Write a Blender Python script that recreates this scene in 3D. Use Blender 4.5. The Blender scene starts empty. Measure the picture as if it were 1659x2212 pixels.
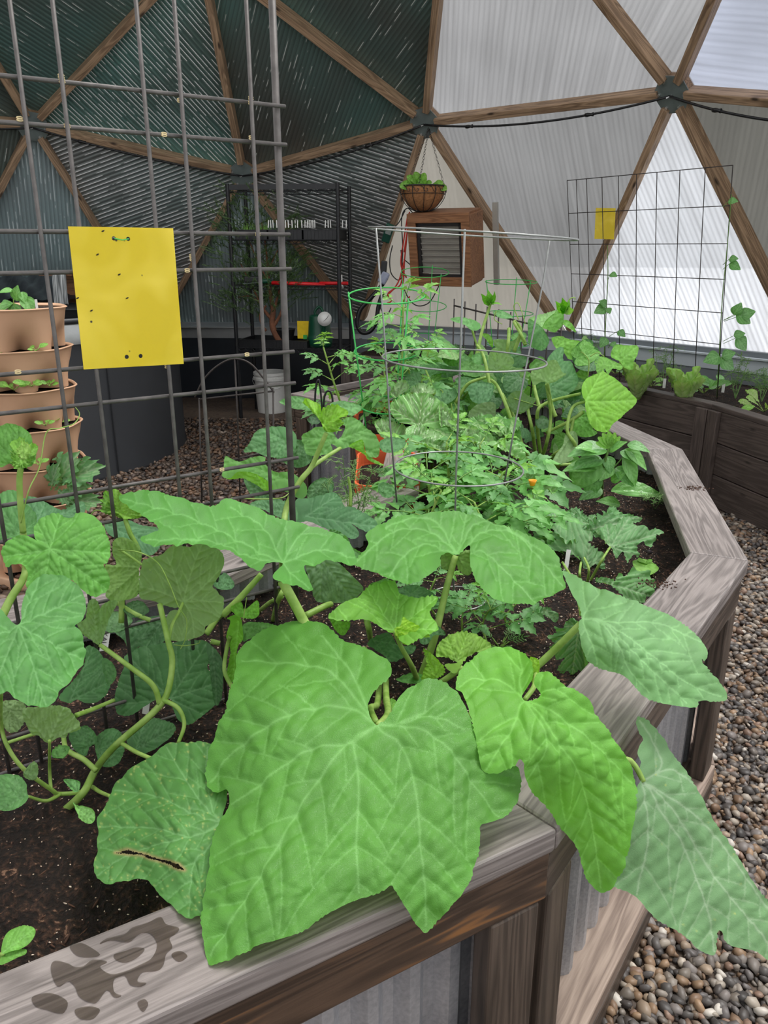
import bpy, bmesh, math, random
import numpy as np
from mathutils import Vector, Matrix
from mathutils.geometry import delaunay_2d_cdt
S = bpy.context.scene
rng = np.random.default_rng(7); random.seed(7)
# ------------------------------------------------------------------ camera, world, light, exposure
F = 1685.0; CX = 829.5; CY = 1106.0; PITCH = math.radians(18.8); H = 1.45
cp, sp = math.cos(PITCH), math.sin(PITCH)
cam = bpy.data.cameras.new('camera'); camo = bpy.data.objects.new('camera', cam)
S.collection.objects.link(camo); S.camera = camo
camo.location = (0, 0, H); camo.rotation_euler = (math.pi/2 - PITCH, 0, 0)
cam.sensor_fit = 'VERTICAL'; cam.sensor_height = 36; cam.lens = 36*F/2212; cam.clip_start = .05; cam.clip_end = 200
S.view_settings.view_transform = 'Standard'; S.view_settings.look = 'None'
S.view_settings.gamma = 1; S.view_settings.use_curve_mapping = False
S.view_settings.exposure = 0.45
w = bpy.data.worlds.new('overcast'); S.world = w; w.use_nodes = True
wn = w.node_tree.nodes; wl = w.node_tree.links; wn.clear()
wo = wn.new('ShaderNodeOutputWorld'); bg = wn.new('ShaderNodeBackground'); tc = wn.new('ShaderNodeTexCoord')
sx = wn.new('ShaderNodeSeparateXYZ'); rm = wn.new('ShaderNodeValToRGB')
wl.new(tc.outputs['Generated'], sx.inputs[0]); wl.new(sx.outputs[2], rm.inputs[0]); wl.new(rm.outputs[0], bg.inputs[0]); wl.new(bg.outputs[0], wo.inputs[0])
rm.color_ramp.elements[0].position = .0; rm.color_ramp.elements[0].color = (.86, .89, .92, 1)
rm.color_ramp.elements[1].position = .7; rm.color_ramp.elements[1].color = (1, 1, 1, 1)
bg.inputs[1].default_value = 1.25
sun = bpy.data.lights.new('soft_sun', 'SUN'); sun.energy = 3.4; sun.angle = math.radians(24); sun.color = (1, .98, .94)
suno = bpy.data.objects.new('soft_sun', sun); S.collection.objects.link(suno)
suno.rotation_euler = Vector((-.42, -.22, -1)).to_track_quat('-Z', 'Y').to_euler()

# ------------------------------------------------------------------ projection helpers (photograph px -> world)
def rayd(px, py):
    t = (np.asarray(py, float)-CY)/F; kD = (sp+t*cp)/(cp-t*sp); xD = (np.asarray(px, float)-CX)/F*(cp+kD*sp)
    return xD, kD
def atD(px, py, D):
    x, k = rayd(px, py); return Vector((float(x)*D, D, H-float(k)*D))
def atz(px, py, z):
    x, k = rayd(px, py); D = (H-z)/float(k); return Vector((float(x)*D, D, z))
def atP(px, py, P, n):
    x, k = rayd(px, py); d = Vector((float(x), 1, -float(k))); c = Vector((0, 0, H))
    t = n.dot(P-c)/n.dot(d); return c+d*t

# ------------------------------------------------------------------ object helpers
C = S.collection
def link(o, parent=None):
    C.objects.link(o)
    if parent is not None:
        o.parent = parent
    return o
def empty(name, loc, label=None, cat=None, group=None, kind=None):
    o = bpy.data.objects.new(name, None); o.location = loc; o.empty_display_size = .05; link(o)
    tag(o, label, cat, group, kind); return o
def tag(o, label=None, cat=None, group=None, kind=None):
    if label: o['label'] = label
    if cat: o['category'] = cat
    if group: o['group'] = group
    if kind: o['kind'] = kind
    return o
def mesh_obj(name, me, mat, parent=None, M=None, smooth=False):
    """M is the WORLD matrix; parents are translation-only empties (or objects with stored world matrix)."""
    o = bpy.data.objects.new(name, me)
    if mat is not None and not me.materials: me.materials.append(mat)
    if smooth: me.polygons.foreach_set('use_smooth', [True]*len(me.polygons))
    M = M or Matrix()
    if parent is not None:
        pw = WM.get(parent.name) or Matrix.Translation(parent.location)
        o.matrix_local = pw.inverted() @ M
    else: o.matrix_local = M
    link(o, parent); WM[o.name] = M.copy(); return o
WM = {}
class MB:
    def __init__(s): s.v = []; s.f = []
    def box(s, c, sz, R=None):
        n = len(s.v); R = R or Matrix()
        for dx in (-.5, .5):
            for dy in (-.5, .5):
                for dz in (-.5, .5): s.v.append(Vector(c)+R.to_3x3() @ Vector((dx*sz[0], dy*sz[1], dz*sz[2])))
        for q in ((0,1,3,2),(4,6,7,5),(0,4,5,1),(2,3,7,6),(0,2,6,4),(1,5,7,3)): s.f.append(tuple(n+i for i in q))
    def tube(s, pts, r, seg=8, closed=False, cap=True):
        pts = [Vector(p) for p in pts]; m = len(pts); n0 = len(s.v)
        rs = r if hasattr(r, '__len__') else [r]*m
        up = None
        for i, p in enumerate(pts):
            a = pts[(i-1) % m] if (closed or i > 0) else p; b = pts[(i+1) % m] if (closed or i < m-1) else p
            t = (b-a).normalized()
            if up is None:
                up = t.orthogonal().normalized()
            up = (up-t*up.dot(t)); up = up.normalized() if up.length > 1e-6 else t.orthogonal().normalized()
            sd = t.cross(up)
            for j in range(seg):
                an = 2*math.pi*j/seg; s.v.append(p+(up*math.cos(an)+sd*math.sin(an))*rs[i])
        L = m if closed else m-1
        for i in range(L):
            for j in range(seg):
                a = n0+i*seg+j; b = n0+i*seg+(j+1) % seg; c = n0+((i+1) % m)*seg+(j+1) % seg; d = n0+((i+1) % m)*seg+j
                s.f.append((a, b, c, d))
        if cap and not closed:
            s.f.append(tuple(n0+j for j in reversed(range(seg)))); s.f.append(tuple(n0+(m-1)*seg+j for j in range(seg)))
    def lathe(s, prof, c, seg=32, fn=None, cap=False):
        n0 = len(s.v)
        for r, z in prof:
            for j in range(seg):
                a = 2*math.pi*j/seg; rr = r*(fn(a, z) if fn else 1); s.v.append(Vector(c)+Vector((rr*math.cos(a), rr*math.sin(a), z)))
        for i in range(len(prof)-1):
            for j in range(seg):
                s.f.append((n0+i*seg+j, n0+i*seg+(j+1) % seg, n0+(i+1)*seg+(j+1) % seg, n0+(i+1)*seg+j))
        if cap: s.f.append(tuple(n0+j for j in reversed(range(seg))))
    def prism(s, poly, z0, z1):
        n = len(s.v); m = len(poly)
        for z in (z0, z1):
            for p in poly: s.v.append(Vector((p[0], p[1], z)))
        s.f.append(tuple(n+i for i in reversed(range(m)))); s.f.append(tuple(n+m+i for i in range(m)))
        for i in range(m): s.f.append((n+i, n+(i+1) % m, n+m+(i+1) % m, n+m+i))
    def build(s, name, mat, parent=None, smooth=False, M=None, bevel=0, world=True):
        me = bpy.data.meshes.new(name); v = [tuple(a) for a in s.v]
        me.from_pydata(v, [], s.f)
        if bevel:
            bm = bmesh.new(); bm.from_mesh(me)
            bmesh.ops.bevel(bm, geom=bm.edges[:], offset=bevel, segments=2, profile=.5, affect='EDGES'); bm.to_mesh(me); bm.free()
        if M is None:      # world coordinates: move the origin to the mesh's own place
            c = sum((Vector(a) for a in v), Vector())/max(1, len(v)); M = Matrix.Translation(c); me.transform(M.inverted())
        return mesh_obj(name, me, mat, parent, M, smooth)
def cr(pts, n=8, closed=False):
    """Catmull-Rom through points"""
    P = [np.array(p, float) for p in pts]; m = len(P); out = []
    for i in range(m if closed else m-1):
        p0 = P[(i-1) % m] if (closed or i > 0) else P[i]; p1 = P[i]; p2 = P[(i+1) % m]; p3 = P[(i+2) % m] if (closed or i+2 < m) else P[(i+1) % m]
        for j in range(n):
            t = j/n; out.append(.5*((2*p1)+(-p0+p2)*t+(2*p0-5*p1+4*p2-p3)*t*t+(-p0+3*p1-3*p2+p3)*t**3))
    if not closed: out.append(P[-1])
    return out
def frame(p0, p1, up=(0, 0, 1)):
    x = (Vector(p1)-Vector(p0)).normalized(); up = Vector(up); z = (up-x*up.dot(x)).normalized(); y = z.cross(x)
    return Matrix(((x.x, y.x, z.x, p0[0]), (x.y, y.y, z.y, p0[1]), (x.z, y.z, z.z, p0[2]), (0, 0, 0, 1)))
def beam(name, p0, p1, w_, t_, mat, parent, up=(0, 0, 1), off=(0, 0), bevel=.004):
    """board from p0 to p1; w_ along local y, t_ along local z (up); off shifts local y/z"""
    L = (Vector(p1)-Vector(p0)).length; b = MB(); b.box((L/2, off[0], off[1]), (L, w_, t_))
    return b.build(name, mat, parent, M=frame(p0, p1, up), bevel=bevel)
def slab(name, poly, z0, z1, mat, parent, bevel=.005):
    """horizontal board with plan polygon; local x along the polygon's first edge (grain)"""
    M = frame((poly[0][0], poly[0][1], z0), (poly[1][0], poly[1][1], z0)); Mi = M.inverted()
    pl = [Mi @ Vector((p[0], p[1], z0)) for p in poly]; b = MB(); b.prism([(p.x, p.y) for p in pl], 0, z1-z0)
    me_o = b.build(name, mat, parent, M=M, bevel=bevel); return me_o

# ------------------------------------------------------------------ materials
def newmat(name):
    m = bpy.data.materials.new(name); m.use_nodes = True; nt = m.node_tree; nt.nodes.clear()
    o = nt.nodes.new('ShaderNodeOutputMaterial'); return m, nt, o
def N(nt, typ, ins=None, **kw):
    n = nt.nodes.new('ShaderNode'+typ)
    for k, v in kw.items(): setattr(n, k, v)
    for k, v in (ins or {}).items():
        if isinstance(v, bpy.types.NodeSocket): nt.links.new(v, n.inputs[k])
        else: n.inputs[k].default_value = v
    return n
def ramp(nt, fac, stops, interp='LINEAR'):
    r = nt.nodes.new('ShaderNodeValToRGB'); r.color_ramp.interpolation = interp; e = r.color_ramp.elements
    while len(e) < len(stops): e.new(.5)
    for i, (p, c) in enumerate(stops): e[i].position = p; e[i].color = (*c, 1) if hasattr(c, '__len__') else (c, c, c, 1)
    nt.links.new(fac, r.inputs[0]); return r
def pbr(nt, o, **ins):
    p = N(nt, 'BsdfPrincipled', {k.replace('_', ' '): v for k, v in ins.items()}); nt.links.new(p.outputs[0], o.inputs[0]); return p
def sr(r, g, b):
    f = lambda c: (c/255/12.92 if c <= 10 else ((c/255+.055)/1.055)**2.4); return (f(r), f(g), f(b))
def plain(name, col, rough=.5, metal=0, noise=.12, nscale=30, bump=0, spec=.5):
    m, nt, o = newmat(name); t = N(nt, 'TexCoord'); n = N(nt, 'TexNoise', {'Vector': t.outputs['Object'], 'Scale': nscale, 'Detail': 4})
    r = ramp(nt, n.outputs[0], [(.25, tuple(c*(1-noise) for c in col)), (.75, tuple(min(1, c*(1+noise)) for c in col))])
    p = pbr(nt, o, Base_Color=r.outputs[0], Roughness=rough, Metallic=metal, Specular_IOR_Level=spec)
    if bump:
        b = N(nt, 'Bump', {'Height': n.outputs[0], 'Strength': bump, 'Distance': .01}); nt.links.new(b.outputs[0], p.inputs['Normal'])
    return m
def wood(name, dark, light, rough=.6, wet=False, scale=1.0, contrast=1.0, orange=None, bump=.25):
    """stained softwood: object x is the grain direction"""
    m, nt, o = newmat(name); t = N(nt, 'TexCoord'); oi = N(nt, 'ObjectInfo')
    mp = N(nt, 'Mapping', {'Vector': t.outputs['Object'], 'Scale': (1.1*scale, 16*scale, 16*scale)})
    off = N(nt, 'VectorMath', {0: mp.outputs[0]}, operation='ADD'); rr = N(nt, 'Math', {0: oi.outputs['Random'], 1: 37.}, operation='MULTIPLY')
    nt.links.new(rr.outputs[0], off.inputs[1])
    n1 = N(nt, 'TexNoise', {'Vector': off.outputs[0], 'Scale': .8, 'Detail': 3, 'Distortion': .8})
    wv = N(nt, 'Math', {0: n1.outputs[0], 1: 58.}, operation='MULTIPLY'); sn = N(nt, 'Math', {0: wv.outputs[0]}, operation='SINE')
    m01 = N(nt, 'MapRange', {0: sn.outputs[0], 1: -1., 2: 1., 3: 0., 4: 1.})
    mp2 = N(nt, 'Mapping', {'Vector': t.outputs['Object'], 'Scale': (7, 190, 190)}); n2 = N(nt, 'TexNoise', {'Vector': mp2.outputs[0], 'Scale': 1.6, 'Detail': 6, 'Roughness': .65})
    n3 = N(nt, 'TexNoise', {'Vector': t.outputs['Object'], 'Scale': 3.5, 'Detail': 4})
    a = N(nt, 'Math', {0: m01.outputs[0], 1: .34*contrast}, operation='MULTIPLY')
    b = N(nt, 'Math', {0: n2.outputs[0], 1: .5, 2: a.outputs[0]}, operation='MULTIPLY_ADD')
    c = N(nt, 'Math', {0: n3.outputs[0], 1: .5, 2: b.outputs[0]}, operation='MULTIPLY_ADD')
    cr_ = ramp(nt, c.outputs[0], [(.35, dark), (.95, light)])
    col = cr_.outputs[0]
    if orange:
        r2 = ramp(nt, m01.outputs[0], [(.72, 0.), (.98, .8)]); n5 = N(nt, 'TexNoise', {'Vector': t.outputs['Object'], 'Scale': 2.2}); r3 = ramp(nt, n5.outputs[0], [(.45, 0.), (.6, 1.)])
        mm = N(nt, 'Math', {0: r2.outputs[0], 1: r3.outputs[0]}, operation='MULTIPLY')
        mx = N(nt, 'MixRGB', {0: mm.outputs[0], 1: col, 2: (*orange, 1)}); col = mx.outputs[0]
    # knots
    kv = N(nt, 'TexVoronoi', {'Vector': N(nt, 'Mapping', {'Vector': t.outputs['Object'], 'Scale': (2.2, 7, 7)}).outputs[0], 'Scale': 1.3})
    kr = ramp(nt, kv.outputs[0], [(.05, 1.), (.12, 0.)]); mk = N(nt, 'MixRGB', {0: kr.outputs[0], 1: col, 2: (*[d*.35 for d in dark], 1)}); 
    p = pbr(nt, o, Base_Color=mk.outputs[0], Roughness=rough)
    if wet:
        wn_ = N(nt, 'TexNoise', {'Vector': t.outputs['Object'], 'Scale': 9., 'Detail': 3, 'Distortion': 1.6})
        geo = N(nt, 'NewGeometry'); sp_ = N(nt, 'SeparateXYZ', {0: geo.outputs['Normal']})
        msk = ramp(nt, wn_.outputs[0], [(.52, 0.), (.54, 1.)]); ar = N(nt, 'TexNoise', {'Vector': t.outputs['Object'], 'Scale': 1.7}); am = ramp(nt, ar.outputs[0], [(.5, 0.), (.58, 1.)])
        k = N(nt, 'Math', {0: msk.outputs[0], 1: am.outputs[0]}, operation='MULTIPLY'); k2 = N(nt, 'Math', {0: k.outputs[0], 1: sp_.outputs[2]}, operation='MULTIPLY')
        rg = N(nt, 'MapRange', {0: k2.outputs[0], 1: 0., 2: 1., 3: rough, 4: .18}); nt.links.new(rg.outputs[0], p.inputs['Roughness'])
        dk = N(nt, 'MixRGB', {0: N(nt, 'Math', {0: k2.outputs[0], 1: .55}, operation='MULTIPLY').outputs[0], 1: mk.outputs[0], 2: (*[d*1.0 for d in dark], 1)}); nt.links.new(dk.outputs[0], p.inputs['Base Color'])
    hb = N(nt, 'Bump', {'Height': b.outputs[0], 'Strength': bump, 'Distance': .003}); nt.links.new(hb.outputs[0], p.inputs['Normal'])
    return m
M = {}
M['bedwood'] = wood('bed_grey_stain', sr(88, 80, 77), sr(162, 152, 148), .48, contrast=.8, scale=1.5)
M['bedside'] = wood('bed_side_stain', sr(46, 38, 32), sr(100, 86, 76), .5)
M['fascia'] = wood('fascia_stain', sr(48, 36, 28), sr(92, 72, 58), .42, orange=sr(176, 118, 62), contrast=1.2)
M['sill'] = wood('sill_wood', sr(110, 92, 82), sr(176, 156, 142), .7, bump=.1)
M['strut'] = wood('strut_wood', sr(100, 78, 58), sr(178, 148, 118), .65)
M['strut_dark'] = wood('hub_block_wood', sr(96, 72, 52), sr(168, 134, 102), .65)  # slightly darker copy of the strut wood, for the hub blocks
M['ring'] = wood('ring_plank', sr(58, 50, 46), sr(98, 86, 80), .6)
M['box'] = wood('vent_wood', sr(104, 66, 40), sr(160, 112, 76), .6)
M['steel'] = plain('galvanised_plate', sr(116, 126, 124), .35, .25, .2, 12)
M['bolt'] = plain('bolt_steel', sr(215, 215, 215), .3, .8)
M['black'] = plain('black_plastic', sr(26, 27, 30), .45, 0, .2, 9)
M['cable'] = plain('black_cable', sr(20, 20, 22), .4)
M['red'] = plain('red_paint', sr(214, 26, 34), .4)
M['redcable'] = plain('red_cable', sr(206, 52, 38), .5)
M['white'] = plain('white_plastic', sr(226, 226, 222), .45, 0, .05)
M['tagwhite'] = plain('white_tag', sr(232, 232, 228), .6, 0, .04)
M['green'] = plain('green_plastic', sr(18, 74, 52), .35, 0, .15)
M['tan'] = plain('tan_plastic', sr(206, 164, 132), .5, 0, .06, 6)
M['orange'] = plain('terracotta_plastic', sr(216, 96, 52), .5, 0, .1, 8)
M['wire'] = plain('weathered_steel', sr(98, 94, 92), .5, .5, .35, 40)
M['darkwire'] = plain('dark_wire', sr(56, 50, 48), .55, .3, .2, 40)
M['cagegrey'] = plain('galvanised_wire', sr(150, 152, 150), .4, .6, .2, 40)
M['cagegreen'] = plain('green_coated_wire', sr(60, 180, 84), .4)
M['string'] = plain('string', sr(226, 206, 160), .8)
M['brown'] = plain('bark', sr(120, 78, 56), .85, 0, .35, 25, .4)
M['coir'] = plain('coir_liner', sr(158, 110, 70), .95, 0, .3, 60, .8)
M['yellowlab'] = plain('yellow_plastic', sr(240, 205, 20), .5)
M['liner'] = plain('black_pond_liner', sr(44, 48, 54), .35, 0, .25, 3, .5)
M['tank'] = plain('black_tank', sr(46, 48, 52), .5, 0, .1, 5)
M['foilband'] = plain('silver_liner', sr(176, 178, 178), .35, .6, .12, 6, .5)
M['flash'] = plain('white_flashing', sr(200, 208, 214), .5, .1, .06, 4)
M['kneeboard'] = plain('grey_wallboard', sr(120, 126, 130), .6, 0, .1, 4)
M['orangeflower'] = plain('orange_petal', sr(250, 160, 20), .6)
M['darkperf'] = plain('dark_frame', sr(34, 30, 30), .5)
M['alu'] = plain('aluminium_slat', sr(172, 168, 160), .4, .5, .1, 10)
M['meter'] = plain('meter_green', sr(40, 92, 76), .4)
M['screen'] = plain('grey_screen', sr(158, 170, 166), .3)
M['perlite'] = plain('perlite', sr(224, 204, 186), .8, 0, .25, 90)
M['bark'] = plain('bark_chip', sr(74, 48, 34), .9, 0, .5, 50)
M['purple'] = plain('purple_leaf', sr(52, 42, 48), .5)

def mat_sheetmetal():
    m, nt, o = newmat('galvanised_sheet'); t = N(nt, 'TexCoord'); n = N(nt, 'TexNoise', {'Vector': t.outputs['Object'], 'Scale': 160., 'Detail': 2}); n2 = N(nt, 'TexNoise', {'Vector': t.outputs['Object'], 'Scale': 4.})
    mx = N(nt, 'Math', {0: n.outputs[0], 1: .5, 2: n2.outputs[0]}, operation='MULTIPLY_ADD'); r = ramp(nt, mx.outputs[0], [(.5, sr(140, 142, 148)), (1., sr(196, 196, 200))])
    pbr(nt, o, Base_Color=r.outputs[0], Metallic=.45, Roughness=.45); return m
M['sheet'] = mat_sheetmetal()

def mat_soil():
    m, nt, o = newmat('potting_soil'); t = N(nt, 'TexCoord'); v = t.outputs['Object']
    n = N(nt, 'TexNoise', {'Vector': v, 'Scale': 26., 'Detail': 8}); n2 = N(nt, 'TexNoise', {'Vector': v, 'Scale': 130., 'Detail': 4})
    a = N(nt, 'Math', {0: n2.outputs[0], 1: 1.0, 2: N(nt, 'Math', {0: n.outputs[0], 1: .6}, operation='MULTIPLY').outputs[0]}, operation='MULTIPLY_ADD')
    r = ramp(nt, a.outputs[0], [(.5, sr(14, 11, 9)), (.8, sr(34, 25, 20)), (.98, sr(68, 48, 37)), (1.12, sr(124, 94, 76))])
    vo = N(nt, 'TexVoronoi', {'Vector': v, 'Scale': 170.}); k = ramp(nt, vo.outputs[0], [(.16, 1.), (.22, 0.)]); sel = ramp(nt, vo.outputs['Color'], [(.80, 0.), (.83, 1.)])
    kk = N(nt, 'Math', {0: k.outputs[0], 1: sel.outputs[0]}, operation='MULTIPLY'); mx = N(nt, 'MixRGB', {0: kk.outputs[0], 1: r.outputs[0], 2: (*sr(206, 180, 158), 1)})
    p = pbr(nt, o, Base_Color=mx.outputs[0], Roughness=.9, Specular_IOR_Level=.3); b = N(nt, 'Bump', {'Height': a.outputs[0], 'Strength': 1., 'Distance': .012}); nt.links.new(b.outputs[0], p.inputs['Normal']); return m
M['soil'] = mat_soil()
def mat_ground():
    m, nt, o = newmat('wet_sand_ground'); t = N(nt, 'TexCoord'); v = t.outputs['Object']
    n = N(nt, 'TexNoise', {'Vector': v, 'Scale': 1.6, 'Detail': 5}); vo = N(nt, 'TexVoronoi', {'Vector': v, 'Scale': 42.}); 
    r = ramp(nt, n.outputs[0], [(.35, sr(66, 54, 46)), (.65, sr(116, 98, 84))]); r2 = ramp(nt, vo.outputs['Color'], [(0, .6), (1., 1.25)])
    mx = N(nt, 'MixRGB', {0: .7, 1: r.outputs[0], 2: r2.outputs[0]}, blend_type='MULTIPLY')
    p = pbr(nt, o, Base_Color=mx.outputs[0], Roughness=.7); b = N(nt, 'Bump', {'Height': vo.outputs[0], 'Strength': .8, 'Distance': .01}, invert=True); nt.links.new(b.outputs[0], p.inputs['Normal']); return m
M['ground'] = mat_ground()
def mat_vcol(name, rough=.5, spec=.4, bump=0, bscale=200):
    m, nt, o = newmat(name); a = N(nt, 'Attribute', attribute_name='Col'); t = N(nt, 'TexCoord'); n = N(nt, 'TexNoise', {'Vector': t.outputs['Object'], 'Scale': float(bscale), 'Detail': 4})
    r = ramp(nt, n.outputs[0], [(.3, .75), (.7, 1.2)]); mx = N(nt, 'MixRGB', {0: 1., 1: a.outputs[0], 2: r.outputs[0]}, blend_type='MULTIPLY')
    p = pbr(nt, o, Base_Color=mx.outputs[0], Roughness=rough, Specular_IOR_Level=spec); return m
M['stone'] = mat_vcol('river_pebble', .45, .4, 0, 90)

def mat_leaf(name, trans=.3, rough=.45, fine=240, fb=.35, sheen=.0):
    m, nt, o = newmat(name); a = N(nt, 'Attribute', attribute_name='Col'); uv = N(nt, 'UVMap'); 
    n = N(nt, 'TexNoise', {'Vector': uv.outputs[0], 'Scale': 7., 'Detail': 3}); r = ramp(nt, n.outputs[0], [(.3, .86), (.7, 1.14)])
    mx = N(nt, 'MixRGB', {0: 1., 1: a.outputs[0], 2: r.outputs[0]}, blend_type='MULTIPLY')
    geo = N(nt, 'NewGeometry'); und = N(nt, 'MixRGB', {0: .38, 1: mx.outputs[0], 2: (.30, .42, .17, 1)}); side = N(nt, 'MixRGB', {0: geo.outputs['Backfacing'], 1: mx.outputs[0], 2: und.outputs[0]})
    vo = N(nt, 'TexVoronoi', {'Vector': uv.outputs[0], 'Scale': float(fine)}, feature='DISTANCE_TO_EDGE'); vr = ramp(nt, vo.outputs[0], [(0., 0.), (.16, 1.)])
    vn = N(nt, 'TexNoise', {'Vector': uv.outputs[0], 'Scale': float(fine)*.5, 'Detail': 3}); hh = N(nt, 'Math', {0: vr.outputs[0], 1: .5, 2: vn.outputs[0]}, operation='MULTIPLY_ADD')
    b = N(nt, 'Bump', {'Height': hh.outputs[0], 'Strength': fb, 'Distance': .0016})
    p = N(nt, 'BsdfPrincipled', {'Base Color': side.outputs[0], 'Roughness': rough, 'Specular IOR Level': .5, 'Normal': b.outputs[0]})
    tcol = N(nt, 'MixRGB', {0: 1., 1: side.outputs[0], 2: (1.25, 1.35, .45, 1)}, blend_type='MULTIPLY'); tl = N(nt, 'BsdfTranslucent', {'Color': tcol.outputs[0]})
    ms = N(nt, 'MixShader', {0: trans, 1: p.outputs[0], 2: tl.outputs[0]}); nt.links.new(ms.outputs[0], o.inputs[0]); return m
M['leaf'] = mat_leaf('leaf_surface'); M['leafsmall'] = mat_leaf('small_leaf_surface', .3, .45, 30, .3)
M['glossleaf'] = mat_leaf('glossy_leaf_surface', .2, .28, 25, .3)
def mat_stem(name, c1, c2):
    m, nt, o = newmat(name); t = N(nt, 'TexCoord'); n = N(nt, 'TexNoise', {'Vector': t.outputs['Object'], 'Scale': 40., 'Detail': 3}); r = ramp(nt, n.outputs[0], [(.3, c1), (.7, c2)])
    p = N(nt, 'BsdfPrincipled', {'Base Color': r.outputs[0], 'Roughness': .45}); tl = N(nt, 'BsdfTranslucent', {'Color': r.outputs[0]}); ms = N(nt, 'MixShader', {0: .2, 1: p.outputs[0], 2: tl.outputs[0]}); nt.links.new(ms.outputs[0], o.inputs[0]); return m
M['stem'] = mat_stem('pale_stem', sr(128, 168, 66), sr(176, 206, 112)); M['stemdark'] = mat_stem('green_stem', sr(84, 128, 50), sr(122, 160, 76))

def mat_foil(name, base, line, seed, dense, metal=.55, rough=.38, teal=None):
    """fluted reflective greenhouse panel; UV x runs across the flutes (metres), y along them"""
    m, nt, o = newmat(name); uv = N(nt, 'UVMap'); s = N(nt, 'SeparateXYZ', {0: uv.outputs[0]})
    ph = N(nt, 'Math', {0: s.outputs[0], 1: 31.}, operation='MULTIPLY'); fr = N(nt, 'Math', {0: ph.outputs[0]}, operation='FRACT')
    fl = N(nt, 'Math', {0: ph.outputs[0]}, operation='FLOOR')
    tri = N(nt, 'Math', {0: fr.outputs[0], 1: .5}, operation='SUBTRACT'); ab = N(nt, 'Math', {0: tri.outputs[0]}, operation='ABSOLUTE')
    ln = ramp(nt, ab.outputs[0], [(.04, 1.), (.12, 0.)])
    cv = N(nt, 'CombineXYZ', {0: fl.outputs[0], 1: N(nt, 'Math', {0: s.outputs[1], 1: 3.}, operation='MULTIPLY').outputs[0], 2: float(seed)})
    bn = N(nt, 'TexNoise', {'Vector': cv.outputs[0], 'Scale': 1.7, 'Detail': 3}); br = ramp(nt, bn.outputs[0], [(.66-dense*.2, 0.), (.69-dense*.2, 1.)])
    glint_mask = N(nt, 'Math', {0: ln.outputs[0], 1: br.outputs[0]}, operation='MULTIPLY')  # broken pale lines: glints along the flutes, painted into the base colour
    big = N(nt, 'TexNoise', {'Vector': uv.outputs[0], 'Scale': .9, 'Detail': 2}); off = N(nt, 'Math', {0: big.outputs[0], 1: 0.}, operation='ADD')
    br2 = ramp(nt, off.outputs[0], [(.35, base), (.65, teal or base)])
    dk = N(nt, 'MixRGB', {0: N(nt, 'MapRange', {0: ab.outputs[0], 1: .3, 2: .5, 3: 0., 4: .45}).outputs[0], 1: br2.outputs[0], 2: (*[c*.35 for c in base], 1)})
    mx = N(nt, 'MixRGB', {0: glint_mask.outputs[0], 1: dk.outputs[0], 2: (*line, 1)})
    p = pbr(nt, o, Base_Color=mx.outputs[0], Metallic=metal, Roughness=rough); mr = N(nt, 'MapRange', {0: glint_mask.outputs[0], 1: 0., 2: 1., 3: metal, 4: 0.}); nt.links.new(mr.outputs[0], p.inputs['Metallic'])
    sn = N(nt, 'Math', {0: N(nt, 'Math', {0: ph.outputs[0], 1: 6.2832}, operation='MULTIPLY').outputs[0]}, operation='COSINE')
    b = N(nt, 'Bump', {'Height': sn.outputs[0], 'Strength': .35, 'Distance': .004}); nt.links.new(b.outputs[0], p.inputs['Normal']); return m
def mat_poly(name, tint, opac, white, seed, lines=.12):
    """fluted polycarbonate glazing: part clear, part light-scattering"""
    m, nt, o = newmat(name); uv = N(nt, 'UVMap'); s = N(nt, 'SeparateXYZ', {0: uv.outputs[0]})
    ph = N(nt, 'Math', {0: s.outputs[0], 1: 26*6.2832}, operation='MULTIPLY'); sn = N(nt, 'Math', {0: ph.outputs[0]}, operation='SINE')
    f01 = N(nt, 'MapRange', {0: sn.outputs[0], 1: -.2, 2: 1., 3: 1., 4: 1-lines})
    big = N(nt, 'TexNoise', {'Vector': uv.outputs[0], 'Scale': 1.1, 'Detail': 2, 'W': float(seed)}, noise_dimensions='4D')
    st = N(nt, 'TexNoise', {'Vector': N(nt, 'Mapping', {'Vector': uv.outputs[0], 'Scale': (16, .7, 1)}).outputs[0], 'Scale': 1.5, 'Detail': 3})
    bb = N(nt, 'Math', {0: big.outputs[0], 1: .6, 2: N(nt, 'Math', {0: st.outputs[0], 1: .4}, operation='MULTIPLY').outputs[0]}, operation='MULTIPLY_ADD')
    r = ramp(nt, bb.outputs[0], [(.35, tuple(c*.8 for c in tint)), (.65, tuple(min(1, c*1.15) for c in tint))])
    mx = N(nt, 'MixRGB', {0: 1., 1: r.outputs[0], 2: f01.outputs[0]}, blend_type='MULTIPLY')
    tr = N(nt, 'BsdfTransparent', {'Color': mx.outputs[0]}); tl = N(nt, 'BsdfTranslucent', {'Color': (*white, 1)}); df = N(nt, 'BsdfPrincipled', {'Base Color': (*white, 1), 'Roughness': .3})
    m1 = N(nt, 'MixShader', {0: .35, 1: tl.outputs[0], 2: df.outputs[0]}); m2 = N(nt, 'MixShader', {0: opac, 1: tr.outputs[0], 2: m1.outputs[0]}); nt.links.new(m2.outputs[0], o.inputs[0]); return m
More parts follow.
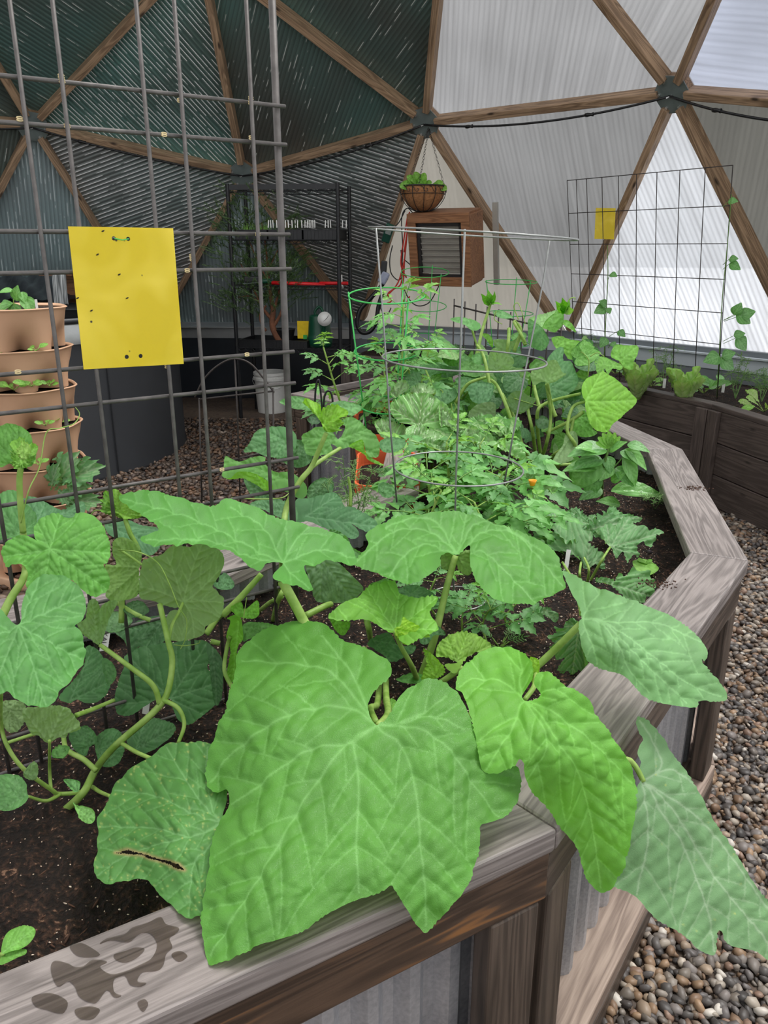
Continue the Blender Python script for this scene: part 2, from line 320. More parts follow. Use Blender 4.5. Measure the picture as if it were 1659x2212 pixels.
def mat_card(name):
    m, nt, o = newmat(name); t = N(nt, 'TexCoord'); v = t.outputs['Object']
    n = N(nt, 'TexNoise', {'Vector': v, 'Scale': 9., 'Detail': 2, 'Distortion': .6}); r = ramp(nt, n.outputs[0], [(.4, sr(232, 208, 22)), (.62, sr(248, 226, 70))])
    vo = N(nt, 'TexVoronoi', {'Vector': v, 'Scale': 42.}); k = ramp(nt, vo.outputs[0], [(.06, 1.), (.1, 0.)]); sel = ramp(nt, vo.outputs['Color'], [(.62, 0.), (.64, 1.)])
    kk = N(nt, 'Math', {0: k.outputs[0], 1: sel.outputs[0]}, operation='MULTIPLY'); mx = N(nt, 'MixRGB', {0: kk.outputs[0], 1: r.outputs[0], 2: (.06, .05, .02, 1)})
    p = N(nt, 'BsdfPrincipled', {'Base Color': mx.outputs[0], 'Roughness': .3}); tl = N(nt, 'BsdfTranslucent', {'Color': mx.outputs[0]}); ms = N(nt, 'MixShader', {0: .25, 1: p.outputs[0], 2: tl.outputs[0]}); nt.links.new(ms.outputs[0], o.inputs[0]); return m
M['card'] = mat_card('sticky_card')
def Z_(o, s, pts): return [(o[0]+p[0]*s, o[1]+p[1]*s) for p in pts]
# ================================================================== ground and gravel
def vcol(me, cols, name='Col'):
    a = me.color_attributes.new(name, 'FLOAT_COLOR', 'POINT'); c = np.ones((len(me.vertices), 4), np.float32); c[:, :3] = cols; a.data.foreach_set('color', c.ravel())
floor = MB(); DC = (-1.473, 3.07)
floor.v = [Vector((DC[0]+5.3*math.cos(a), DC[1]+5.3*math.sin(a), 0)) for a in np.linspace(0, 2*math.pi, 60, endpoint=False)]; floor.f = [tuple(range(48))]
fl = floor.build('floor', M['ground'], M=Matrix()); tag(fl, kind='structure')
om = MB(); n_ = 60
for r_ in (5.3, 60): om.v += [Vector((DC[0]+r_*math.cos(2*math.pi*i/n_), DC[1]+r_*math.sin(2*math.pi*i/n_), .0)) for i in range(n_)]
om.f = [(i, (i+1) % n_, n_+(i+1) % n_, n_+i) for i in range(n_)]
tag(om.build('ground', plain('pale_gravel_outside', (.82, .83, .85), .9), M=Matrix()), 'pale bright ground outside the dome panels', 'ground', kind='structure')
SEG, RNG = 6, 4
def pebble_geo(r):
    v = [(0, 0, 1)]
    for i in range(1, RNG):
        for j in range(SEG):
            th = math.pi*i/RNG; ph = 2*math.pi*(j+.5*(i % 2))/SEG; v.append((math.sin(th)*math.cos(ph), math.sin(th)*math.sin(ph), math.cos(th)))
    v.append((0, 0, -1)); v = np.array(v); f = []
    for j in range(SEG): f.append((0, 1+j, 1+(j+1) % SEG))
    for i in range(RNG-2):
        for j in range(SEG):
            a = 1+i*SEG+j; b = 1+i*SEG+(j+1) % SEG; f.append((a, a+SEG, b+SEG)); f.append((a, b+SEG, b))
    for j in range(SEG): f.append((1+(RNG-2)*SEG+j, len(v)-1, 1+(RNG-2)*SEG+(j+1) % SEG))
    v = v*(1+r.normal(size=(len(v), 1))*.12)+r.normal(size=v.shape)*.05; q = np.array([1, r.uniform(.55, .9), r.uniform(.35, .7)]); return v*q, f
SCOL = [sr(*c) for c in ((118, 110, 104), (96, 91, 88), (146, 136, 126), (156, 128, 102), (128, 104, 84), (84, 78, 75), (180, 168, 154), (126, 116, 106), (140, 114, 98), (108, 102, 100), (74, 70, 68), (166, 146, 126), (116, 100, 86), (204, 196, 186), (128, 120, 116))]
def rotm(r):
    a, b, c = r.uniform(-.5, .5), r.uniform(-.5, .5), r.uniform(0, 6.28)
    return np.array((Matrix.Rotation(c, 3, 'Z') @ Matrix.Rotation(a, 3, 'X') @ Matrix.Rotation(b, 3, 'Y')))
BO = [(-1.85, -.35), (.233, .854), (.909, 1.80), (1.153, 2.93), (.93, 4.07), (.27, 5.0)]      # outer rim corners of the central bed
BI = [(-2.45, .68), (-.48, 1.79), (-.02, 2.45), (.03, 3.2), (-.11, 3.75), (-.49, 4.13)]        # rim corners along its inner side
RF = [(-.36, 6.62), (.44, 6.27), (1.37, 5.51), (1.90, 4.48), (2.25, 3.0), (1.93, 1.56)]       # front of the ring bed
def inpoly(X, Y, poly):
    X = np.asarray(X); Y = np.asarray(Y); ins = np.zeros(X.shape, bool); P_ = np.asarray(poly)
    x1, y1 = P_[:, 0], P_[:, 1]; x2, y2 = np.roll(x1, -1), np.roll(y1, -1)
    for a, b, c, d in zip(x1, y1, x2, y2):
        k = ((b > Y) != (d > Y)) & (X < (c-a)*(Y-b)/((d-b) if d != b else 1e-12)+a); ins ^= k
    return ins
BEDP = BO+BI[::-1]
# candidate pebble sites on the gravel path beside the bed and the floor behind the trellis
sites = []
def scatter(x0, x1, y0, y1, sp_, size, reg):
    xs = np.arange(x0, x1, sp_); ys = np.arange(y0, y1, sp_*.9); X, Y = np.meshgrid(xs, ys); X = X+rng.uniform(-.4, .4, X.shape)*sp_; Y = Y+rng.uniform(-.4, .4, X.shape)*sp_
    X, Y = X.ravel(), Y.ravel(); k = ~inpoly(X, Y, BEDP); X, Y = X[k], Y[k]
    k = ((X-DC[0])**2+(Y-DC[1])**2 < 3.75**2); X, Y = X[k], Y[k]
    # only what the camera or one a step to the side could see
    for x, y in zip(X, Y): sites.append((x, y, size*rng.uniform(.55, 1.4), reg))
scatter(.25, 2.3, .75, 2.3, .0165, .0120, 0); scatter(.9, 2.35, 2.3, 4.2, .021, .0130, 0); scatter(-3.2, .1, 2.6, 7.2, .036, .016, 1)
vis = []
for i, (x, y, s_, g) in enumerate(sites):
    zc = y*cp+H*sp; u = CX+F*x/zc; v = CY+F*(H*cp-y*sp)/zc
    if g == 0 and 1240 < u < 1655 and 1300 < v < 2208 and x > .36: vis.append((-s_/zc, i, u, v))
vis = [q for q in vis if (q[2]-1240)*.9+(q[3]-2212)*.62 > -60 or q[3] < 1700]
vis.sort(); single = set(q[1] for q in vis if q[3] > 1950 or q[2] > 1500)
single = set(sorted(single, key=lambda i: -sites[i][2]/(sites[i][1]*cp+H*sp))[:300])
variants = []
for k in range(36):
    v, f = pebble_geo(rng); me = bpy.data.meshes.new('stone'); me.from_pydata([tuple(a) for a in v], [], f); vcol(me, np.array(SCOL[k % len(SCOL)])*rng.uniform(.8, 1.15)); me.materials.append(M['stone']); me.polygons.foreach_set('use_smooth', [True]*len(f)); variants.append(me)
AV, AF, AC = {0: [], 1: []}, {0: [], 1: []}, {0: [], 1: []}; cnt = {0: 0, 1: 0}
geos = [pebble_geo(rng) for _ in range(24)]
for i, (x, y, s_, g) in enumerate(sites):
    z = s_*.35+rng.uniform(-.002, .006)
    if i in single:
        o = bpy.data.objects.new('stone', variants[int(rng.integers(36))]); o.parent = fl
        o.location = (x, y, z+.003); o.rotation_euler = (rng.uniform(-.5, .5), rng.uniform(-.5, .5), rng.uniform(0, 6.28)); o.scale = (s_*1.15,)*3; C.objects.link(o); continue
    v, f = geos[int(rng.integers(24))]; v = (v*s_*1.1) @ rotm(rng).T+np.array((x, y, z)); AV[g].append(v); AF[g].append(np.array(f)+cnt[g]); cnt[g] += len(v)
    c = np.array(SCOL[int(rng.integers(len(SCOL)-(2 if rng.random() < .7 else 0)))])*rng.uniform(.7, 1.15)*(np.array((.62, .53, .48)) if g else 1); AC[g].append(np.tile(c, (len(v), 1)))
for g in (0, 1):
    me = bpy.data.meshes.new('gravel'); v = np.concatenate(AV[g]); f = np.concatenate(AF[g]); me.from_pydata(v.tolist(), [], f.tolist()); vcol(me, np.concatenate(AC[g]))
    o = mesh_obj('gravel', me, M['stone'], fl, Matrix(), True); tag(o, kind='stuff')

# ================================================================== geodesic dome shell
DP = [(-1.473, 3.071, 4.825), (0.172, 3.509, 4.524), (-0.548, 1.641, 4.524), (-2.547, 1.748, 4.524), (-1.382, 4.771, 4.524), (-3.062, 3.683, 4.524), (-1.635, 0.063, 3.806), (0.425, 5.409, 3.806), (-3.11, 5.599, 3.806), (1.337, 1.988, 3.806), (-4.383, 2.295, 3.806), (-1.291, 6.472, 3.471), (0.378, 0.211, 3.471), (-3.62, 0.426, 3.471), (-4.652, 4.295, 3.471), (1.818, 3.948, 3.471), (0.355, 6.91, 2.419), (-2.695, -1.003, 2.419), (2.024, 0.65, 2.419), (1.909, 5.648, 2.419), (-0.695, -1.111, 2.419), (-5.21, 1.039, 2.419), (-4.56, 5.996, 2.419), (-2.88, 7.084, 2.419), (2.744, 2.518, 2.419), (-5.725, 2.973, 2.419), (2.814, 4.213, 2.083), (-5.614, 4.666, 2.083), (-1.235, 7.502, 2.083), (-4.27, -0.374, 2.083), (0.939, -0.654, 2.083), (1.598, 6.854, 0.72), (3.074, 1.318, 0.72), (-6.182, 1.815, 0.72), (-1.735, -1.796, 0.72), (-4.122, 7.161, 0.72), (-6.297, 3.857, 0.72), (-2.216, 7.901, 0.72), (-5.577, 5.725, 0.72), (-5.266, -0.012, 0.72), (-3.712, -1.274, 0.72), (0.287, -1.489, 0.72), (-0.217, 7.794, 0.72), (3.407, 3.335, 0.72), (1.967, -0.401, 0.72), (2.891, 5.27, 0.72)]
DF = [(0,1,2),(0,1,4),(0,2,3),(0,3,5),(0,4,5),(1,2,9),(1,4,7),(1,7,15),(1,9,15),(2,3,6),(2,6,12),(2,9,12),(3,5,10),(3,6,13),(3,10,13),(4,5,8),(4,7,11),(4,8,11),(5,8,14),(5,10,14),(6,12,20),(6,13,17),(6,17,20),(7,11,16),(7,15,19),(7,16,19),(8,11,23),(8,14,22),(8,22,23),(9,12,18),(9,15,24),(9,18,24),(10,13,21),(10,14,25),(10,21,25),(11,16,28),(11,23,28),(12,18,30),(12,20,30),(13,17,29),(13,21,29),(14,22,27),(14,25,27),(15,19,26),(15,24,26),(16,19,31),(16,28,42),(16,31,42),(17,20,34),(17,29,40),(17,34,40),(18,24,32),(18,30,44),(18,32,44),(19,26,45),(19,31,45),(20,30,41),(20,34,41),(21,25,33),(21,29,39),(21,33,39),(22,23,35),(22,27,38),(22,35,38),(23,28,37),(23,35,37),(24,26,43),(24,32,43),(25,27,36),(25,33,36),(26,43,45),(27,36,38),(28,37,42),(29,39,40),(30,41,44)]
DV = [Vector(p) for p in DP]; DCEN = Vector((-1.473, 3.07, .0))
dome = empty('wall_dome', (DC[0], DC[1], 0), kind='structure')
G = lambda *c: sr(*c)
M['foilA'] = mat_foil('foil_panel_glints', G(110, 134, 128), G(255, 255, 255), 1, 1.2, teal=G(120, 168, 160))
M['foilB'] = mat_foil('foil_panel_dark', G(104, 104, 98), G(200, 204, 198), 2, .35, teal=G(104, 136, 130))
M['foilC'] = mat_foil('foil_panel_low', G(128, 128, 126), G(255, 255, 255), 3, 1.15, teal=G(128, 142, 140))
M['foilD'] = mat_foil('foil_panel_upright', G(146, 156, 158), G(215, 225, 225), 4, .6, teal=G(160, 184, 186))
M['pG'] = mat_poly('clear_panel_grey', (.42, .42, .425), .3, (.6, .6, .6), 1)
M['pG2'] = mat_poly('clear_panel_grey_low', (.35, .35, .35), .3, (.55, .55, .55), 2)
M['pB'] = mat_poly('clear_panel_warm', (.30, .29, .27), .45, (.66, .64, .60), 3, .08)
M['pW'] = mat_poly('clear_panel_white', (.58, .59, .61), .25, (.9, .9, .9), 4, .2)
M['pW2'] = mat_poly('clear_panel_blue_white', (.44, .46, .52), .3, (.8, .82, .86), 5, .10)
M['pD'] = mat_poly('clear_panel_brown', (.24, .235, .22), .3, (.5, .5, .48), 6)
M['pR'] = mat_poly('clear_panel_roof', (.96, .97, .98), .12, (.9, .9, .9), 7, .04)
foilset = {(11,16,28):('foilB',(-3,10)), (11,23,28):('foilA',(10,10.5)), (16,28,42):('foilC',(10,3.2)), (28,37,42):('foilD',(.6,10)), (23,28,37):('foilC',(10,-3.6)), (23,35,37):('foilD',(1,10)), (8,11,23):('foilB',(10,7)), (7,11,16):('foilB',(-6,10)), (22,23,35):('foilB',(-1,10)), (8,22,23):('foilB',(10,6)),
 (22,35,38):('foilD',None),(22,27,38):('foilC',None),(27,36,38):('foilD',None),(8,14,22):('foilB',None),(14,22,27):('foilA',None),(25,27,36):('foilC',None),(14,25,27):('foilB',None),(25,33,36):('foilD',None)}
clear = {(7,16,19):('pG',(-1.2,10)), (7,15,19):('pG',(-4,10)), (15,19,26):('pW2',(10,.4)), (16,19,31):('pG2',(2,10)), (19,31,45):('pW',(4,10)), (19,26,45):('pD',(-2.6,10)), (16,31,42):('pB',(1.6,10))}
def planeof(f):
    a, b, c = (DV[i] for i in f); n = (b-a).cross(c-a).normalized()
    if n.dot((a+b+c)/3-Vector((-1.47, 3.07, .3))) < 0: n = -n
    return a, n
for f in DF:
    a, n = planeof(f); cen = sum((DV[i] for i in f), Vector())/3
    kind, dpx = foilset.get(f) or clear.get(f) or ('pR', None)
    if dpx is not None and cen.y > 1:
        zc = cen.y*cp+(H-cen.z)*sp; u = CX+F*cen.x/zc; v = CY+F*((H-cen.z)*cp-cen.y*sp)/zc
        d = (atP(u+dpx[0]*3, v+dpx[1]*3, cen, n)-atP(u, v, cen, n)).normalized()
    else: d = (DV[f[2]]-DV[f[0]]).normalized()
    e = n.cross(d).normalized(); mb = MB()
    ctr = cen+n*.006
    pv = [(cen+(DV[i]-cen)*.995)+n*.004 for i in f]
    mb.v = pv+[p+n*.008 for p in pv]; mb.f = [(0, 1, 2), (5, 4, 3), (0, 3, 4, 1), (1, 4, 5, 2), (2, 5, 3, 0)]
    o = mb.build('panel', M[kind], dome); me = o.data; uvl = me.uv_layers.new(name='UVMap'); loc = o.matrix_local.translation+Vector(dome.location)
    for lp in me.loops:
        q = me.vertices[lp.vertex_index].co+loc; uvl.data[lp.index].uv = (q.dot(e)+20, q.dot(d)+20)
edges = set()
for f in DF:
    for i in range(3): edges.add(tuple(sorted((f[i], f[(i+1) % 3]))))
for (i, j) in sorted(edges):
    a, b = DV[i], DV[j]; mid = (a+b)/2; rad = (mid-Vector((-1.47, 3.07, -.1))).normalized(); d = (b-a).normalized()
    bs = i >= 31 and j >= 31; sh = .02 if bs else .115
    o = beam('strut', a+d*sh, b-d*sh, .052, .100 if not bs else .03, M['strut'] if not bs else M['kneeboard'], dome, up=rad, off=(0, -.052 if not bs else -.0))
for i, p in enumerate(DV[:31]):
    rad = (p-Vector((-1.47, 3.07, -.1))).normalized()
    if i in (23, 28, 16, 19, 11, 7, 15, 26): pass
    Mx = frame(p-rad*.09, p-rad*.09+Vector((0, 0, 1)).cross(rad) if i else p-rad*.09+Vector((1, 0, 0)), rad)
    nb = [DV[b] if a == i else DV[a] for (a, b) in edges if i in (a, b)]; Mi = Mx.inverted().to_3x3()
    ang = sorted(math.atan2((Mi @ (q-p)).y, (Mi @ (q-p)).x) for q in nb)
    m = MB(); k = len(ang); cor = [(.135*math.cos(a_), .135*math.sin(a_)) for a_ in ang]
    m.prism(cor, -.006, .0); hp = m.build('hub_plate', M['steel'], dome, M=Mx)
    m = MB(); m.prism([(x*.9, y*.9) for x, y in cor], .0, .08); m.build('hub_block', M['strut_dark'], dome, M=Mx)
    if i in (23, 28, 16, 19):
        for an in ang:
            m = MB(); m.lathe([(0.0001, -.018), (.009, -.018), (.009, -.006)], (.09*math.cos(an), .09*math.sin(an), 0), 8); m.build('bolt', M['bolt'], hp, M=Mx)
        m = MB(); m.tube([(0, 0, -.006), (0, 0, -.03), (.012, 0, -.045), (.02, 0, -.03)], .004, 6); m.build('hook', M['bolt'], hp, M=Mx)
for i, p in enumerate(DV[31:]):
    nrm = Vector((p.x-DC[0], p.y-DC[1], 0)).normalized(); m = MB(); m.box((0, 0, 0), (.16, .09, .12)); m.build('corner_block', M['kneeboard'], dome, M=frame(p-nrm*.01-Vector((0, 0, .015)), p-nrm*.01+Vector((-nrm.y, nrm.x, 0))-Vector((0, 0, .015)), (0, 0, 1)))
    m = MB(); m.box((0, 0, 0), (.14, .08, .6)); m.build('corner_post', M['kneeboard'], dome, M=frame((p.x, p.y, .30), (p.x-nrm.y, p.y+nrm.x, .30), (0, 0, 1)))
# knee wall: boards, flashing, and the black liner on the reflective side
base = [b for b in edges if b[0] >= 31]
for (i, j) in sorted(base):
    a, b = DV[i], DV[j]; cen = (a+b)/2; nrm = Vector((cen.x-DC[0], cen.y-DC[1], 0)).normalized()
    a0, b0 = Vector((a.x, a.y, 0)), Vector((b.x, b.y, 0)); fr = frame(a0, b0, (0, 0, 1)); L = (b0-a0).length
    ins = 1 if fr.to_3x3() @ Vector((0, 1, 0)) @ nrm > 0 else -1
    left = cen.x < -.2 and cen.y > 2
    m = MB(); m.box((L/2, 0, .30), (L, .05, .60)); m.build('knee_panel', M['liner' if left else 'kneeboard'], dome, M=fr)
    m = MB(); m.box((L/2, -ins*.03, .645), (L, .012, .10)); m.box((L/2, -ins*.045, .70), (L, .05, .012)); m.build('flashing', M['foilband' if left else 'flash'], dome, M=fr)
# ================================================================== central raised bed
RT = .71
bed = empty('raised_bed', (.0, 1.8, 0), 'long grey-stained timber raised bed with corrugated metal sides and flat cap boards', 'garden bed')
def offs(poly, d):
    """offset an open polyline to the left by d"""
    out = []; n = len(poly)
    for i in range(n):
        p = Vector(poly[i]); d0 = (p-Vector(poly[i-1])).normalized() if i else None; d1 = (Vector(poly[i+1])-p).normalized() if i < n-1 else None
        d0 = d0 or d1; d1 = d1 or d0; n0 = Vector((-d0.y, d0.x)); n1 = Vector((-d1.y, d1.x)); b = (n0+n1).normalized(); out.append(tuple(p+b*(d/max(.3, b.dot(n0)))))
    return out
def corrugated(name, p0, p1, z0, z1, mat, parent, pitch=.068, dep=.009):
    L = (Vector(p1)-Vector(p0)).length; M_ = frame((p0[0], p0[1], 0), (p1[0], p1[1], 0)); b = MB(); n = int(L/pitch*8)
    for i in range(n+1):
        x = L*i/n; ph = (x/pitch) % 1; y = dep*max(-1, min(1, 1.8*math.sin(2*math.pi*ph)))
        b.v += [Vector((x, y, z0)), Vector((x, y, z1))]
    for i in range(n): b.f.append((2*i, 2*i+2, 2*i+3, 2*i+1))
    return b.build(name, mat, parent, M=M_)
BOI = offs(BO, .135); BII = offs(BI, -.135)
def bedside(P, Q, side):
    n = len(P)
    for i in range(n-1):
        a, b, c, d = P[i], P[i+1], Q[i+1], Q[i]
        slab('cap_board', [a, b, c, d] if side > 0 else [a, b, c, d], RT-.038, RT, M['bedwood'], bed)
        ua = offs([P[i], P[i+1]], side*.028); dirv = (Vector(P[i+1])-Vector(P[i])).normalized()
        a3 = Vector((*ua[0], RT-.038-.045)); b3 = Vector((*ua[1], RT-.038-.045))
        beam('rail', a3, b3, .038, .088, M['fascia'] if (side > 0 and i == 0) else M['bedside'], bed)
        # corrugated panel, sill and posts
        uc = offs([P[i], P[i+1]], side*.078); corrugated('corrugated_panel', uc[0], uc[1], .04, RT-.05, M['sheet'], bed)
        s0 = offs([P[i], P[i+1]], 0.0); s1 = offs([P[i], P[i+1]], side*.135)
        slab('sill_board', [P[i], P[i+1], Q[i+1], Q[i]], .065, .105, M['sill'] if side > 0 else M['bedside'], bed)
        slab('base_board', [P[i], P[i+1], Q[i+1], Q[i]], .0, .06, M['bedside'], bed)
        for e, sgn in ((0, 1), (1, -1)):
            pp = Vector(ua[e])+dirv*sgn*.055; q0 = Vector((pp.x, pp.y, .105)); q1 = Vector((pp.x, pp.y, RT-.127))
            nrm = Vector((dirv.y, -dirv.x, 0)); beam('post', q0, q1, .085, .038, M['bedside'], bed, up=nrm*side)
bedside(BO, BOI, 1); bedside(BI, BII, -1)
slab('cap_board', [BO[-1], BI[-1], tuple(Vector(BII[-1])-Vector((.1, .1))), tuple(Vector(BOI[-1])-Vector((.05, .06)))], RT-.037, RT+.001, M['bedwood'], bed)
p0, p1 = Vector(BI[-1]), Vector(BO[-1]); dd = (p1-p0).normalized(); nn = Vector((dd.y, -dd.x))
corrugated('corrugated_panel', p0+nn*.13, p1+nn*.13, .04, RT-.03, M['sheet'], bed)
beam('rail', Vector((*(p0+nn*.1), RT-.083)), Vector((*(p1+nn*.1), RT-.083)), .038, .088, M['bedside'], bed)
beam('rail', Vector((*(p0+nn*-.01), RT-.083)), Vector((*(p1+nn*-.01), RT-.083)), .038, .088, M['bedside'], bed)
# soil of the bed
def soilmesh(name, poly, z, step, amp, mat, parent, seed=0):
    pl = np.array(poly); x0, y0 = pl.min(0); x1, y1 = pl.max(0); xs = np.arange(x0, x1, step); ys = np.arange(y0, y1, step); X, Y = np.meshgrid(xs, ys); X, Y = X.ravel(), Y.ravel(); k = inpoly(X, Y, poly)
    pts = [Vector(p) for p in poly]+[Vector((a, b)) for a, b in zip(X[k], Y[k])]; m = len(poly)
    v, e, f, *_ = delaunay_2d_cdt(pts, [(i, (i+1) % m) for i in range(m)], [], 1, 1e-5); r = np.random.default_rng(seed)
    V3 = np.array([(p.x, p.y, 0) for p in v]); h = sum(np.sin(V3[:, 0]*fx+V3[:, 1]*fy+p)*a for fx, fy, p, a in [(r.normal()*s, r.normal()*s, r.uniform(0, 6), 1/s) for s in (3, 5, 8, 12, 20, 33, 50, 80) for _ in range(3)])
    V3[:, 2] = z+h*amp+r.normal(size=len(V3))*.0032; me = bpy.data.meshes.new(name); me.from_pydata(V3.tolist(), [], [tuple(q) for q in f])
    return mesh_obj(name, me, mat, parent, Matrix(), True)
SZ = .585
so = soilmesh('potting_soil', offs(BO, .07)+offs(BI, -.07)[::-1], SZ, .0115, .010, M['soil'], None, 3); tag(so, 'dark brown potting soil with pale flecks filling the raised bed', 'soil', kind='stuff')
def flecks(name, poly, z, n, s0, s1, mat, parent):
    V_, F_ = [], []; c = 0; pl = np.array(poly); lo, hi = pl.min(0), pl.max(0); k = 0
    base_v, base_f = pebble_geo(rng)
    while k < n:
        x, y = rng.uniform(lo[0], hi[0]), rng.uniform(lo[1], hi[1])
        if not inpoly([x], [y], poly)[0]: continue
        s_ = rng.uniform(s0, s1); q = np.array((1, rng.uniform(.3, 1), rng.uniform(.4, .9))) if mat is M['perlite'] else np.array((2.4, .5, .35))
        v = (base_v*q*s_) @ rotm(rng).T+np.array((x, y, z+rng.uniform(.0, .010))); V_.append(v); F_.append(np.array(base_f)+c); c += len(v); k += 1
    me = bpy.data.meshes.new(name); me.from_pydata(np.concatenate(V_).tolist(), [], np.concatenate(F_).tolist()); o = mesh_obj(name, me, mat, parent, Matrix(), True); tag(o, kind='stuff'); return o
near = [(-.9, .45), (.2, 1.05), (.75, 1.85), (.95, 2.9), (.2, 2.4), (-.35, 1.75), (-.9, 1.35)]
flecks('perlite', near, SZ+.003, 3600, .0011, .0034, M['perlite'], so); flecks('bark_chips', near, SZ+.003, 3600, .0016, .0042, M['bark'], so)
def crumbs(c, n, rad, zz):
    V_, F_ = [], []; k = 0
    for i in range(n):
        bv, bf = geos[int(rng.integers(24))]; s_ = rng.uniform(.0008, .003); v = bv*s_ @ rotm(rng).T+np.array((c[0]+rng.normal()*rad, c[1]+rng.normal()*rad*.6, zz+.001)); V_.append(v); F_.append(np.array(bf)+k); k += len(v)
    me = bpy.data.meshes.new('soil_crumbs'); me.from_pydata(np.concatenate(V_).tolist(), [], np.concatenate(F_).tolist()); return me
for c, lab in ((atz(1420, 1262, RT), 'dark soil crumbs scattered on the cap board beyond the right-hand bed corner'), (atz(1500, 1055, RT), 'dark soil crumbs in a band across the farther cap board')):
    o = mesh_obj('soil_crumbs', crumbs(c, 110, .022, RT), M['bark'], None, Matrix(), True); tag(o, lab, 'soil crumbs', kind='stuff')
# thin film of water lying on the near cap board
pd = Z_((0, 1550), .38577, [(285,1400),(310,1365),(380,1380),(420,1400),(470,1395),(520,1360),(600,1370),(560,1400),(620,1440),(700,1425),(780,1390),(850,1350),(880,1280),(850,1220),(790,1210),(720,1260),(620,1250),(560,1270),(600,1240),(700,1215),(740,1180),(830,1150),(900,1120),(930,1160),(1000,1180),(990,1210),(950,1240),(965,1290),(930,1330),(915,1390),(880,1420),(800,1430),(770,1480),(820,1490),(780,1510),(730,1500),(700,1450),(640,1470),(640,1540),(680,1560),(640,1570),(600,1530),(540,1600),(480,1590),(440,1560),(420,1510),(380,1480),(330,1510),(300,1470)])
pp = [atz(x, y, RT) for x, y in cr(pd, 4, True)]; m = MB(); m.prism([(p.x, p.y) for p in pp], RT+.0002, RT+.0012)
for bl_ in ([(390,1280),(450,1265),(500,1285),(560,1330),(500,1345),(430,1335)], [(640,1330),(700,1310),(760,1290),(810,1300),(770,1345),(700,1375),(650,1360)], [(180,1570),(260,1545),(330,1560),(380,1600),(350,1660),(260,1640),(200,1620)], [(420,1640),(500,1620),(560,1640),(520,1690),(450,1690)], [(770,1600),(810,1580),(830,1610),(800,1650)], [(960,1330),(1010,1310),(1050,1340),(1000,1370)]):
    q_ = [atz(x, y, RT) for x, y in cr(Z_((0, 1550), .38577, bl_), 4, True)]; m.prism([(p.x, p.y) for p in q_], RT+.0002, RT+.001)
mwt, nt, o_ = newmat('water_film'); tr_ = N(nt, 'BsdfTransparent', {'Color': (.80, .78, .76, 1)}); gl_ = N(nt, 'BsdfGlossy', {'Roughness': .22, 'Color': (.5, .5, .5, 1)}); fr_ = N(nt, 'Fresnel', {'IOR': 1.25}); mxs = N(nt, 'MixShader', {0: fr_.outputs[0], 1: tr_.outputs[0], 2: gl_.outputs[0]}); nt.links.new(mxs.outputs[0], o_.inputs[0])
tag(m.build('puddle', mwt), 'irregular thin puddle of water on the near cap board at lower left', 'puddle')
# ================================================================== ring bed along the dome wall
RZ = .585
rb = empty('ring_bed', (1.9, 4.2, 0), 'dark plank-sided planting bed running along the dome wall', 'garden bed')
RB = offs(RF, .09) if False else None
RW = [(-.1, 7.65), (1.55, 6.72), (2.8, 5.2), (3.28, 3.33), (2.98, 1.5)]
RI = offs(RF, .09)
for i in range(len(RF)-1):
    a, b = Vector(RF[i]), Vector(RF[i+1]); d = (b-a).normalized(); nrm = Vector((d.y, -d.x))     # towards the path
    if nrm.dot(Vector(DC)-a) < 0: nrm = -nrm
    for k in range(3):
        z = .095+k*.185; beam('plank', Vector((*(a-nrm*.02), z)), Vector((*(b-nrm*.02), z)), .034, .180, M['ring'], rb)
    cc = [RF[i], RF[i+1], RI[i+1], RI[i]]; slab('cap_board', cc, RZ-.03, RZ, M['ring'], rb)
    for e, s_ in ((a+d*.05, 1), (b-d*.05, 1)):
        beam('post', Vector((*(e+nrm*.012), .0)), Vector((*(e+nrm*.012), RZ-.03)), .085, .03, M['ring'], rb, up=(nrm.x, nrm.y, 0))
rsoil = soilmesh('potting_soil', [tuple(p) for p in offs(RF, .03)]+RW[::-1], .52, .04, .012, M['soil'], None, 5); tag(rsoil, 'dark potting soil in the bed along the dome wall', 'soil', kind='stuff')

from mathutils.kdtree import KDTree
# ================================================================== leaf engine
def resample(P, step):
    P = np.asarray(P); Q = np.vstack([P, P[:1]]); d = np.r_[0, np.cumsum(np.linalg.norm(np.diff(Q, axis=0), axis=1))]; n = max(8, int(d[-1]/step)); s = np.linspace(0, d[-1], n, endpoint=False)
    return np.stack([np.interp(s, d, Q[:, 0]), np.interp(s, d, Q[:, 1])], 1)
def serrate(P, amp, lam, r, blunt=.5):
    t = np.roll(P, -1, 0)-np.roll(P, 1, 0); t /= np.linalg.norm(t, axis=1)[:, None]+1e-9; nrm = np.stack([t[:, 1], -t[:, 0]], 1)
    area = .5*np.sum(P[:, 0]*np.roll(P[:, 1], -1)-np.roll(P[:, 0], -1)*P[:, 1])
    if area < 0: nrm = -nrm
    s = np.r_[0, np.cumsum(np.linalg.norm(np.diff(P, axis=0), axis=1))]; ph = s/lam+r.uniform(0, 1)+.35*np.sin(s/lam*1.7+r.uniform(0, 6)); fr = ph % 1
    tooth = np.where(fr < .72, fr/.72, (1-fr)/.28); return P+nrm*((tooth-.4)*amp*(.6+.4*np.sin(s/lam*.61+2)))[:, None]
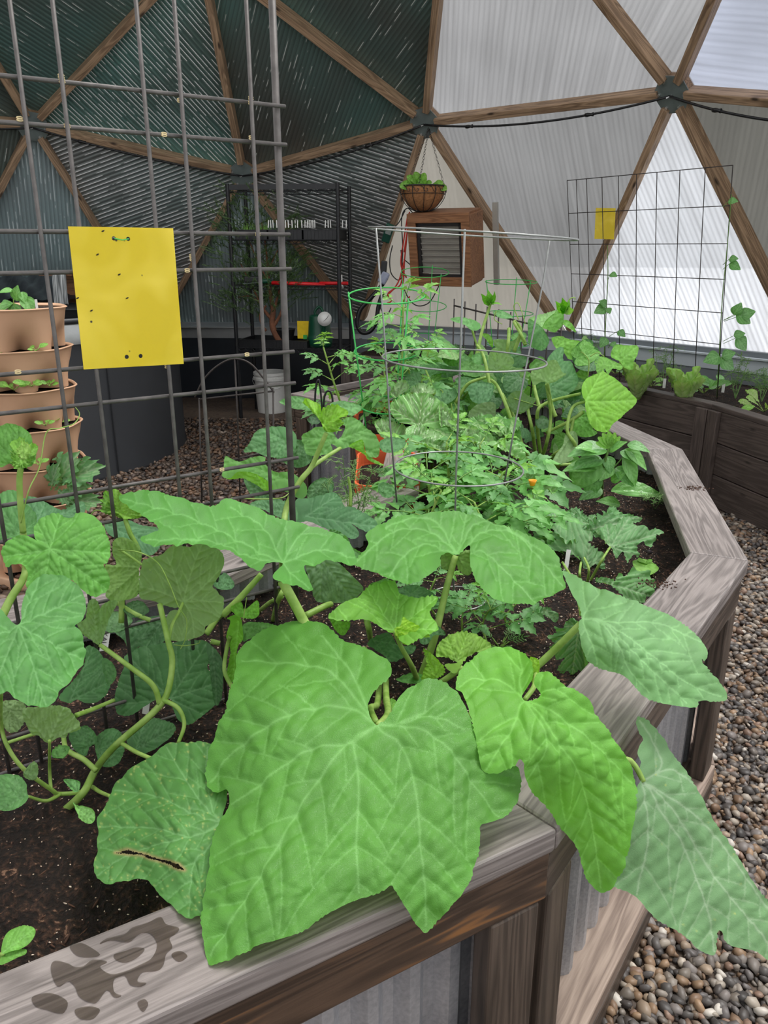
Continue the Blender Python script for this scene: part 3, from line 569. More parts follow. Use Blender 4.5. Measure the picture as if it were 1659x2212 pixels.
def auto_mains(P, c, sep=30, maxn=9, minr=.35):
    v = P-c; rr = np.linalg.norm(v, axis=1); an = np.degrees(np.arctan2(v[:, 1], v[:, 0])); order = np.argsort(-rr); got = []
    for i in order:
        if rr[i] < minr*rr.max(): break
        w = [j for j in range(len(P)) if abs((an[j]-an[i]+180) % 360-180) < sep*.45]
        if rr[i] >= rr[w].max()*.999 and all(abs((an[i]-an[j]+180) % 360-180) > sep for j in got): got.append(i)
        if len(got) >= maxn: break
    for i in order:       # fill wide empty sectors
        if len(got) >= maxn: break
        if rr[i] > minr*rr.max() and all(abs((an[i]-an[j]+180) % 360-180) > sep*1.35 for j in got): got.append(i)
    return [np.array([c, c+(P[i]-c)*.97]) for i in got]
def veinnet(P, mains, size, r, lvl=2, sec=.085, w0=.0055):
    """mains: polylines. returns list of (polyline, width)"""
    nets = []; segs = []
    for m in mains:
        q = np.array(cr(m, 6)) if len(m) > 2 else np.linspace(m[0], m[-1], 12); nets.append((q, w0*size, 0)); 
    pts_all = np.concatenate([n[0] for n in nets]); own = np.concatenate([[i]*len(n[0]) for i, n in enumerate(nets)])
    def grow(parents, frac, width, ang, maxlen, level):
        nonlocal pts_all, own
        new = []; fronts = []
        for pi, (q, w_, lv) in parents:
            L = np.r_[0, np.cumsum(np.linalg.norm(np.diff(q, axis=0), axis=1))]; tot = L[-1]; s = tot*.10+sec*size*.3; side = 1
            while s < tot*.95:
                p = np.array([np.interp(s, L, q[:, 0]), np.interp(s, L, q[:, 1])]); s2 = min(tot, s+.02*size); d = np.array([np.interp(s2, L, q[:, 0]), np.interp(s2, L, q[:, 1])])-p
                if np.linalg.norm(d) > 1e-6:
                    d /= np.linalg.norm(d)
                    for sd in ((1, -1) if level == 1 else (side,)):
                        a = math.radians(ang*r.uniform(.8, 1.15))*sd; dd = np.array([d[0]*math.cos(a)-d[1]*math.sin(a), d[0]*math.sin(a)+d[1]*math.cos(a)]); fronts.append([pi, [p], dd, sd, d, 0])
                side = -side; s += frac*size*r.uniform(.75, 1.25)
        step = .018*size
        act = list(range(len(fronts)))
        for it in range(60):
            if not act: break
            cand = []
            for i in act:
                f = fronts[i]; turn = -f[3]*math.radians(1.6 if level == 1 else r.normal()*14); dd = f[2]; f[2] = np.array([dd[0]*math.cos(turn)-dd[1]*math.sin(turn), dd[0]*math.sin(turn)+dd[1]*math.cos(turn)]); cand.append(f[1][-1]+f[2]*step)
            cand = np.array(cand); ok = inpoly(cand[:, 0], cand[:, 1], P)
            D = np.linalg.norm(cand[:, None]-pts_all[None], axis=2); nxt = []
            fp = np.array([q for g in fronts for q in g[1][1:]] or [(1e9, 1e9)]); fo = np.array([k for k, g in enumerate(fronts) for q in g[1][1:]] or [-1]); D2 = np.linalg.norm(cand[:, None]-fp[None], axis=2)
            for j, i in enumerate(act):
                f = fronts[i]; mask = own != f[0]
                if not ok[j]: continue
                near_ = D[j][mask].min() if mask.any() else 9e9; m2 = fo != i
                if m2.any(): near_ = min(near_, D2[j][m2].min())
                f[1].append(cand[j]); f[5] += step
                if near_ < step*.8 or f[5] > maxlen*size: continue
                nxt.append(i)
            act = nxt
        for f in fronts:
            if len(f[1]) > 2: new.append((np.array(f[1]), width*size, level))
        base = len(nets)
        for k, n in enumerate(new): nets.append(n)
        if new:
            pts_all = np.concatenate([pts_all]+[n[0][1:] for n in new]); own = np.concatenate([own]+[[base+k]*(len(n[0])-1) for k, n in enumerate(new)])
        return list(zip(range(base, base+len(new)), new))
    par = list(enumerate(list(nets)))
    l1 = grow(par, sec, w0*.55, 48, .5, 1) if lvl >= 1 else []
    if lvl >= 2: grow(l1, sec*.55, w0*.32, 65, .10, 2)
    return nets
def segdist(V, nets):
    """distance to the nearest vein of every level: level -> (dist, width)"""
    out = {}; ext = float(max(V.max(0)-V.min(0)))
    for lv in (0, 1, 2):
        A, W = [], []
        for q, w_, l in nets:
            if l != lv: continue
            d = np.r_[0, np.cumsum(np.linalg.norm(np.diff(q, axis=0), axis=1))]; n = max(3, int(d[-1]/(ext*.0022))); s = np.linspace(0, d[-1], n); A.append(np.stack([np.interp(s, d, q[:, 0]), np.interp(s, d, q[:, 1])], 1)); W.append(np.linspace(w_, w_*.4, n))
        if not A: continue
        A = np.concatenate(A); W = np.concatenate(W); kd = KDTree(len(A))
        for k, p in enumerate(A.tolist()): kd.insert((p[0], p[1], 0), k)
        kd.balance(); best = np.empty(len(V)); ix = np.empty(len(V), int)
        for k, p in enumerate(V.tolist()): _, ii, dd = kd.find((p[0], p[1], 0)); best[k] = dd; ix[k] = ii
        out[lv] = (best, W[ix])
    return out
def leafcols(V, dist, col, r, veincol=None, haze=.35, speck=0):
    c = np.tile(np.array(col, float), (len(V), 1)); vc = np.array(veincol if veincol is not None else np.clip(np.array(col)*1.3+.075, 0, 1))
    for lv, str_ in ((2, .30), (1, .6), (0, .95)):
        if lv in dist:
            d, w_ = dist[lv]; k = np.exp(-(d/(w_*1.1))**2)*str_; c += (vc-c)*k[:, None]
            if lv == 0: k2 = np.exp(-(d/(w_*7))**2)*haze*.4; c += (vc*.75-c)*k2[:, None]
    return c
def tps(ctrl, vals, Q, lam=1e-3):
    ctrl = np.asarray(ctrl, float); m, s = ctrl.mean(0), max(ctrl.std(0).max(), 1e-6); c = (ctrl-m)/s; q = (Q-m)/s; n = len(c)
    U = lambda d: np.where(d > 1e-9, d*d*np.log(d+1e-12), 0); K = U(np.linalg.norm(c[:, None]-c[None], axis=2))+lam*np.eye(n); Pm = np.c_[np.ones(n), c]
    A = np.zeros((n+3, n+3)); A[:n, :n] = K; A[:n, n:] = Pm; A[n:, :n] = Pm.T; w_ = np.linalg.solve(A, np.r_[vals, 0, 0, 0]); return U(np.linalg.norm(q[:, None]-c[None], axis=2)) @ w_[:n]+np.c_[np.ones(len(q)), q] @ w_[n:]
def triang(P, step, r, nets=None):
    x0, y0 = P.min(0); x1, y1 = P.max(0); xs = np.arange(x0, x1, step); ys = np.arange(y0, y1, step*.87); X, Y = np.meshgrid(xs, ys); X[1::2] += step/2; X = (X+r.uniform(-.12, .12, X.shape)*step).ravel(); Y = (Y+r.uniform(-.12, .12, Y.shape)*step).ravel()
    k = inpoly(X, Y, P); X, Y = X[k], Y[k]; B = P
    keep = np.ones(len(X), bool)
    for s in range(0, len(X), 4000):
        d = np.linalg.norm(np.stack([X[s:s+4000], Y[s:s+4000]], 1)[:, None]-B[None], axis=2).min(1); keep[s:s+4000] = d > step*.45
    X, Y = X[keep], Y[keep]; extra = []
    if nets:
        for q, w_, lv in nets:
            if lv > 1: continue
            d = np.r_[0, np.cumsum(np.linalg.norm(np.diff(q, axis=0), axis=1))]; n = max(2, int(d[-1]/(step*.9))); s = np.linspace(0, d[-1], n); extra.append(np.stack([np.interp(s, d, q[:, 0]), np.interp(s, d, q[:, 1])], 1))
        E = np.concatenate(extra); E = E[inpoly(E[:, 0], E[:, 1], P)]; kd = KDTree(len(B)+len(X)+len(E)); keepE = []
        kd2 = KDTree(len(B))
        for k, p in enumerate(B.tolist()): kd2.insert((p[0], p[1], 0), k)
        kd2.balance(); cell = set()
        for p in E.tolist():
            key = (int(p[0]/(step*.45)), int(p[1]/(step*.45)))
            if key in cell or kd2.find((p[0], p[1], 0))[2] < step*.4: continue
            cell.add(key); keepE.append(p)
        if keepE:
            E = np.array(keepE); kd3 = KDTree(len(E))
            for k, p in enumerate(keepE): kd3.insert((p[0], p[1], 0), k)
            kd3.balance(); kk = np.array([kd3.find((a, b, 0))[2] > step*.55 for a, b in zip(X.tolist(), Y.tolist())], bool); X, Y = np.r_[X[kk], E[:, 0]], np.r_[Y[kk], E[:, 1]]
    pts = [Vector(p) for p in B]+[Vector(p) for p in np.stack([X, Y], 1)]; m = len(B)
    v, e, f, *_ = delaunay_2d_cdt(pts, [(i, (i+1) % m) for i in range(m)], [], 1, 1e-6); return np.array([(p.x, p.y) for p in v]), [tuple(q) for q in f]
def finish_leaf(name, V2, V3, F_, cols, mat, parent, origin, upward=True):
    F_ = np.array(F_); a, b, c = (V3[F_[:, i]] for i in range(3)); nz = np.cross(b-a, c-a); 
    camv = np.array((0, 0, H)); facing = (nz*(camv-a)).sum()
    if (facing < 0) == upward: F_ = F_[:, ::-1]
    me = bpy.data.meshes.new(name); me.from_pydata((V3-np.array(origin)).tolist(), [], F_.tolist()); vcol(me, np.clip(cols, 0, 1))
    uvl = me.uv_layers.new(name='UVMap'); li = np.empty(len(me.loops), np.int32); me.loops.foreach_get('vertex_index', li); mn = V2.min(0); sc = (V2.max(0)-mn).max(); uvl.data.foreach_set('uv', (((V2-mn)/sc)[li]).ravel())
    return mesh_obj(name, me, mat, parent, Matrix.Translation(origin), True)
def normals2(V2, V3, F_):
    n = np.zeros_like(V3); F_ = np.array(F_); fn = np.cross(V3[F_[:, 1]]-V3[F_[:, 0]], V3[F_[:, 2]]-V3[F_[:, 0]])
    for i in range(3): np.add.at(n, F_[:, i], fn)
    n /= np.linalg.norm(n, axis=1)[:, None]+1e-12
    if (n*(np.array((0, 0, H))-V3)).sum() < 0: n = -n
    return n
def hero(parent, outline, c, ctrl=None, D=None, nrm=(0, -.5, 1), curl=.12, mains=None, col=(.1, .3, .05), step=None, serr=(3, 22), quilt=.003, lvl=2, back=False, mat=None, hole=None, speck=0, sm=6, ruffle=0, sec=.085, veincol=None, w0=.0030, seed=None, zmode=True, dome_=0, name='leaf'):
    """a leaf whose outline is given by where its edge is seen; depth comes from heights (ctrl: px,py,z) or from a tilted plane through c at distance D"""
    r = np.random.default_rng(seed if seed is not None else int(abs(c[0]*31+c[1]*17)) % 99991)
    P0 = np.array(cr(outline, sm, True)); size = float(np.linalg.norm(P0.max(0)-P0.min(0))); st = (step or 4.4)*.78
    P = resample(P0, st*.62); 
    if serr: P = serrate(P, serr[0], serr[1], r)
    mm = [np.array([c]+list(m_)) for m_ in mains] if mains else auto_mains(P0, np.array(c, float))
    nets = veinnet(P, mm, size, r, lvl, sec, w0); V2, F_ = triang(P, st, r, nets)
    x, k = rayd(V2[:, 0], V2[:, 1])
    if ctrl:
        cc = np.array([q[:2] for q in ctrl], float); dv = np.array([(H-q[2])/float(rayd(q[0], q[1])[1]) if q[2] < 50 else q[2]-100 for q in ctrl]); Dp = tps(cc, dv, V2)
    else:
        n = Vector(nrm).normalized(); Pc = atD(c[0], c[1], D); kk = n.dot(Pc-Vector((0, 0, H))); den = n.x*x+n.y-n.z*k
        den0 = float(n.x*rayd(*c)[0]+n.y-n.z*rayd(*c)[1]); den = np.where(abs(den) < abs(den0)*.45, np.sign(den0)*abs(den0)*.45, den); Dp = kk/den
        px2m = D/1700.; rr = np.linalg.norm(V2-np.array(c), axis=1)*px2m; Dp = Dp+curl*rr**2/(size*px2m*.5)*(1 if not back else -1)
    V3 = np.stack([x*Dp, Dp, H-k*Dp], 1); nv = normals2(V2, V3, F_); dist = segdist(V2, nets)
    wsz = np.median(Dp)/1700*1.0; h = np.zeros(len(V2))
    for lv, a_, s_ in ((0, 1., .022), (1, .7, .013), (2, .3, .007)):
        if lv in dist: h -= a_*np.exp(-(dist[lv][0]/(s_*size))**2)
    h *= quilt*1.15*(1 if not back else -1)
    if ruffle:
        ed = np.full(len(V2), 1e9); Ps = P[::2]
        for s in range(0, len(V2), 4000): ed[s:s+4000] = np.linalg.norm(V2[s:s+4000, None]-Ps[None], axis=2).min(1)
        an = np.arctan2(V2[:, 1]-c[1], V2[:, 0]-c[0]); h += ruffle*np.exp(-(ed/(size*.10))**2)*np.sin(an*19+3*np.sin(an*5)+V2[:, 0]*.05)
    h += .0012*np.sin(V2[:, 0]*.13+V2[:, 1]*.05)*np.sin(V2[:, 1]*.11)
    V3 = V3+nv*h[:, None]; cols = leafcols(V2, dist, col, r, veincol)
    big_ = .5+.5*np.sin(V2[:, 0]/size*7+r.uniform(0, 6))*np.sin(V2[:, 1]/size*6+r.uniform(0, 6)); cols *= (.92+.16*big_)[:, None]
    if speck:
        sp_ = r.uniform(V2.min(0), V2.max(0), (speck, 2)); 
        for s in sp_:
            d = ((V2-s)**2).sum(1); kx = np.exp(-d/(r.uniform(.8, 2.2)**2)); cols += (np.array((.45, .55, .16))-cols)*kx[:, None]
    if hole:
        hp = np.array(hole, float); Fa = np.array(F_); cen = V2[Fa].mean(1); kk = inpoly(cen[:, 0], cen[:, 1], hp); F_ = [tuple(q) for q in Fa[~kk]]
        d = np.linalg.norm(V2[:, None]-resample(hp, 4)[None], axis=2).min(1); e = np.exp(-(d/4.5)**2); cols += (np.array((.42, .33, .14))-cols)*e[:, None]
    org = tuple(V3[np.argmin(((V2-np.array(c))**2).sum(1))])
    return finish_leaf(name, V2, V3, F_, cols, mat or M['leaf'], parent, org, upward=not back)
def Z(o, s, pts):   # zoomed-view coordinates -> photograph px
    return [(o[0]+p[0]*s, o[1]+p[1]*s) for p in pts]
# canonical leaves, modelled once in a unit frame: base at origin, tip at +y, face up +z
CAN = {}
def canon(key, outline, mains=None, col=(.1, .3, .05), fold=.15, droop=.25, ruffle=0, quilt=.02, serr=(.02, .12), step=.05, lvl=1, sec=.16, veincol=None, c=(0, .0), mat=None, w0=.012, sym=True, seed=1, curlx=0, haze=.3):
    r = np.random.default_rng(seed); o = list(outline)
    if sym: o = o+[(-x, y) for x, y in reversed(o) if abs(x) > 1e-6]
    P0 = np.array(cr(o, 5, True)); P = resample(P0, step*.6)
    if serr: P = serrate(P, serr[0], serr[1], r)
    mm = [np.array(m_, float) for m_ in mains] if mains else auto_mains(P0, np.array(c, float), 32, 7); nets = veinnet(P, mm, 1.0, r, lvl, sec, w0); V2, F_ = triang(P, step, r, nets); dist = segdist(V2, nets)
    x, y = V2[:, 0], V2[:, 1]; z = fold*np.abs(x)-droop*y*y*.8-curlx*x*x
    for lv, a_, s_ in ((0, 1., .04), (1, .6, .03)):
        if lv in dist: z -= quilt*a_*np.exp(-(dist[lv][0]/s_)**2)
    if ruffle:
        ed = np.linalg.norm(V2[:, None]-P[None], axis=2).min(1); an = np.arctan2(y-.35, x); z += ruffle*np.exp(-(ed/.12)**2)*np.sin(an*13+4*np.sin(an*3))
    cols = leafcols(V2, dist, col, r, veincol, haze); V3 = np.stack([x, y, z], 1); F_ = np.array(F_); nz = np.cross(V3[F_[:, 1]]-V3[F_[:, 0]], V3[F_[:, 2]]-V3[F_[:, 0]])[:, 2].sum()
    if nz < 0: F_ = F_[:, ::-1]
    me = bpy.data.meshes.new('leaf'); me.from_pydata(V3.tolist(), [], F_.tolist()); vcol(me, np.clip(cols, 0, 1)); uvl = me.uv_layers.new(name='UVMap'); li = np.empty(len(me.loops), np.int32); me.loops.foreach_get('vertex_index', li); uvl.data.foreach_set('uv', V2[li].ravel())
    me.polygons.foreach_set('use_smooth', [True]*len(me.polygons)); me.materials.append(mat or M['leafsmall']); CAN[key] = me; return me
def place(key, parent, p0, p1, up=(0, -.4, 1), width=1.0, name='leaf', roll=0):
    p0, p1 = Vector(p0), Vector(p1); y = (p1-p0); L = y.length; y.normalize(); up = Vector(up); z = up-y*up.dot(y); z = z.normalized() if z.length > 1e-4 else y.orthogonal().normalized()
    x = y.cross(z); R = Matrix(((x.x, y.x, z.x), (x.y, y.y, z.y), (x.z, y.z, z.z))) @ Matrix.Rotation(roll, 3, 'Y') @ Matrix.Diagonal((L*width, L, L))
    Mw = Matrix.Translation(p0) @ R.to_4x4(); o = bpy.data.objects.new(name, CAN[key]); pw = WM.get(parent.name) or Matrix.Translation(parent.location); o.matrix_local = pw.inverted() @ Mw; link(o, parent); return o
def stem(parent, pts, r0, r1=None, mat=None, n=6, seg=8, name='stem'):
    q = cr([tuple(p) for p in pts], n) if len(pts) > 2 else [np.array(p) for p in pts]; m = len(q); r1 = r0 if r1 is None else r1
    b = MB(); b.tube(q, [r0+(r1-r0)*i/(m-1) for i in range(m)], seg); return b.build(name, mat or M['stem'], parent, smooth=True)
def pstem(parent, pts, r0, r1=None, mat=None, seg=8, name='stem'):
    """points given as px, py, z (height) or px, py, 100+D"""
    return stem(parent, [atz(*p) if p[2] < 50 else atD(p[0], p[1], p[2]-100) for p in pts], r0, r1, mat, seg=seg, name=name)
GR = dict(H1=(.12, .355, .05), mid=(.13, .40, .07), light=(.17, .45, .10), dark=(.055, .19, .045), blue=(.10, .27, .10), pale=(.21, .40, .15), yel=(.24, .46, .04), bright=(.19, .50, .04), under=(.20, .38, .11), kale=(.15, .36, .13), tom=(.13, .37, .075), cuke=(.14, .38, .05))
lobed = [(0, 0), (.10, -.10), (.28, -.13), (.45, -.02), (.50, .16), (.56, .32), (.46, .46), (.40, .62), (.26, .74), (.14, .86), (0, 1)]
for i, (k, cc) in enumerate((('cuke0', GR['cuke']), ('cuke1', GR['bright']), ('cuke2', GR['blue']), ('cuke3', GR['under']))):
    canon(k, lobed, col=cc, seed=i+3, fold=(.18, .05, .12, .2)[i], droop=(.25, .4, .2, .3)[i], serr=(.022, .09), step=.045, quilt=.02)
roundl = [(0, .02), (.10, -.10), (.30, -.12), (.48, .05), (.54, .3), (.50, .55), (.36, .78), (.16, .92), (0, .96)]
for i, (k, cc) in enumerate((('round0', GR['mid']), ('round1', GR['dark']), ('round2', GR['under']))): canon(k, roundl, col=cc, seed=i+13, fold=.1, droop=.2, serr=(.02, .07), step=.045)
canon('pepper0', [(0, 0), (.10, .06), (.24, .22), (.29, .42), (.22, .66), (.09, .88), (0, 1)], [[(0, 0), (0, .5), (0, .97)]], col=(.15, .39, .08), fold=.22, droop=.35, serr=None, step=.05, sec=.13, mat=M['glossleaf'], seed=4)
canon('pepper1', [(0, 0), (.12, .05), (.28, .2), (.34, .42), (.24, .68), (.10, .9), (0, 1)], [[(0, 0), (0, .5), (0, .97)]], col=(.11, .31, .07), fold=.1, droop=.6, serr=None, step=.05, sec=.13, mat=M['glossleaf'], seed=5)
canon('seedling', [(0, 0), (.14, .08), (.28, .35), (.27, .65), (.14, .92), (0, 1)], [[(0, 0), (0, .95)]], col=(.20, .45, .06), fold=.15, droop=.3, serr=None, step=.08, seed=6)
canon('romaine', [(0, 0), (.06, .02), (.08, .2), (.17, .45), (.22, .72), (.15, .93), (0, 1)], [[(0, 0), (0, .95)]], col=(.30, .58, .09), fold=.35, droop=.12, ruffle=.03, quilt=.04, serr=(.02, .09), step=.05, sec=.1, veincol=(.55, .68, .34), w0=.03, seed=7)
canon('chard', [(0, 0), (.14, .02), (.32, .16), (.40, .40), (.36, .66), (.22, .9), (0, 1)], [[(0, 0), (0, .95)]], col=(.11, .31, .06), fold=.12, droop=.5, ruffle=.05, quilt=.09, serr=(.02, .1), step=.035, sec=.1, lvl=2, veincol=(.42, .60, .28), w0=.022, seed=8, mat=M['glossleaf'])
kal = [(0, 0), (.03, .18), (.12, .22), (.10, .30), (.24, .33), (.20, .42), (.36, .46), (.28, .55), (.42, .62), (.30, .68), (.38, .80), (.24, .82), (.22, .94), (.10, .92), (0, 1)]
canon('kale', kal, [[(0, 0), (0, .5), (0, .95)]], col=GR['kale'], fold=.15, droop=.45, ruffle=.06, quilt=.03, serr=(.035, .09), step=.04, sec=.14, veincol=(.36, .52, .30), w0=.016, seed=9)
def leaflet(x, y, L, ang, wd=.32):
    pts = [(0, 0), (.5*wd, .12), (wd, .26), (.58*wd, .38), (.86*wd, .52), (.42*wd, .64), (.50*wd, .78), (.16*wd, .86), (0, 1)]; pts = pts+[(-a, b) for a, b in reversed(pts[1:-1])]; a = math.radians(ang); return [(x+L*(p*math.cos(a)+q*math.sin(a)), y+L*(-p*math.sin(a)+q*math.cos(a))) for p, q in pts], (x, y), (x+L*math.sin(a), y+L*math.cos(a))
def compound(key, lets, col, mat=None, droop=.5, step=.05, seed=1, rachis=.012, serr=(.02, .08), wd=.32, fold=.3):
    """a compound leaf: leaflets along a midrib, one mesh"""
    r = np.random.default_rng(seed); VV, FF, CC, UU = [], [], [], []; n = 0
    for (x, y, L, ang) in lets:
        o, b, t = leaflet(x, y, L, ang, wd*r.uniform(.85, 1.15)); P0 = np.array(cr(o, 3, True)); P = resample(P0, step*.6); P = serrate(P, serr[0]*L*2, serr[1], r) if serr else P
        V2, F_ = triang(P, step, r); q = np.array([b, t]); nets = veinnet(P, [q], 1., r, 1, .07, .008); dist = segdist(V2, nets); c_ = leafcols(V2, dist, np.array(col)*r.uniform(.85, 1.15), r)
        d = np.array(t)-np.array(b); d /= np.linalg.norm(d); lat = (V2-np.array(b)) @ np.array([d[1], -d[0]]); lon = (V2-np.array(b)) @ d; z = fold*abs(lat)-.5*lon**2/L*r.uniform(.3, 1.2)+r.uniform(-.25, .25)*lat
        z -= .01*np.exp(-(dist[1][0]/.015)**2) if 1 in dist else 0
        z = z-droop*V2[:, 1]**2*.6; F_ = np.array(F_); V3 = np.c_[V2, z]; nz = np.cross(V3[F_[:, 1]]-V3[F_[:, 0]], V3[F_[:, 2]]-V3[F_[:, 0]])[:, 2].sum(); F_ = F_[:, ::-1] if nz < 0 else F_
        VV.append(V3); FF.append(F_+n); CC.append(c_); UU.append(V2); n += len(V2)
    b = MB(); ymax = max(l[1] for l in lets); b.tube([(0, y, -droop*y*y*.6) for y in np.linspace(0, ymax, 7)], rachis, 5)
    for (x, y, L, ang) in lets:
        if abs(x) > .02: b.tube([(0, y-.02, -droop*y*y*.6), (x, y, -droop*y*y*.6)], rachis*.6, 4)
    tv = np.array([tuple(p) for p in b.v]); VV.append(tv); CC.append(np.tile((.22, .42, .10), (len(tv), 1))); UU.append(tv[:, :2]); tf = []
    for f in b.f:
        for i in range(1, len(f)-1): tf.append((f[0]+n, f[i]+n, f[i+1]+n))
    FF.append(np.array(tf)); V3 = np.concatenate(VV); F_ = np.concatenate(FF); me = bpy.data.meshes.new('leaf'); me.from_pydata(V3.tolist(), [], F_.tolist()); vcol(me, np.clip(np.concatenate(CC), 0, 1)); V2 = np.concatenate(UU)
    uvl = me.uv_layers.new(name='UVMap'); li = np.empty(len(me.loops), np.int32); me.loops.foreach_get('vertex_index', li); uvl.data.foreach_set('uv', V2[li].ravel()); me.polygons.foreach_set('use_smooth', [True]*len(me.polygons)); me.materials.append(mat or M['leafsmall']); CAN[key] = me
TL = [(0, .60, .42, 0), (.03, .56, .38, 58), (-.03, .58, .38, -56), (.03, .32, .36, 68), (-.03, .34, .37, -70), (.02, .20, .12, 75), (-.02, .22, .12, -75), (.02, .49, .10, 65), (-.02, .50, .10, -70)]
compound('tom0', TL, GR['tom'], seed=1); compound('tom1', [(a, b, c*1.08, d*.9) for a, b, c, d in TL], (.165, .43, .10), seed=2, droop=.8); compound('tom2', TL, (.13, .34, .10), seed=3, droop=.3, wd=.38)
compound('tomyoung', TL, (.20, .46, .07), seed=4, droop=-.2, wd=.25, fold=.5)
compound('marigold', [(0, .72, .28, 0)]+[(s*.01, y, .26, s*48) for y in (.2, .34, .48, .62) for s in (1, -1)], (.20, .42, .14), seed=5, droop=.3, wd=.13, step=.06, serr=None)
compound('bean', [(0, .5, .55, 0), (.03, .42, .5, 75), (-.03, .42, .5, -75)], (.10, .32, .05), seed=6, droop=.5, wd=.42, step=.07, serr=None)
compound('chervil', [(0, .7, .3, 0)]+[(s*.02, y, .24, s*60) for y in (.3, .5, .65) for s in (1, -1)], (.18, .42, .07), seed=8, droop=.4, wd=.4, step=.07, serr=(.05, .08))

# ================================================================== big squash plant at the front
Z5 = ((400, 1300), .4521); Z6 = ((950, 1350), .42736); Z2 = ((900, 850), .4575); Z3 = ((0, 1050), .38577); Z4 = ((0, 1550), .38577); Z1 = ((480, 800), .31344); Z7 = ((950, 600), .3014); ZB = ((0, 550), .38577)
def zz(z, pts): return Z(z[0], z[1], pts)
sq = empty('squash_plant', atz(880, 1470, SZ), 'large squash plant whose huge leaves hang over the front cap board', 'plant')
c1 = zz(Z5, [(915, 580)])[0]
hero(sq, zz(Z5, [(925,577),(985,520),(1020,455),(1075,400),(1140,372),(1200,366),(1260,395),(1310,440),(1345,510),(1385,600),(1430,700),(1500,760),(1570,775),(1600,800),(1607,860),(1585,960),(1540,1020),(1460,1052),(1415,1068),(1408,1130),(1400,1210),(1370,1310),(1330,1390),(1270,1460),(1220,1520),(1160,1578),(1130,1565),(1085,1510),(1050,1450),(1008,1385),(988,1357),(960,1370),(920,1395),(850,1415),(780,1440),(700,1480),(650,1510),(560,1575),(450,1610),(350,1640),(250,1690),(180,1715),(120,1735),(93,1700),(78,1600),(80,1450),(108,1300),(115,1200),(150,1080),(190,1000),(202,925),(195,895),(140,905),(104,880),(90,830),(108,730),(150,600),(190,500),(215,420),(240,320),(240,262),(270,210),(330,160),(420,115),(520,92),(600,92),(660,100),(720,150),(760,180),(850,215),(920,250),(970,280),(986,320),(970,370),(930,400),(890,440),(872,480),(880,530),(903,570)]), c1,
     ctrl=[(822,1565,.845),(640,1345,.86),(520,1400,.845),(450,1690,.76),(440,2060,.715),(560,1880,.775),(700,1700,.81),(700,1940,.755),(840,1920,.75),(845,1450,.87),(960,1470,.87),(1110,1720,.765),(1010,1600,.83),(925,2005,.705),(900,1940,.735),(960,1930,.735),(930,1850,.765),(1030,1850,.745),(1000,1900,.735),(880,1720,.80),(600,1520,.85),(480,2000,.735),(1125,1660,.77)],
     mains=[zz(Z5, m) for m in ([(870,500),(815,370),(760,280),(650,150)],[(860,510),(700,325),(520,280),(270,270)],[(870,545),(800,495),(640,487),(480,530),(330,620),(180,750),(110,850)],[(770,670),(650,820),(550,960),(430,1160),(340,1310),(230,1480),(110,1680)],[(860,620),(770,668),(600,690),(440,790),(300,900),(210,960)],[(860,610),(805,650),(825,800),(830,950),(820,1150),(835,1390)],[(568,950),(572,1100),(552,1300),(555,1540)][0:0] or [(950,620),(1020,660),(1080,790),(1115,980),(1130,1150),(1150,1350),(1158,1550)],[(945,575),(1100,590),(1200,640),(1290,720),(1400,880),(1510,1020)],[(1060,560),(1140,535),(1230,545),(1340,600)],[(1000,570),(1130,520),(1250,440)])],
     col=GR['H1'], quilt=.0042, step=5.2, serr=(3.2, 17), seed=3, sec=.075)
hero(sq, zz(Z6, [(440,378),(490,350),(476,300),(480,265),(500,235),(540,232),(580,258),(620,290),(700,335),(760,385),(785,440),(850,530),(890,590),(935,650),(965,700),(985,755),(1003,830),(990,865),(995,905),(990,960),(970,1050),(960,1130),(930,1230),(890,1310),(850,1350),(820,1362),(780,1330),(740,1280),(720,1210),(700,1140),(650,1070),(600,1020),(570,960),(520,900),(470,850),(440,790),(428,740),(425,700),(405,680),(375,715),(310,745),(250,752),(215,735),(200,680),(185,590),(168,510),(150,440),(128,370),(110,335),(82,318),(85,270),(110,220),(160,170),(230,125),(310,106),(380,115),(430,145),(462,185),(470,230),(462,275),(440,310),(415,340),(412,365)]), zz(Z6, [(425,380)])[0],
     ctrl=[(1131,1512,.86),(1090,1396,.88),(1000,1460,.86),(1145,1440,.89),(1050,1665,.80),(1030,1560,.84),(1200,1480,.89),(1280,1530,.85),(1375,1690,.745),(1370,1760,.71),(1300,1930,.60),(1260,1850,.66),(1220,1750,.73),(1150,1700,.78),(1300,1780,.71),(1200,1620,.83),(1290,1650,.80)],
     mains=[zz(Z6, m) for m in ([(400,400),(370,500),(310,600),(235,735)],[(380,330),(300,270),(170,260),(100,300)],[(395,300),(400,200),(390,125)],[(455,400),(530,480),(640,640),(710,760),(770,1000),(800,1180),(822,1340)],[(460,430),(535,540),(530,660),(445,790)],[(480,395),(600,450),(800,600),(980,800)],[(470,360),(520,330),(640,310)])],
     col=(.17, .48, .055), quilt=.004, step=4.6, serr=(3, 15), seed=5)
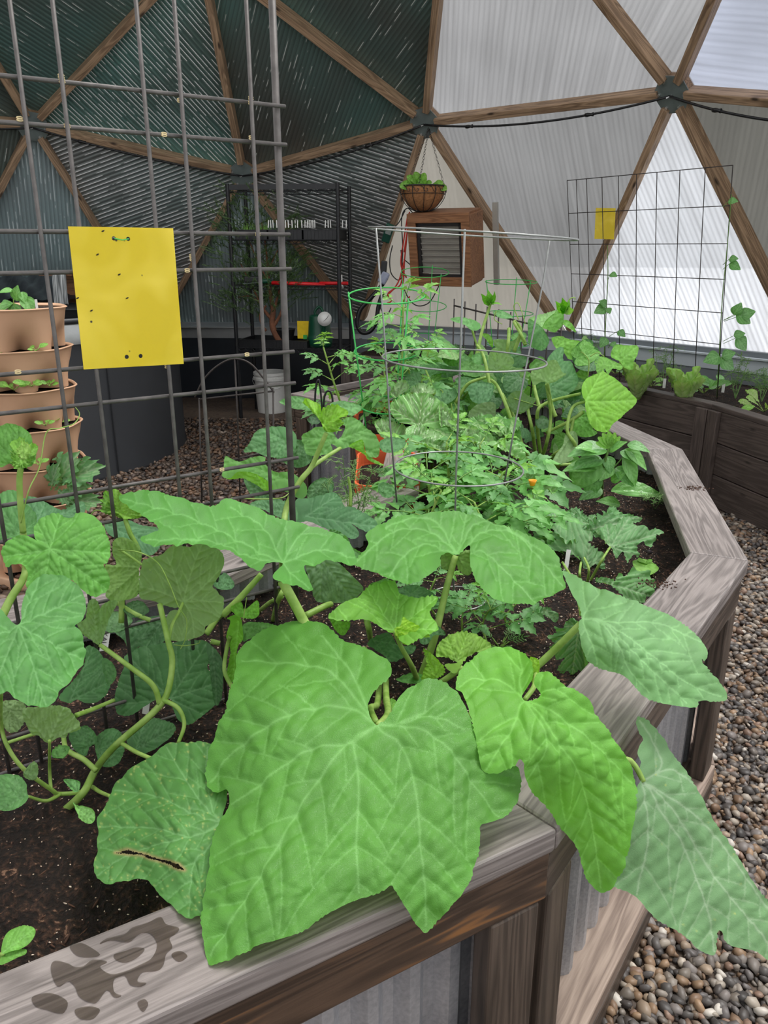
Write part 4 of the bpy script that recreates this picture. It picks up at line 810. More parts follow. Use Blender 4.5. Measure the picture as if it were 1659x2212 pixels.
hero(sq, zz(Z6, [(1022,782),(1003,745),(1015,700),(1000,650),(1008,610),(1030,575),(1005,530),(1000,480),(1010,462),(1050,480),(1100,530),(1140,580),(1170,640),(1210,690),(1250,740),(1290,800),(1330,880),(1370,960),(1420,1040),(1480,1120),(1530,1200),(1580,1280),(1620,1340),(1670,1400),(1740,1470),(1790,1550),(1780,1650),(1730,1700),(1659,1690),(1600,1650),(1530,1635),(1470,1620),(1440,1590),(1425,1550),(1408,1545),(1406,1600),(1400,1660),(1370,1668),(1310,1640),(1250,1580),(1170,1530),(1100,1490),(1040,1430),(1000,1380),(950,1350),(860,1310),(840,1240),(890,1150),(930,1080),(960,980),(985,900),(1000,820)]), zz(Z6, [(1030,788)])[0],
     ctrl=[(1390,1687,.70),(1385,1550,.745),(1440,1620,.70),(1320,1900,.60),(1400,1850,.61),(1500,1850,.57),(1659,2060,.44),(1550,2050,.47),(1600,1900,.52),(1450,1990,.52),(1700,2000,.44),(1370,1750,.68)],
     mains=[zz(Z6, m) for m in ([(1110,740),(1125,680),(1080,580),(1015,480)],[(1120,840),(1200,890),(1340,1000),(1500,1200),(1700,1480)],[(1080,850),(1130,950),(1230,1100),(1310,1300),(1370,1480),(1395,1650)],[(1130,870),(1220,980),(1400,1280),(1600,1520),(1720,1680)],[(1050,900),(1060,1100),(1000,1360)],[(1120,740),(1200,735),(1300,810)])],
     col=(.20, .40, .17), quilt=.0022, step=5.0, serr=(3, 16), seed=6, sec=.10, speck=70, veincol=(.40,.58,.36))
hero(sq, zz(Z2, [(775,1043),(765,1000),(735,950),(715,905),(700,870),(690,838),(730,850),(800,888),(900,930),(1000,968),(1080,1000),(1150,1028),(1220,1060),(1290,1110),(1340,1155),(1366,1195),(1372,1240),(1358,1262),(1340,1250),(1375,1300),(1420,1350),(1450,1390),(1468,1430),(1455,1450),(1400,1455),(1340,1450),(1325,1480),(1270,1480),(1200,1470),(1130,1455),(1080,1435),(1040,1395),(1000,1350),(960,1325),(900,1310),(850,1292),(810,1265),(785,1215),(770,1150),(765,1090)]), zz(Z2, [(780,1055)])[0],
     ctrl=[(1257,1332,.87),(1220,1238,.86),(1380,1320,.89),(1445,1335,.86),(1572,1505,.775),(1500,1525,.775),(1400,1500,.80),(1290,1440,.83),(1260,1400,.85),(1500,1400,.84),(1350,1400,.87)],
     mains=[zz(Z2, m) for m in ([(850,1062),(900,1080),(1040,1170),(1150,1260),(1290,1370),(1440,1430)],[(850,1058),(930,1072),(1150,1080),(1345,1170)],[(800,1010),(850,950),(862,915)],[(870,1080),(960,1200),(1000,1300),(1100,1410)],[(790,1100),(830,1200),(850,1280)],[(900,1090),(1080,1270),(1280,1460)])],
     col=(.21, .45, .17), quilt=.0024, step=4.6, serr=(3, 13), seed=7)
hero(sq, zz(Z2, [(190,752),(245,704),(252,740),(253,800),(270,860),(310,920),(370,970),(450,990),(530,992),(600,965),(660,940),(704,913),(690,850),(668,770),(625,720),(560,680),(480,640),(400,610),(330,590),(250,562),(180,552),(100,556),(0,565),(-80,575),(-180,620),(-240,665),(-225,700),(-235,725),(-290,790),(-260,820),(-180,850),(-120,870),(-60,895),(0,890),(60,855),(110,810),(112,770),(150,745)]), zz(Z2, [(190,752)])[0],
     ctrl=[(987,1195,101.50),(770,1212,101.33),(870,1258,101.33),(930,1230,101.37),(1010,1200,101.47),(1060,1260,101.42),(1143,1303,101.38),(1222,1268,101.42),(1170,1170,101.56),(1080,1130,101.62),(985,1104,101.66),(880,1120,101.55),(800,1160,101.42),(960,1160,101.55)],
     mains=[zz(Z2, m) for m in ([(220,640),(235,565)],[(230,720),(320,640),(480,660),(690,900)],[(240,745),(330,740),(450,860),(560,975)],[(215,700),(280,600),(420,620),(600,740)],[(150,700),(60,640),(-100,640),(-280,785)],[(140,730),(40,700),(-60,760),(-120,850)],[(160,690),(100,600),(0,575),(-140,620)])],
     col=(.12, .37, .055), quilt=.0045, step=4.4, serr=(3, 13), seed=8)
hero(sq, zz(Z2, [(188,765),(150,745),(118,760),(112,800),(125,830),(160,830),(185,800),(200,835),(240,860),(262,835),(255,770),(248,740),(215,745)]), zz(Z2, [(188,760)])[0], D=1.52, nrm=(0,-1,.2), col=(.24,.46,.08), lvl=1, step=4, serr=(2,10), back=True)
hero(sq, [(613,1214),(580,1212),(560,1233),(527,1211),(499,1189),(474,1184),(428,1172),(386,1174),(347,1177),(309,1168),(306,1158),(320,1151),(343,1143),(330,1127),(301,1108),(275,1089),(257,1073),(278,1062),(320,1058),(347,1063),(390,1075),(420,1084),(465,1092),(478,1081),(500,1077),(532,1087),(579,1107),(602,1119),(640,1126),(668,1133),(699,1142),(731,1154),(753,1170),(765,1189),(771,1212),(757,1222),(735,1213),(715,1208),(687,1218),(668,1220),(657,1223),(662,1239),(677,1271),(655,1268),(621,1260),(590,1249),(560,1235)][:44]+[(590,1248)], (613,1212),
     ctrl=[(613,1214,101.20),(257,1073,101.10),(480,1083,101.30),(640,1128,101.33),(765,1195,101.28),(676,1270,101.08),(560,1230,101.10),(400,1175,101.08),(330,1120,101.12),(520,1140,101.22),(309,1165,101.03),(690,1200,101.26)],
     mains=[[(590,1160),(560,1125),(500,1092)],[(640,1165),(668,1136)],[(650,1195),(700,1182),(765,1200)],[(560,1185),(480,1142),(400,1108),(270,1072)],[(540,1195),(450,1160),(320,1160)],[(635,1235),(668,1264)]],
     col=(.125, .38, .07), quilt=.004, step=4.2, serr=(2.5, 14), seed=9)
h7 = hero(sq, zz(Z4, [(1235,570),(1262,500),(1275,400),(1290,300),(1270,200),(1220,160),(1180,146),(1120,130),(1050,140),(980,135),(920,150),(870,195),(840,225),(760,260),(680,330),(630,390),(610,450),(580,510),(545,550),(540,600),(552,650),(540,700),(548,750),(530,790),(523,840),(540,890),(600,930),(680,915),(760,905),(820,908),(850,940),(900,1000),(960,1050),(1010,1100),(1060,1116),(1120,1108),(1180,1090),(1260,1040),(1300,900),(1280,700),(1250,610)]), zz(Z4, [(1240,575)])[0],
     ctrl=[(478,1772,.745),(430,1600,.76),(260,1700,.70),(205,1880,.69),(310,1900,.70),(430,1975,.725),(500,1640,.76),(490,1950,.73),(380,1760,.75),(350,1830,.735)],
     mains=[zz(Z4, m) for m in ([(1200,540),(1080,400),(980,250),(930,165)],[(1180,560),(1050,510),(870,430),(640,400)],[(1070,655),(850,610),(545,600)],[(1150,630),(820,720),(640,800),(535,880)],[(1180,700),(1090,790),(1060,900),(1050,1100)],[(1190,500),(1150,300),(1160,160)])],
     col=(.105, .30, .065), quilt=.003, step=4.0, serr=(2, 22), seed=10, speck=420, hole=zz(Z4, [(640,749),(715,738),(760,752),(820,768),(880,792),(930,800),(1000,822),(1028,852),(990,846),(920,812),(840,790),(780,766),(720,758)]))
hero(sq, [(852,1362),(845,1366),(820,1350),(790,1338),(750,1338),(712,1334),(716,1322),(745,1300),(775,1288),(800,1264),(850,1254),(864,1280),(900,1291),(938,1286),(945,1300),(928,1322),(946,1350),(940,1362),(905,1379),(882,1393),(866,1385)], (853,1358), ctrl=[(852,1360,101.30),(715,1332,101.22),(850,1256,101.38),(940,1290,101.36),(885,1392,101.22),(800,1320,101.30)], col=(.20,.50,.06), quilt=.003, step=3.4, serr=(4,14), lvl=2, seed=12)
hero(sq, [(852,1362),(866,1350),(872,1332),(882,1340),(905,1352),(915,1365),(930,1375),(905,1380),(882,1393),(866,1386)], (853,1360), D=1.27, nrm=(.2,-.9,.4), col=(.34,.62,.03), step=3.2, serr=(3,10), lvl=1)
hero(sq, zz(Z5, [(1300,290),(1250,262),(1200,260),(1210,200),(1260,160),(1330,140),(1400,160),(1465,205),(1430,240),(1385,240),(1330,285),(1300,335),(1270,335),(1240,300)]), zz(Z5,[(1300,285)])[0], D=1.30, nrm=(.1,-.8,.7), col=(.24,.48,.05), step=3.6, serr=(4,14), seed=14)
hero(sq, zz(Z5, [(1235,345),(1190,370),(1130,377),(1140,330),(1155,290),(1135,225),(1180,250),(1235,310)]), zz(Z5,[(1200,365)])[0], D=1.24, nrm=(-.3,-.9,.3), col=(.26,.54,.04), step=3.4, serr=(4,10), seed=15)
hero(sq, zz(Z5, [(870,200),(920,160),(980,150),(1020,205),(1100,205),(1090,240),(1050,260),(990,287),(930,240)]), zz(Z5,[(900,180)])[0], D=1.34, nrm=(0,-.5,.8), col=GR['dark'], step=4)
hero(sq, zz(Z5, [(1130,100),(1180,90),(1245,155),(1190,160),(1160,200),(1120,190)]), zz(Z5,[(1150,120)])[0], D=1.4, nrm=(0,-.5,.8), col=GR['dark'], step=4)
hero(sq, zz(Z5, [(690,80),(730,90),(790,100),(770,150),(745,160),(715,130)]), zz(Z5,[(720,90)])[0], D=1.32, nrm=(0,-1,.2), col=GR['bright'], step=3.4)
hero(sq, zz(Z5, [(960,540),(965,480),(990,458),(1010,480),(1000,520)]), zz(Z5,[(965,530)])[0], D=1.18, nrm=(0,-.6,.8), col=GR['bright'], step=3.4)
hero(sq, zz(Z5, [(1010,370),(1080,340),(1135,350),(1130,380),(1060,390)]), zz(Z5,[(1020,372)])[0], D=1.36, nrm=(0,-.5,.8), col=GR['mid'], step=3.6)
hero(sq, zz(Z6, [(465,290),(470,230),(455,165),(490,170),(505,200),(500,240),(480,290)]), zz(Z6,[(470,280)])[0], D=1.16, nrm=(-.6,-.8,.3), col=(.30,.60,.03), step=3.4)
# stalks of the squash plant
base_ = (893, 1462, SZ)
for pts, r0, r1 in (([(905,1475,SZ),(938,1380,101.44),(962,1280,101.48),(984,1200,101.50)], .0085, .0065), ([(880,1480,SZ),(850,1430,101.33),(800,1370,101.28),(650,1338,101.16),(632,1295,101.15),(607,1250,101.18)][0:0] or [(690,1420,SZ+.02),(672,1375,101.2),(650,1330,101.17),(610,1255,101.18)], .009, .0085),
    ([(905,1478,SZ),(890,1440,101.3),(868,1400,101.28),(852,1364,101.285)], .006, .004), ([(1000,1560,.66),(1080,1500,.72),(1170,1430,101.22),(1254,1348,101.215)], .0085, .0065), ([(835,1500,SZ),(834,1535,.68),(830,1560,.78),(818,1568,.835)][0:0] or [(833,1430,SZ),(834,1500,.72),(838,1540,.80),(818,1567,.835)], .006, .005),
    ([(800,1380,SZ+.02),(797,1360,101.34),(792,1340,101.34)], .006, .006), ([(820,1470,SZ),(815,1520,.72),(800,1530,.79),(812,1560,.83)], .006, .005), ([(1135,1655,.70),(1230,1650,.72),(1340,1640,.73),(1368,1650,.72),(1390,1688,.697)], .005, .004), ([(1160,1440,101.2),(1155,1480,101.12),(1133,1512,101.08)], .005, .004), ([(1000,1440,101.3),(940,1480,101.3),(900,1478,SZ)], .006, .005)):
    pstem(sq, pts, r0, r1)
pstem(sq, [(745,1500,SZ),(760,1440,SZ+.02),(790,1400,SZ+.04)], .006)
pstem(sq, [(1215,1215,.72),(1235,1250,.80),(1250,1300,101.25),(1255,1330,101.22)], .003)

# ================================================================== melon plant at the left, climbing the near wire trellis
ml = empty('melon_plant', atz(180, 1700, SZ), 'melon vine at the left, its round leaves climbing the near wire trellis', 'plant')
hero(ml, zz(Z3, [(265,345),(230,330),(200,300),(187,260),(195,215),(230,180),(280,155),(330,150),(350,165),(380,180),(410,170),(430,150),(480,150),(530,170),(570,210),(595,260),(615,320),(618,380),(600,430),(580,440),(600,480),(615,530),(605,580),(570,605),(540,620),(500,610),(450,570),(420,540),(400,525),(370,525),(340,550),(310,590),(270,610),(230,618),(190,600),(160,580),(145,540),(155,490),(140,455),(110,435),(70,440),(40,455),(15,420),(5,380),(20,330),(60,290),(110,275),(170,285),(220,320),(255,345)]), zz(Z3,[(275,350)])[0], D=1.02, nrm=(.05,-.75,.65), curl=.25, col=(.14,.42,.06), quilt=.0028, step=4, serr=(2.5,14), seed=21)
hero(ml, zz(Z3, [(80,765),(40,730),(0,690),(-60,715),(-120,760),(-170,850),(-180,1000),(-120,1120),(-40,1172),(10,1160),(40,1150),(90,1190),(150,1220),(220,1235),(280,1225),(320,1190),(340,1140),(390,1100),(430,1040),(470,990),(485,930),(475,895),(470,850),(440,790),(425,775),(460,750),(480,700),(482,650),(465,590),(420,540),(350,500),(220,500),(150,580),(125,640),(115,700),(110,750)]), zz(Z3,[(100,768)])[0],
     ctrl=[(40,1345,100.86),(160,1255,100.93),(185,1420,100.86),(85,1525,100.76),(0,1500,100.76),(-60,1400,100.8),(120,1400,100.83),(0,1320,100.88)], col=(.115,.34,.08), quilt=.003, step=4.6, serr=(1.5,25), seed=22)
hero(ml, zz(Z3, [(1020,665),(980,682),(900,660),(850,640),(790,630),(778,590),(780,520),(790,460),(810,410),(900,385),(940,350),(990,325),(1060,340),(1110,315),(1180,335),(1240,370),(1255,420),(1240,480),(1210,530),(1190,560),(1220,595),(1250,625),(1252,680),(1230,740),(1180,770),(1150,790),(1140,830),(1080,855),(1010,868),(950,862),(935,830),(925,760),(955,700),(1010,690)]), zz(Z3,[(1028,648)])[0], D=1.20, nrm=(.1,-.95,.25), back=True, curl=.2, mains=[zz(Z3, m) for m in ([(975,480),(935,395)],[(1055,540),(1090,430),(1130,330)],[(1100,600),(1230,470)],[(900,590),(785,560)],[(1075,720),(1090,850)],[(985,730),(965,850)],[(1130,640),(1240,650)])], col=GR['under'], quilt=.003, step=4, serr=(2,16), seed=23)
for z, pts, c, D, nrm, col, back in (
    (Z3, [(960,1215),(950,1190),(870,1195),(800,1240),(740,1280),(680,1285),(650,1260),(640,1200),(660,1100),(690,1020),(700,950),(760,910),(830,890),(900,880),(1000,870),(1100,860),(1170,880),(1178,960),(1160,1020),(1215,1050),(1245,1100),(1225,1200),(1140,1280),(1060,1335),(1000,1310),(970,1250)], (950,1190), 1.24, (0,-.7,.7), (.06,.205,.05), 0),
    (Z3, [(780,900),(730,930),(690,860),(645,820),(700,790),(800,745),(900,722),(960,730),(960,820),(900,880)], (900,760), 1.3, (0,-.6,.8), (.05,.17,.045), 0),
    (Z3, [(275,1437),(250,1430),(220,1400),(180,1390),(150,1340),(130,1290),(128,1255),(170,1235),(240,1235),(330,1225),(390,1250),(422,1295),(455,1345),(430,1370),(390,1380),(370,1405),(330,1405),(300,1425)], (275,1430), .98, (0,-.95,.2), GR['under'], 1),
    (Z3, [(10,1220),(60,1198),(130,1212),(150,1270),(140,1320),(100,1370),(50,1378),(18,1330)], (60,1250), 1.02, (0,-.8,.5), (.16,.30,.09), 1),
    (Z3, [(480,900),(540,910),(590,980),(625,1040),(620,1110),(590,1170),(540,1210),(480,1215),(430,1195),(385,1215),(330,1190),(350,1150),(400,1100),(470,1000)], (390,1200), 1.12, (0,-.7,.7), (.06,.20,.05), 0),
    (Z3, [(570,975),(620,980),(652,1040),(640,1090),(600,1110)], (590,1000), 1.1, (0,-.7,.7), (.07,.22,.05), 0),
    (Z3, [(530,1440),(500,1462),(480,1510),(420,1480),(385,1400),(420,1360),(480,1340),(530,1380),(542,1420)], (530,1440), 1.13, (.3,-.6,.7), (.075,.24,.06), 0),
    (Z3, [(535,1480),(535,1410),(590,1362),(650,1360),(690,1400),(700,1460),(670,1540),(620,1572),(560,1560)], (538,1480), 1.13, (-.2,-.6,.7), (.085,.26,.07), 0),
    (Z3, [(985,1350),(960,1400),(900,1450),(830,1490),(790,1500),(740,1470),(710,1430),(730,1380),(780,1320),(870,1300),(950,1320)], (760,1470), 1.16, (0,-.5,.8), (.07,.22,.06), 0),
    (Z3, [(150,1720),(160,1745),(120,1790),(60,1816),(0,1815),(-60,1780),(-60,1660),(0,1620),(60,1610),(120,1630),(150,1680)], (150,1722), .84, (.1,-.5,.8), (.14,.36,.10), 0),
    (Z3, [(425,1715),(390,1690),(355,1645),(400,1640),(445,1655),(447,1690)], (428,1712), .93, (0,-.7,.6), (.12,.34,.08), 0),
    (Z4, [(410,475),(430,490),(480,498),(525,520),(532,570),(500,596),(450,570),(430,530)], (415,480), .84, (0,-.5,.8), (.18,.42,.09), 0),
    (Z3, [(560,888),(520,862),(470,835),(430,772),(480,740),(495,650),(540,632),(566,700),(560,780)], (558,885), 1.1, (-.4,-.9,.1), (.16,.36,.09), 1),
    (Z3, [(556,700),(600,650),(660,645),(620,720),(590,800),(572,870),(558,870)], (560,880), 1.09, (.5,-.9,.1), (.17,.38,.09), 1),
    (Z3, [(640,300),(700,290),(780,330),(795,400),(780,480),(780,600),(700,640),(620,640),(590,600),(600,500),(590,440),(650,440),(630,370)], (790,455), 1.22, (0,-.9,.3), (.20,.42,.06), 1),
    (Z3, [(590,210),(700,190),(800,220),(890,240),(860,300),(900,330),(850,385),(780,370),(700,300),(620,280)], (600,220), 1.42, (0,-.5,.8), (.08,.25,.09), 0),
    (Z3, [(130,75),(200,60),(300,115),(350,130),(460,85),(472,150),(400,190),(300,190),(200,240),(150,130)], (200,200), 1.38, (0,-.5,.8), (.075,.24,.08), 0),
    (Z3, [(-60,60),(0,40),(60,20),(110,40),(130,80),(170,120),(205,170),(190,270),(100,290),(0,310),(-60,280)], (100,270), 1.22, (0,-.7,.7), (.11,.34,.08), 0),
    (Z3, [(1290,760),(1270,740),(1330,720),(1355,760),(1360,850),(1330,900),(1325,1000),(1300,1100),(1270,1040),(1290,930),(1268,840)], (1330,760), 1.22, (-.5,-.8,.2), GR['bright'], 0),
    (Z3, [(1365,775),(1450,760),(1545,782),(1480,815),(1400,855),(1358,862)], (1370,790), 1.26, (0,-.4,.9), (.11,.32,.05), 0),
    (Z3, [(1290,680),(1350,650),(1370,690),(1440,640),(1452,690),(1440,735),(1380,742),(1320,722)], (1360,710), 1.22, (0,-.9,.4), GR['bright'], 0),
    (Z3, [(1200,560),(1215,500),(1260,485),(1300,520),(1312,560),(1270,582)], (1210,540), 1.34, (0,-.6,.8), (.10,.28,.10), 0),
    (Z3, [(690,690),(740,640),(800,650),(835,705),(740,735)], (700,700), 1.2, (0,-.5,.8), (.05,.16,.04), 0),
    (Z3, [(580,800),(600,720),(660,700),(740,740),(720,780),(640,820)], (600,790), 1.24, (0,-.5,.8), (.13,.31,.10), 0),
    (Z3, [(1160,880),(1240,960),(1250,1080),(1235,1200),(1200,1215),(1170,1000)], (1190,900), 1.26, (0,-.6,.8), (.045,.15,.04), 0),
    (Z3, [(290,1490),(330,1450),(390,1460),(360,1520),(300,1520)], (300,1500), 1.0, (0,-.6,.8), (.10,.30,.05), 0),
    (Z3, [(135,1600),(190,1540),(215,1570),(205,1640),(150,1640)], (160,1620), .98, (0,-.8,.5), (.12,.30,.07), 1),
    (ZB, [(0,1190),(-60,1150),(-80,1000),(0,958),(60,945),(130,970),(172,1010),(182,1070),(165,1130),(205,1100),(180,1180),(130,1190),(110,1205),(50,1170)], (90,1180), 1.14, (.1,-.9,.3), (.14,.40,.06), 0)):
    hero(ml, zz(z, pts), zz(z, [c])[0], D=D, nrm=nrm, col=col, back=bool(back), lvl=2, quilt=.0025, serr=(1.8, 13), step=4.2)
for z, pts, c, D, nrm, col in ((ZB, [(70,1180),(60,1080),(80,1030),(130,1025),(150,1060),(210,1060),(205,1110),(180,1150),(150,1190),(100,1200)], (110,1150), 1.12, (.2,-.9,.4), (.24,.52,.07)), (ZB, [(620,1330),(650,1310),(680,1340),(720,1390),(780,1440),(790,1470),(700,1480),(640,1460),(600,1420)], (660,1440), 1.26, (0,-.9,.4), (.26,.52,.06)),
    (ZB, [(570,1350),(610,1330),(640,1400),(630,1450),(575,1440)], (620,1440), 1.26, (0,-.9,.4), (.20,.48,.05)), (ZB, [(90,1100),(120,1050),(170,1070),(160,1130),(120,1150)], (120,1130), 1.10, (.1,-.9,.4), (.34,.58,.12))):
    hero(ml, zz(z, pts), zz(z, [c])[0], D=D, nrm=nrm, col=col, lvl=1, quilt=.003, serr=(4, 9), step=3.2, ruffle=.006)
for pts, r0, r1, mt in (([(135,1755,SZ),(180,1712,SZ+.04),(208,1660,.64),(250,1610,101.07),(325,1545,101.08),(360,1500,101.09),(372,1430,101.11),(362,1380,101.12),(345,1305,101.16)], .0065, .0045, 'stem'), ([(362,1395,101.12),(372,1350,101.15),(385,1325,101.17),(395,1302,101.19)], .003, .0025, 'stem'),
    ([(345,1520,101.085),(330,1480,101.085),(280,1440,101.08),(216,1393,101.1)], .005, .0035, 'stem'), ([(352,1512,101.085),(385,1530,101.08),(398,1565,101.07),(385,1605,101.05)], .004, .003, 'stem'), ([(208,1665,.65),(180,1640,.66),(145,1620,.66),(137,1590,.67)], .0045, .004, 'stem'),
    ([(185,1710,SZ+.03),(130,1715,SZ+.04),(110,1705,SZ+.06),(50,1660,.70),(15,1610,.74),(2,1560,.78),(2,1480,100.9),(0,1440,100.9)], .0035, .0028, 'stem'), ([(110,1705,SZ+.06),(107,1660,.68),(107,1600,100.97)], .003, .0022, 'stem'), ([(130,1715,SZ+.04),(100,1730,SZ+.05),(60,1720,.66)], .0035, .002, 'stem'),
    ([(262,1605,101.07),(295,1625,101.03),(330,1640,100.98)], .0035, .003, 'stem'), ([(200,1700,SZ+.03),(215,1710,SZ+.05),(238,1720,.68)], .0035, .0025, 'stem'), ([(165,1545,101.0),(205,1530,101.05),(247,1512,101.08)], .004, .003, 'stem'), ([(15,1605,.66),(60,1590,.67),(95,1580,.68)], .003, .003, 'stem'),
    ([(50,1150,101.12),(45,1100,101.12),(42,1040,101.12),(45,1010,101.12)], .005, .0045, 'stem'), ([(5,1330,101.1),(25,1290,101.12),(50,1250,101.14),(55,1220,101.15),(50,1150,101.12)], .007, .005, 'stem'), ([(262,1345,101.2),(268,1250,101.22),(300,1200,101.24),(280,1150,101.25),(270,1120,101.26)], .005, .004, 'stem'), ([(260,1188,101.2),(300,1215,101.2),(330,1235,101.2)], .0022, .0018, 'stem'),
    ([(325,1340,101.2),(290,1325,101.2),(250,1300,101.22)], .004, .004, 'stem'), ([(480,1330,101.3),(520,1290,101.32),(565,1240,101.34)], .0075, .0055, 'stem'), ([(590,1340,SZ),(600,1300,101.42),(615,1270,101.42)], .006, .005, 'stem'), ([(560,1320,SZ),(585,1300,101.45),(610,1290,101.46)], .005, .004, 'stem'), ([(445,1370,101.3),(470,1335,101.32),(485,1325,101.32)], .006, .005, 'stem'), ([(505,1490,101.18),(485,1450,101.2),(490,1400,101.22),(497,1375,101.22)], .004, .0035, 'stem'), ([(475,1390,101.3),(455,1385,101.3)], .005, .005, 'stem'), ([(660,1330,101.35),(700,1310,101.38),(715,1305,101.4)], .007, .006, 'stem')):
    pstem(ml, pts, r0, r1, M[mt])
for pts in ([(255,1188,101.1),(300,1193,101.08),(340,1215,101.06),(365,1260,101.06),(385,1310,101.08),(403,1340,101.1),(400,1380,101.1),(390,1402,101.1)], [(45,1130,101.1),(62,1060,101.1),(85,1010,101.12),(100,935+0,101.14),(130,925,101.15),(160,915,101.18),(172,895,101.2),(163,880,101.2)], [(195,1115,101.3),(205,1103,101.3),(225,1105,101.3),(245,1118,101.3)], [(375,1393,101.2),(400,1395,101.2),(428,1390,101.2),(432,1383,101.2)], [(525,1340,101.2),(530,1310,101.2),(533,1290,101.2)]):
    pstem(ml, pts, .0011, .0007, seg=5, name='tendril')
sd = empty('seedling', atz(15, 2050, SZ), 'small bright seedling in the soil behind the front cap board at far left', 'seedling')
for pts, c in (([(10,1320),(15,1250),(60,1190),(130,1163),(180,1172),(200,1200),(170,1260),(120,1290),(60,1310)], (12,1315)), ([(0,1385),(10,1335),(80,1298),(140,1293),(147,1320),(100,1345),(40,1372)], (8,1330))):
    hero(sd, zz(Z4, pts), zz(Z4, [c])[0], D=.68, nrm=(0,-.35,1), col=(.17,.44,.06), lvl=1, quilt=.0015, serr=None, step=4, mains=[[zz(Z4, [(185,1185) if c[1] == 1315 else (140,1310)])[0]]])
pstem(sd, [(6,2090,SZ),(4,2060,SZ+.03)], .003)
# ================================================================== melon vine growing beside the post
mv = empty('melon_plant', atz(600, 1290, SZ), 'melon vine with a bright young top rising behind the thick trellis post', 'plant')
for z, pts, c, D, nrm, col, back, rf in (
    (Z1, [(440,700),(370,700),(300,650),(290,595),(200,600),(130,625),(70,610),(20,588),(10,660),(0,730),(60,745),(110,705),(200,705),(290,745),(345,800),(345,830),(440,835),(520,880),(575,870),(582,800),(540,750),(480,705)], (470,760), 1.62, (0,-.75,.6), (.14,.38,.07), 0, 0),
    (Z1, [(18,750),(60,742),(110,700),(200,705),(290,748),(345,795),(340,822),(300,832),(240,795),(150,745),(80,750)], (300,810), 1.60, (0,-1,.1), (.20,.50,.03), 0, 0),
    (Z1, [(145,560),(190,500),(230,420),(330,388),(430,390),(500,430),(512,500),(480,580),(390,600),(300,592),(220,560)], (430,480), 1.9, (0,-.7,.7), (.085,.26,.075), 0, 0),
    (Z1, [(370,600),(440,560),(500,480),(580,500),(620,590),(590,650),(500,668)], (560,520), 1.95, (0,-.8,.5), (.07,.22,.06), 0, 0),
    (Z1, [(395,215),(450,182),(520,178),(600,200),(655,240),(600,270),(500,265),(430,240)], (640,240), 2.2, (0,-.7,.7), (.11,.32,.08), 0, 0),
    (Z1, [(545,450),(600,420),(650,390),(740,400),(800,470),(845,400),(855,325),(930,335),(990,390),(1060,450),(1085,520),(1082,580),(1060,600),(1000,585),(965,490),(880,525),(810,540),(750,500),(760,560),(700,582),(590,582),(560,510)], (800,480), 1.72, (.05,-.85,.5), (.15,.40,.08), 0, 0),
    (Z1, [(875,522),(965,478),(985,560),(1040,610),(1120,655),(1060,645),(1000,612),(985,585),(920,545)], (880,525), 1.70, (.2,-.95,.1), (.20,.50,.04), 0, 0),
    (Z1, [(545,215),(575,198),(620,205),(665,225),(682,262),(672,290),(700,260),(740,238),(800,240),(862,280),(855,318),(805,330),(838,362),(800,400),(832,410),(760,425),(710,420),(690,380),(670,340),(620,285),(580,240)], (700,380), 1.62, (0,-.95,.3), (.27,.58,.04), 0, .008),
    (Z1, [(740,232),(820,210),(920,230),(962,260),(900,312),(840,300),(790,262)], (760,240), 2.1, (0,-.7,.7), (.13,.36,.10), 0, 0),
    (Z1, [(590,330),(640,300),(680,330),(660,370),(600,360)], (660,330), 1.9, (0,-.7,.6), (.04,.13,.04), 0, 0),
    (Z1, [(500,1035),(508,895),(600,880),(690,860),(762,835),(810,870),(845,938),(900,940),(960,970),(1050,1030),(1068,1080),(1010,1110),(945,1090),(905,1062),(880,1050),(930,1095),(942,1140),(900,1162),(850,1140),(800,1110),(740,1100),(650,1060),(590,1042)], (575,1000), 1.68, (0,-.55,.85), (.08,.25,.085), 0, 0),
    (Z1, [(190,920),(300,880),(400,888),(500,925),(515,1035),(400,1015),(300,965)], (480,980), 1.66, (0,-.55,.85), (.10,.28,.10), 0, 0),
    (Z1, [(575,1345),(640,1350),(690,1300),(750,1293),(830,1350),(900,1420),(972,1500),(930,1560),(880,1600),(700,1600),(640,1580),(600,1450)], (690,1305), 1.48, (0,-.8,.4), (.17,.33,.14), 0, 0),
    (Z1, [(735,1100),(800,1108),(870,1160),(900,1220),(985,1270),(980,1302),(930,1312),(900,1255),(830,1185)], (745,1110), 1.6, (0,-.8,.5), (.14,.38,.10), 0, .004),
    (Z1, [(150,740),(260,800),(330,850),(310,900),(200,860)], (200,790), 1.8, (0,-.8,.5), (.06,.19,.05), 0, 0),
    (Z1, [(590,880),(600,800),(680,740),(760,760),(760,830),(690,860)], (620,800), 1.9, (0,-.7,.6), (.06,.20,.05), 0, 0),
    (Z1, [(1080,500),(1150,460),(1240,470),(1265,510),(1200,560),(1110,560)], (1100,520), 1.95, (0,-.6,.8), (.08,.26,.07), 0, 0),
    (Z1, [(1075,790),(1120,770),(1180,800),(1190,850),(1140,880),(1085,850)], (1090,800), 1.8, (0,-.7,.6), (.10,.30,.08), 0, 0),
    (Z1, [(1000,1560),(1010,1480),(1080,1450),(1130,1430),(1190,1480),(1180,1530),(1100,1590)], (1100,1500), 1.5, (0,-.7,.6), (.13,.36,.06), 0, 0),
    (Z1, [(1170,1530),(1250,1490),(1350,1480),(1460,1540),(1480,1600),(1200,1600)], (1300,1540), 1.55, (0,-.7,.6), (.12,.30,.12), 0, 0)):
    hero(mv, zz(z, pts), zz(z, [c])[0], D=D, nrm=nrm, col=col, back=bool(back), lvl=2, quilt=.003, serr=(1.6, 10), step=4.0, ruffle=rf)
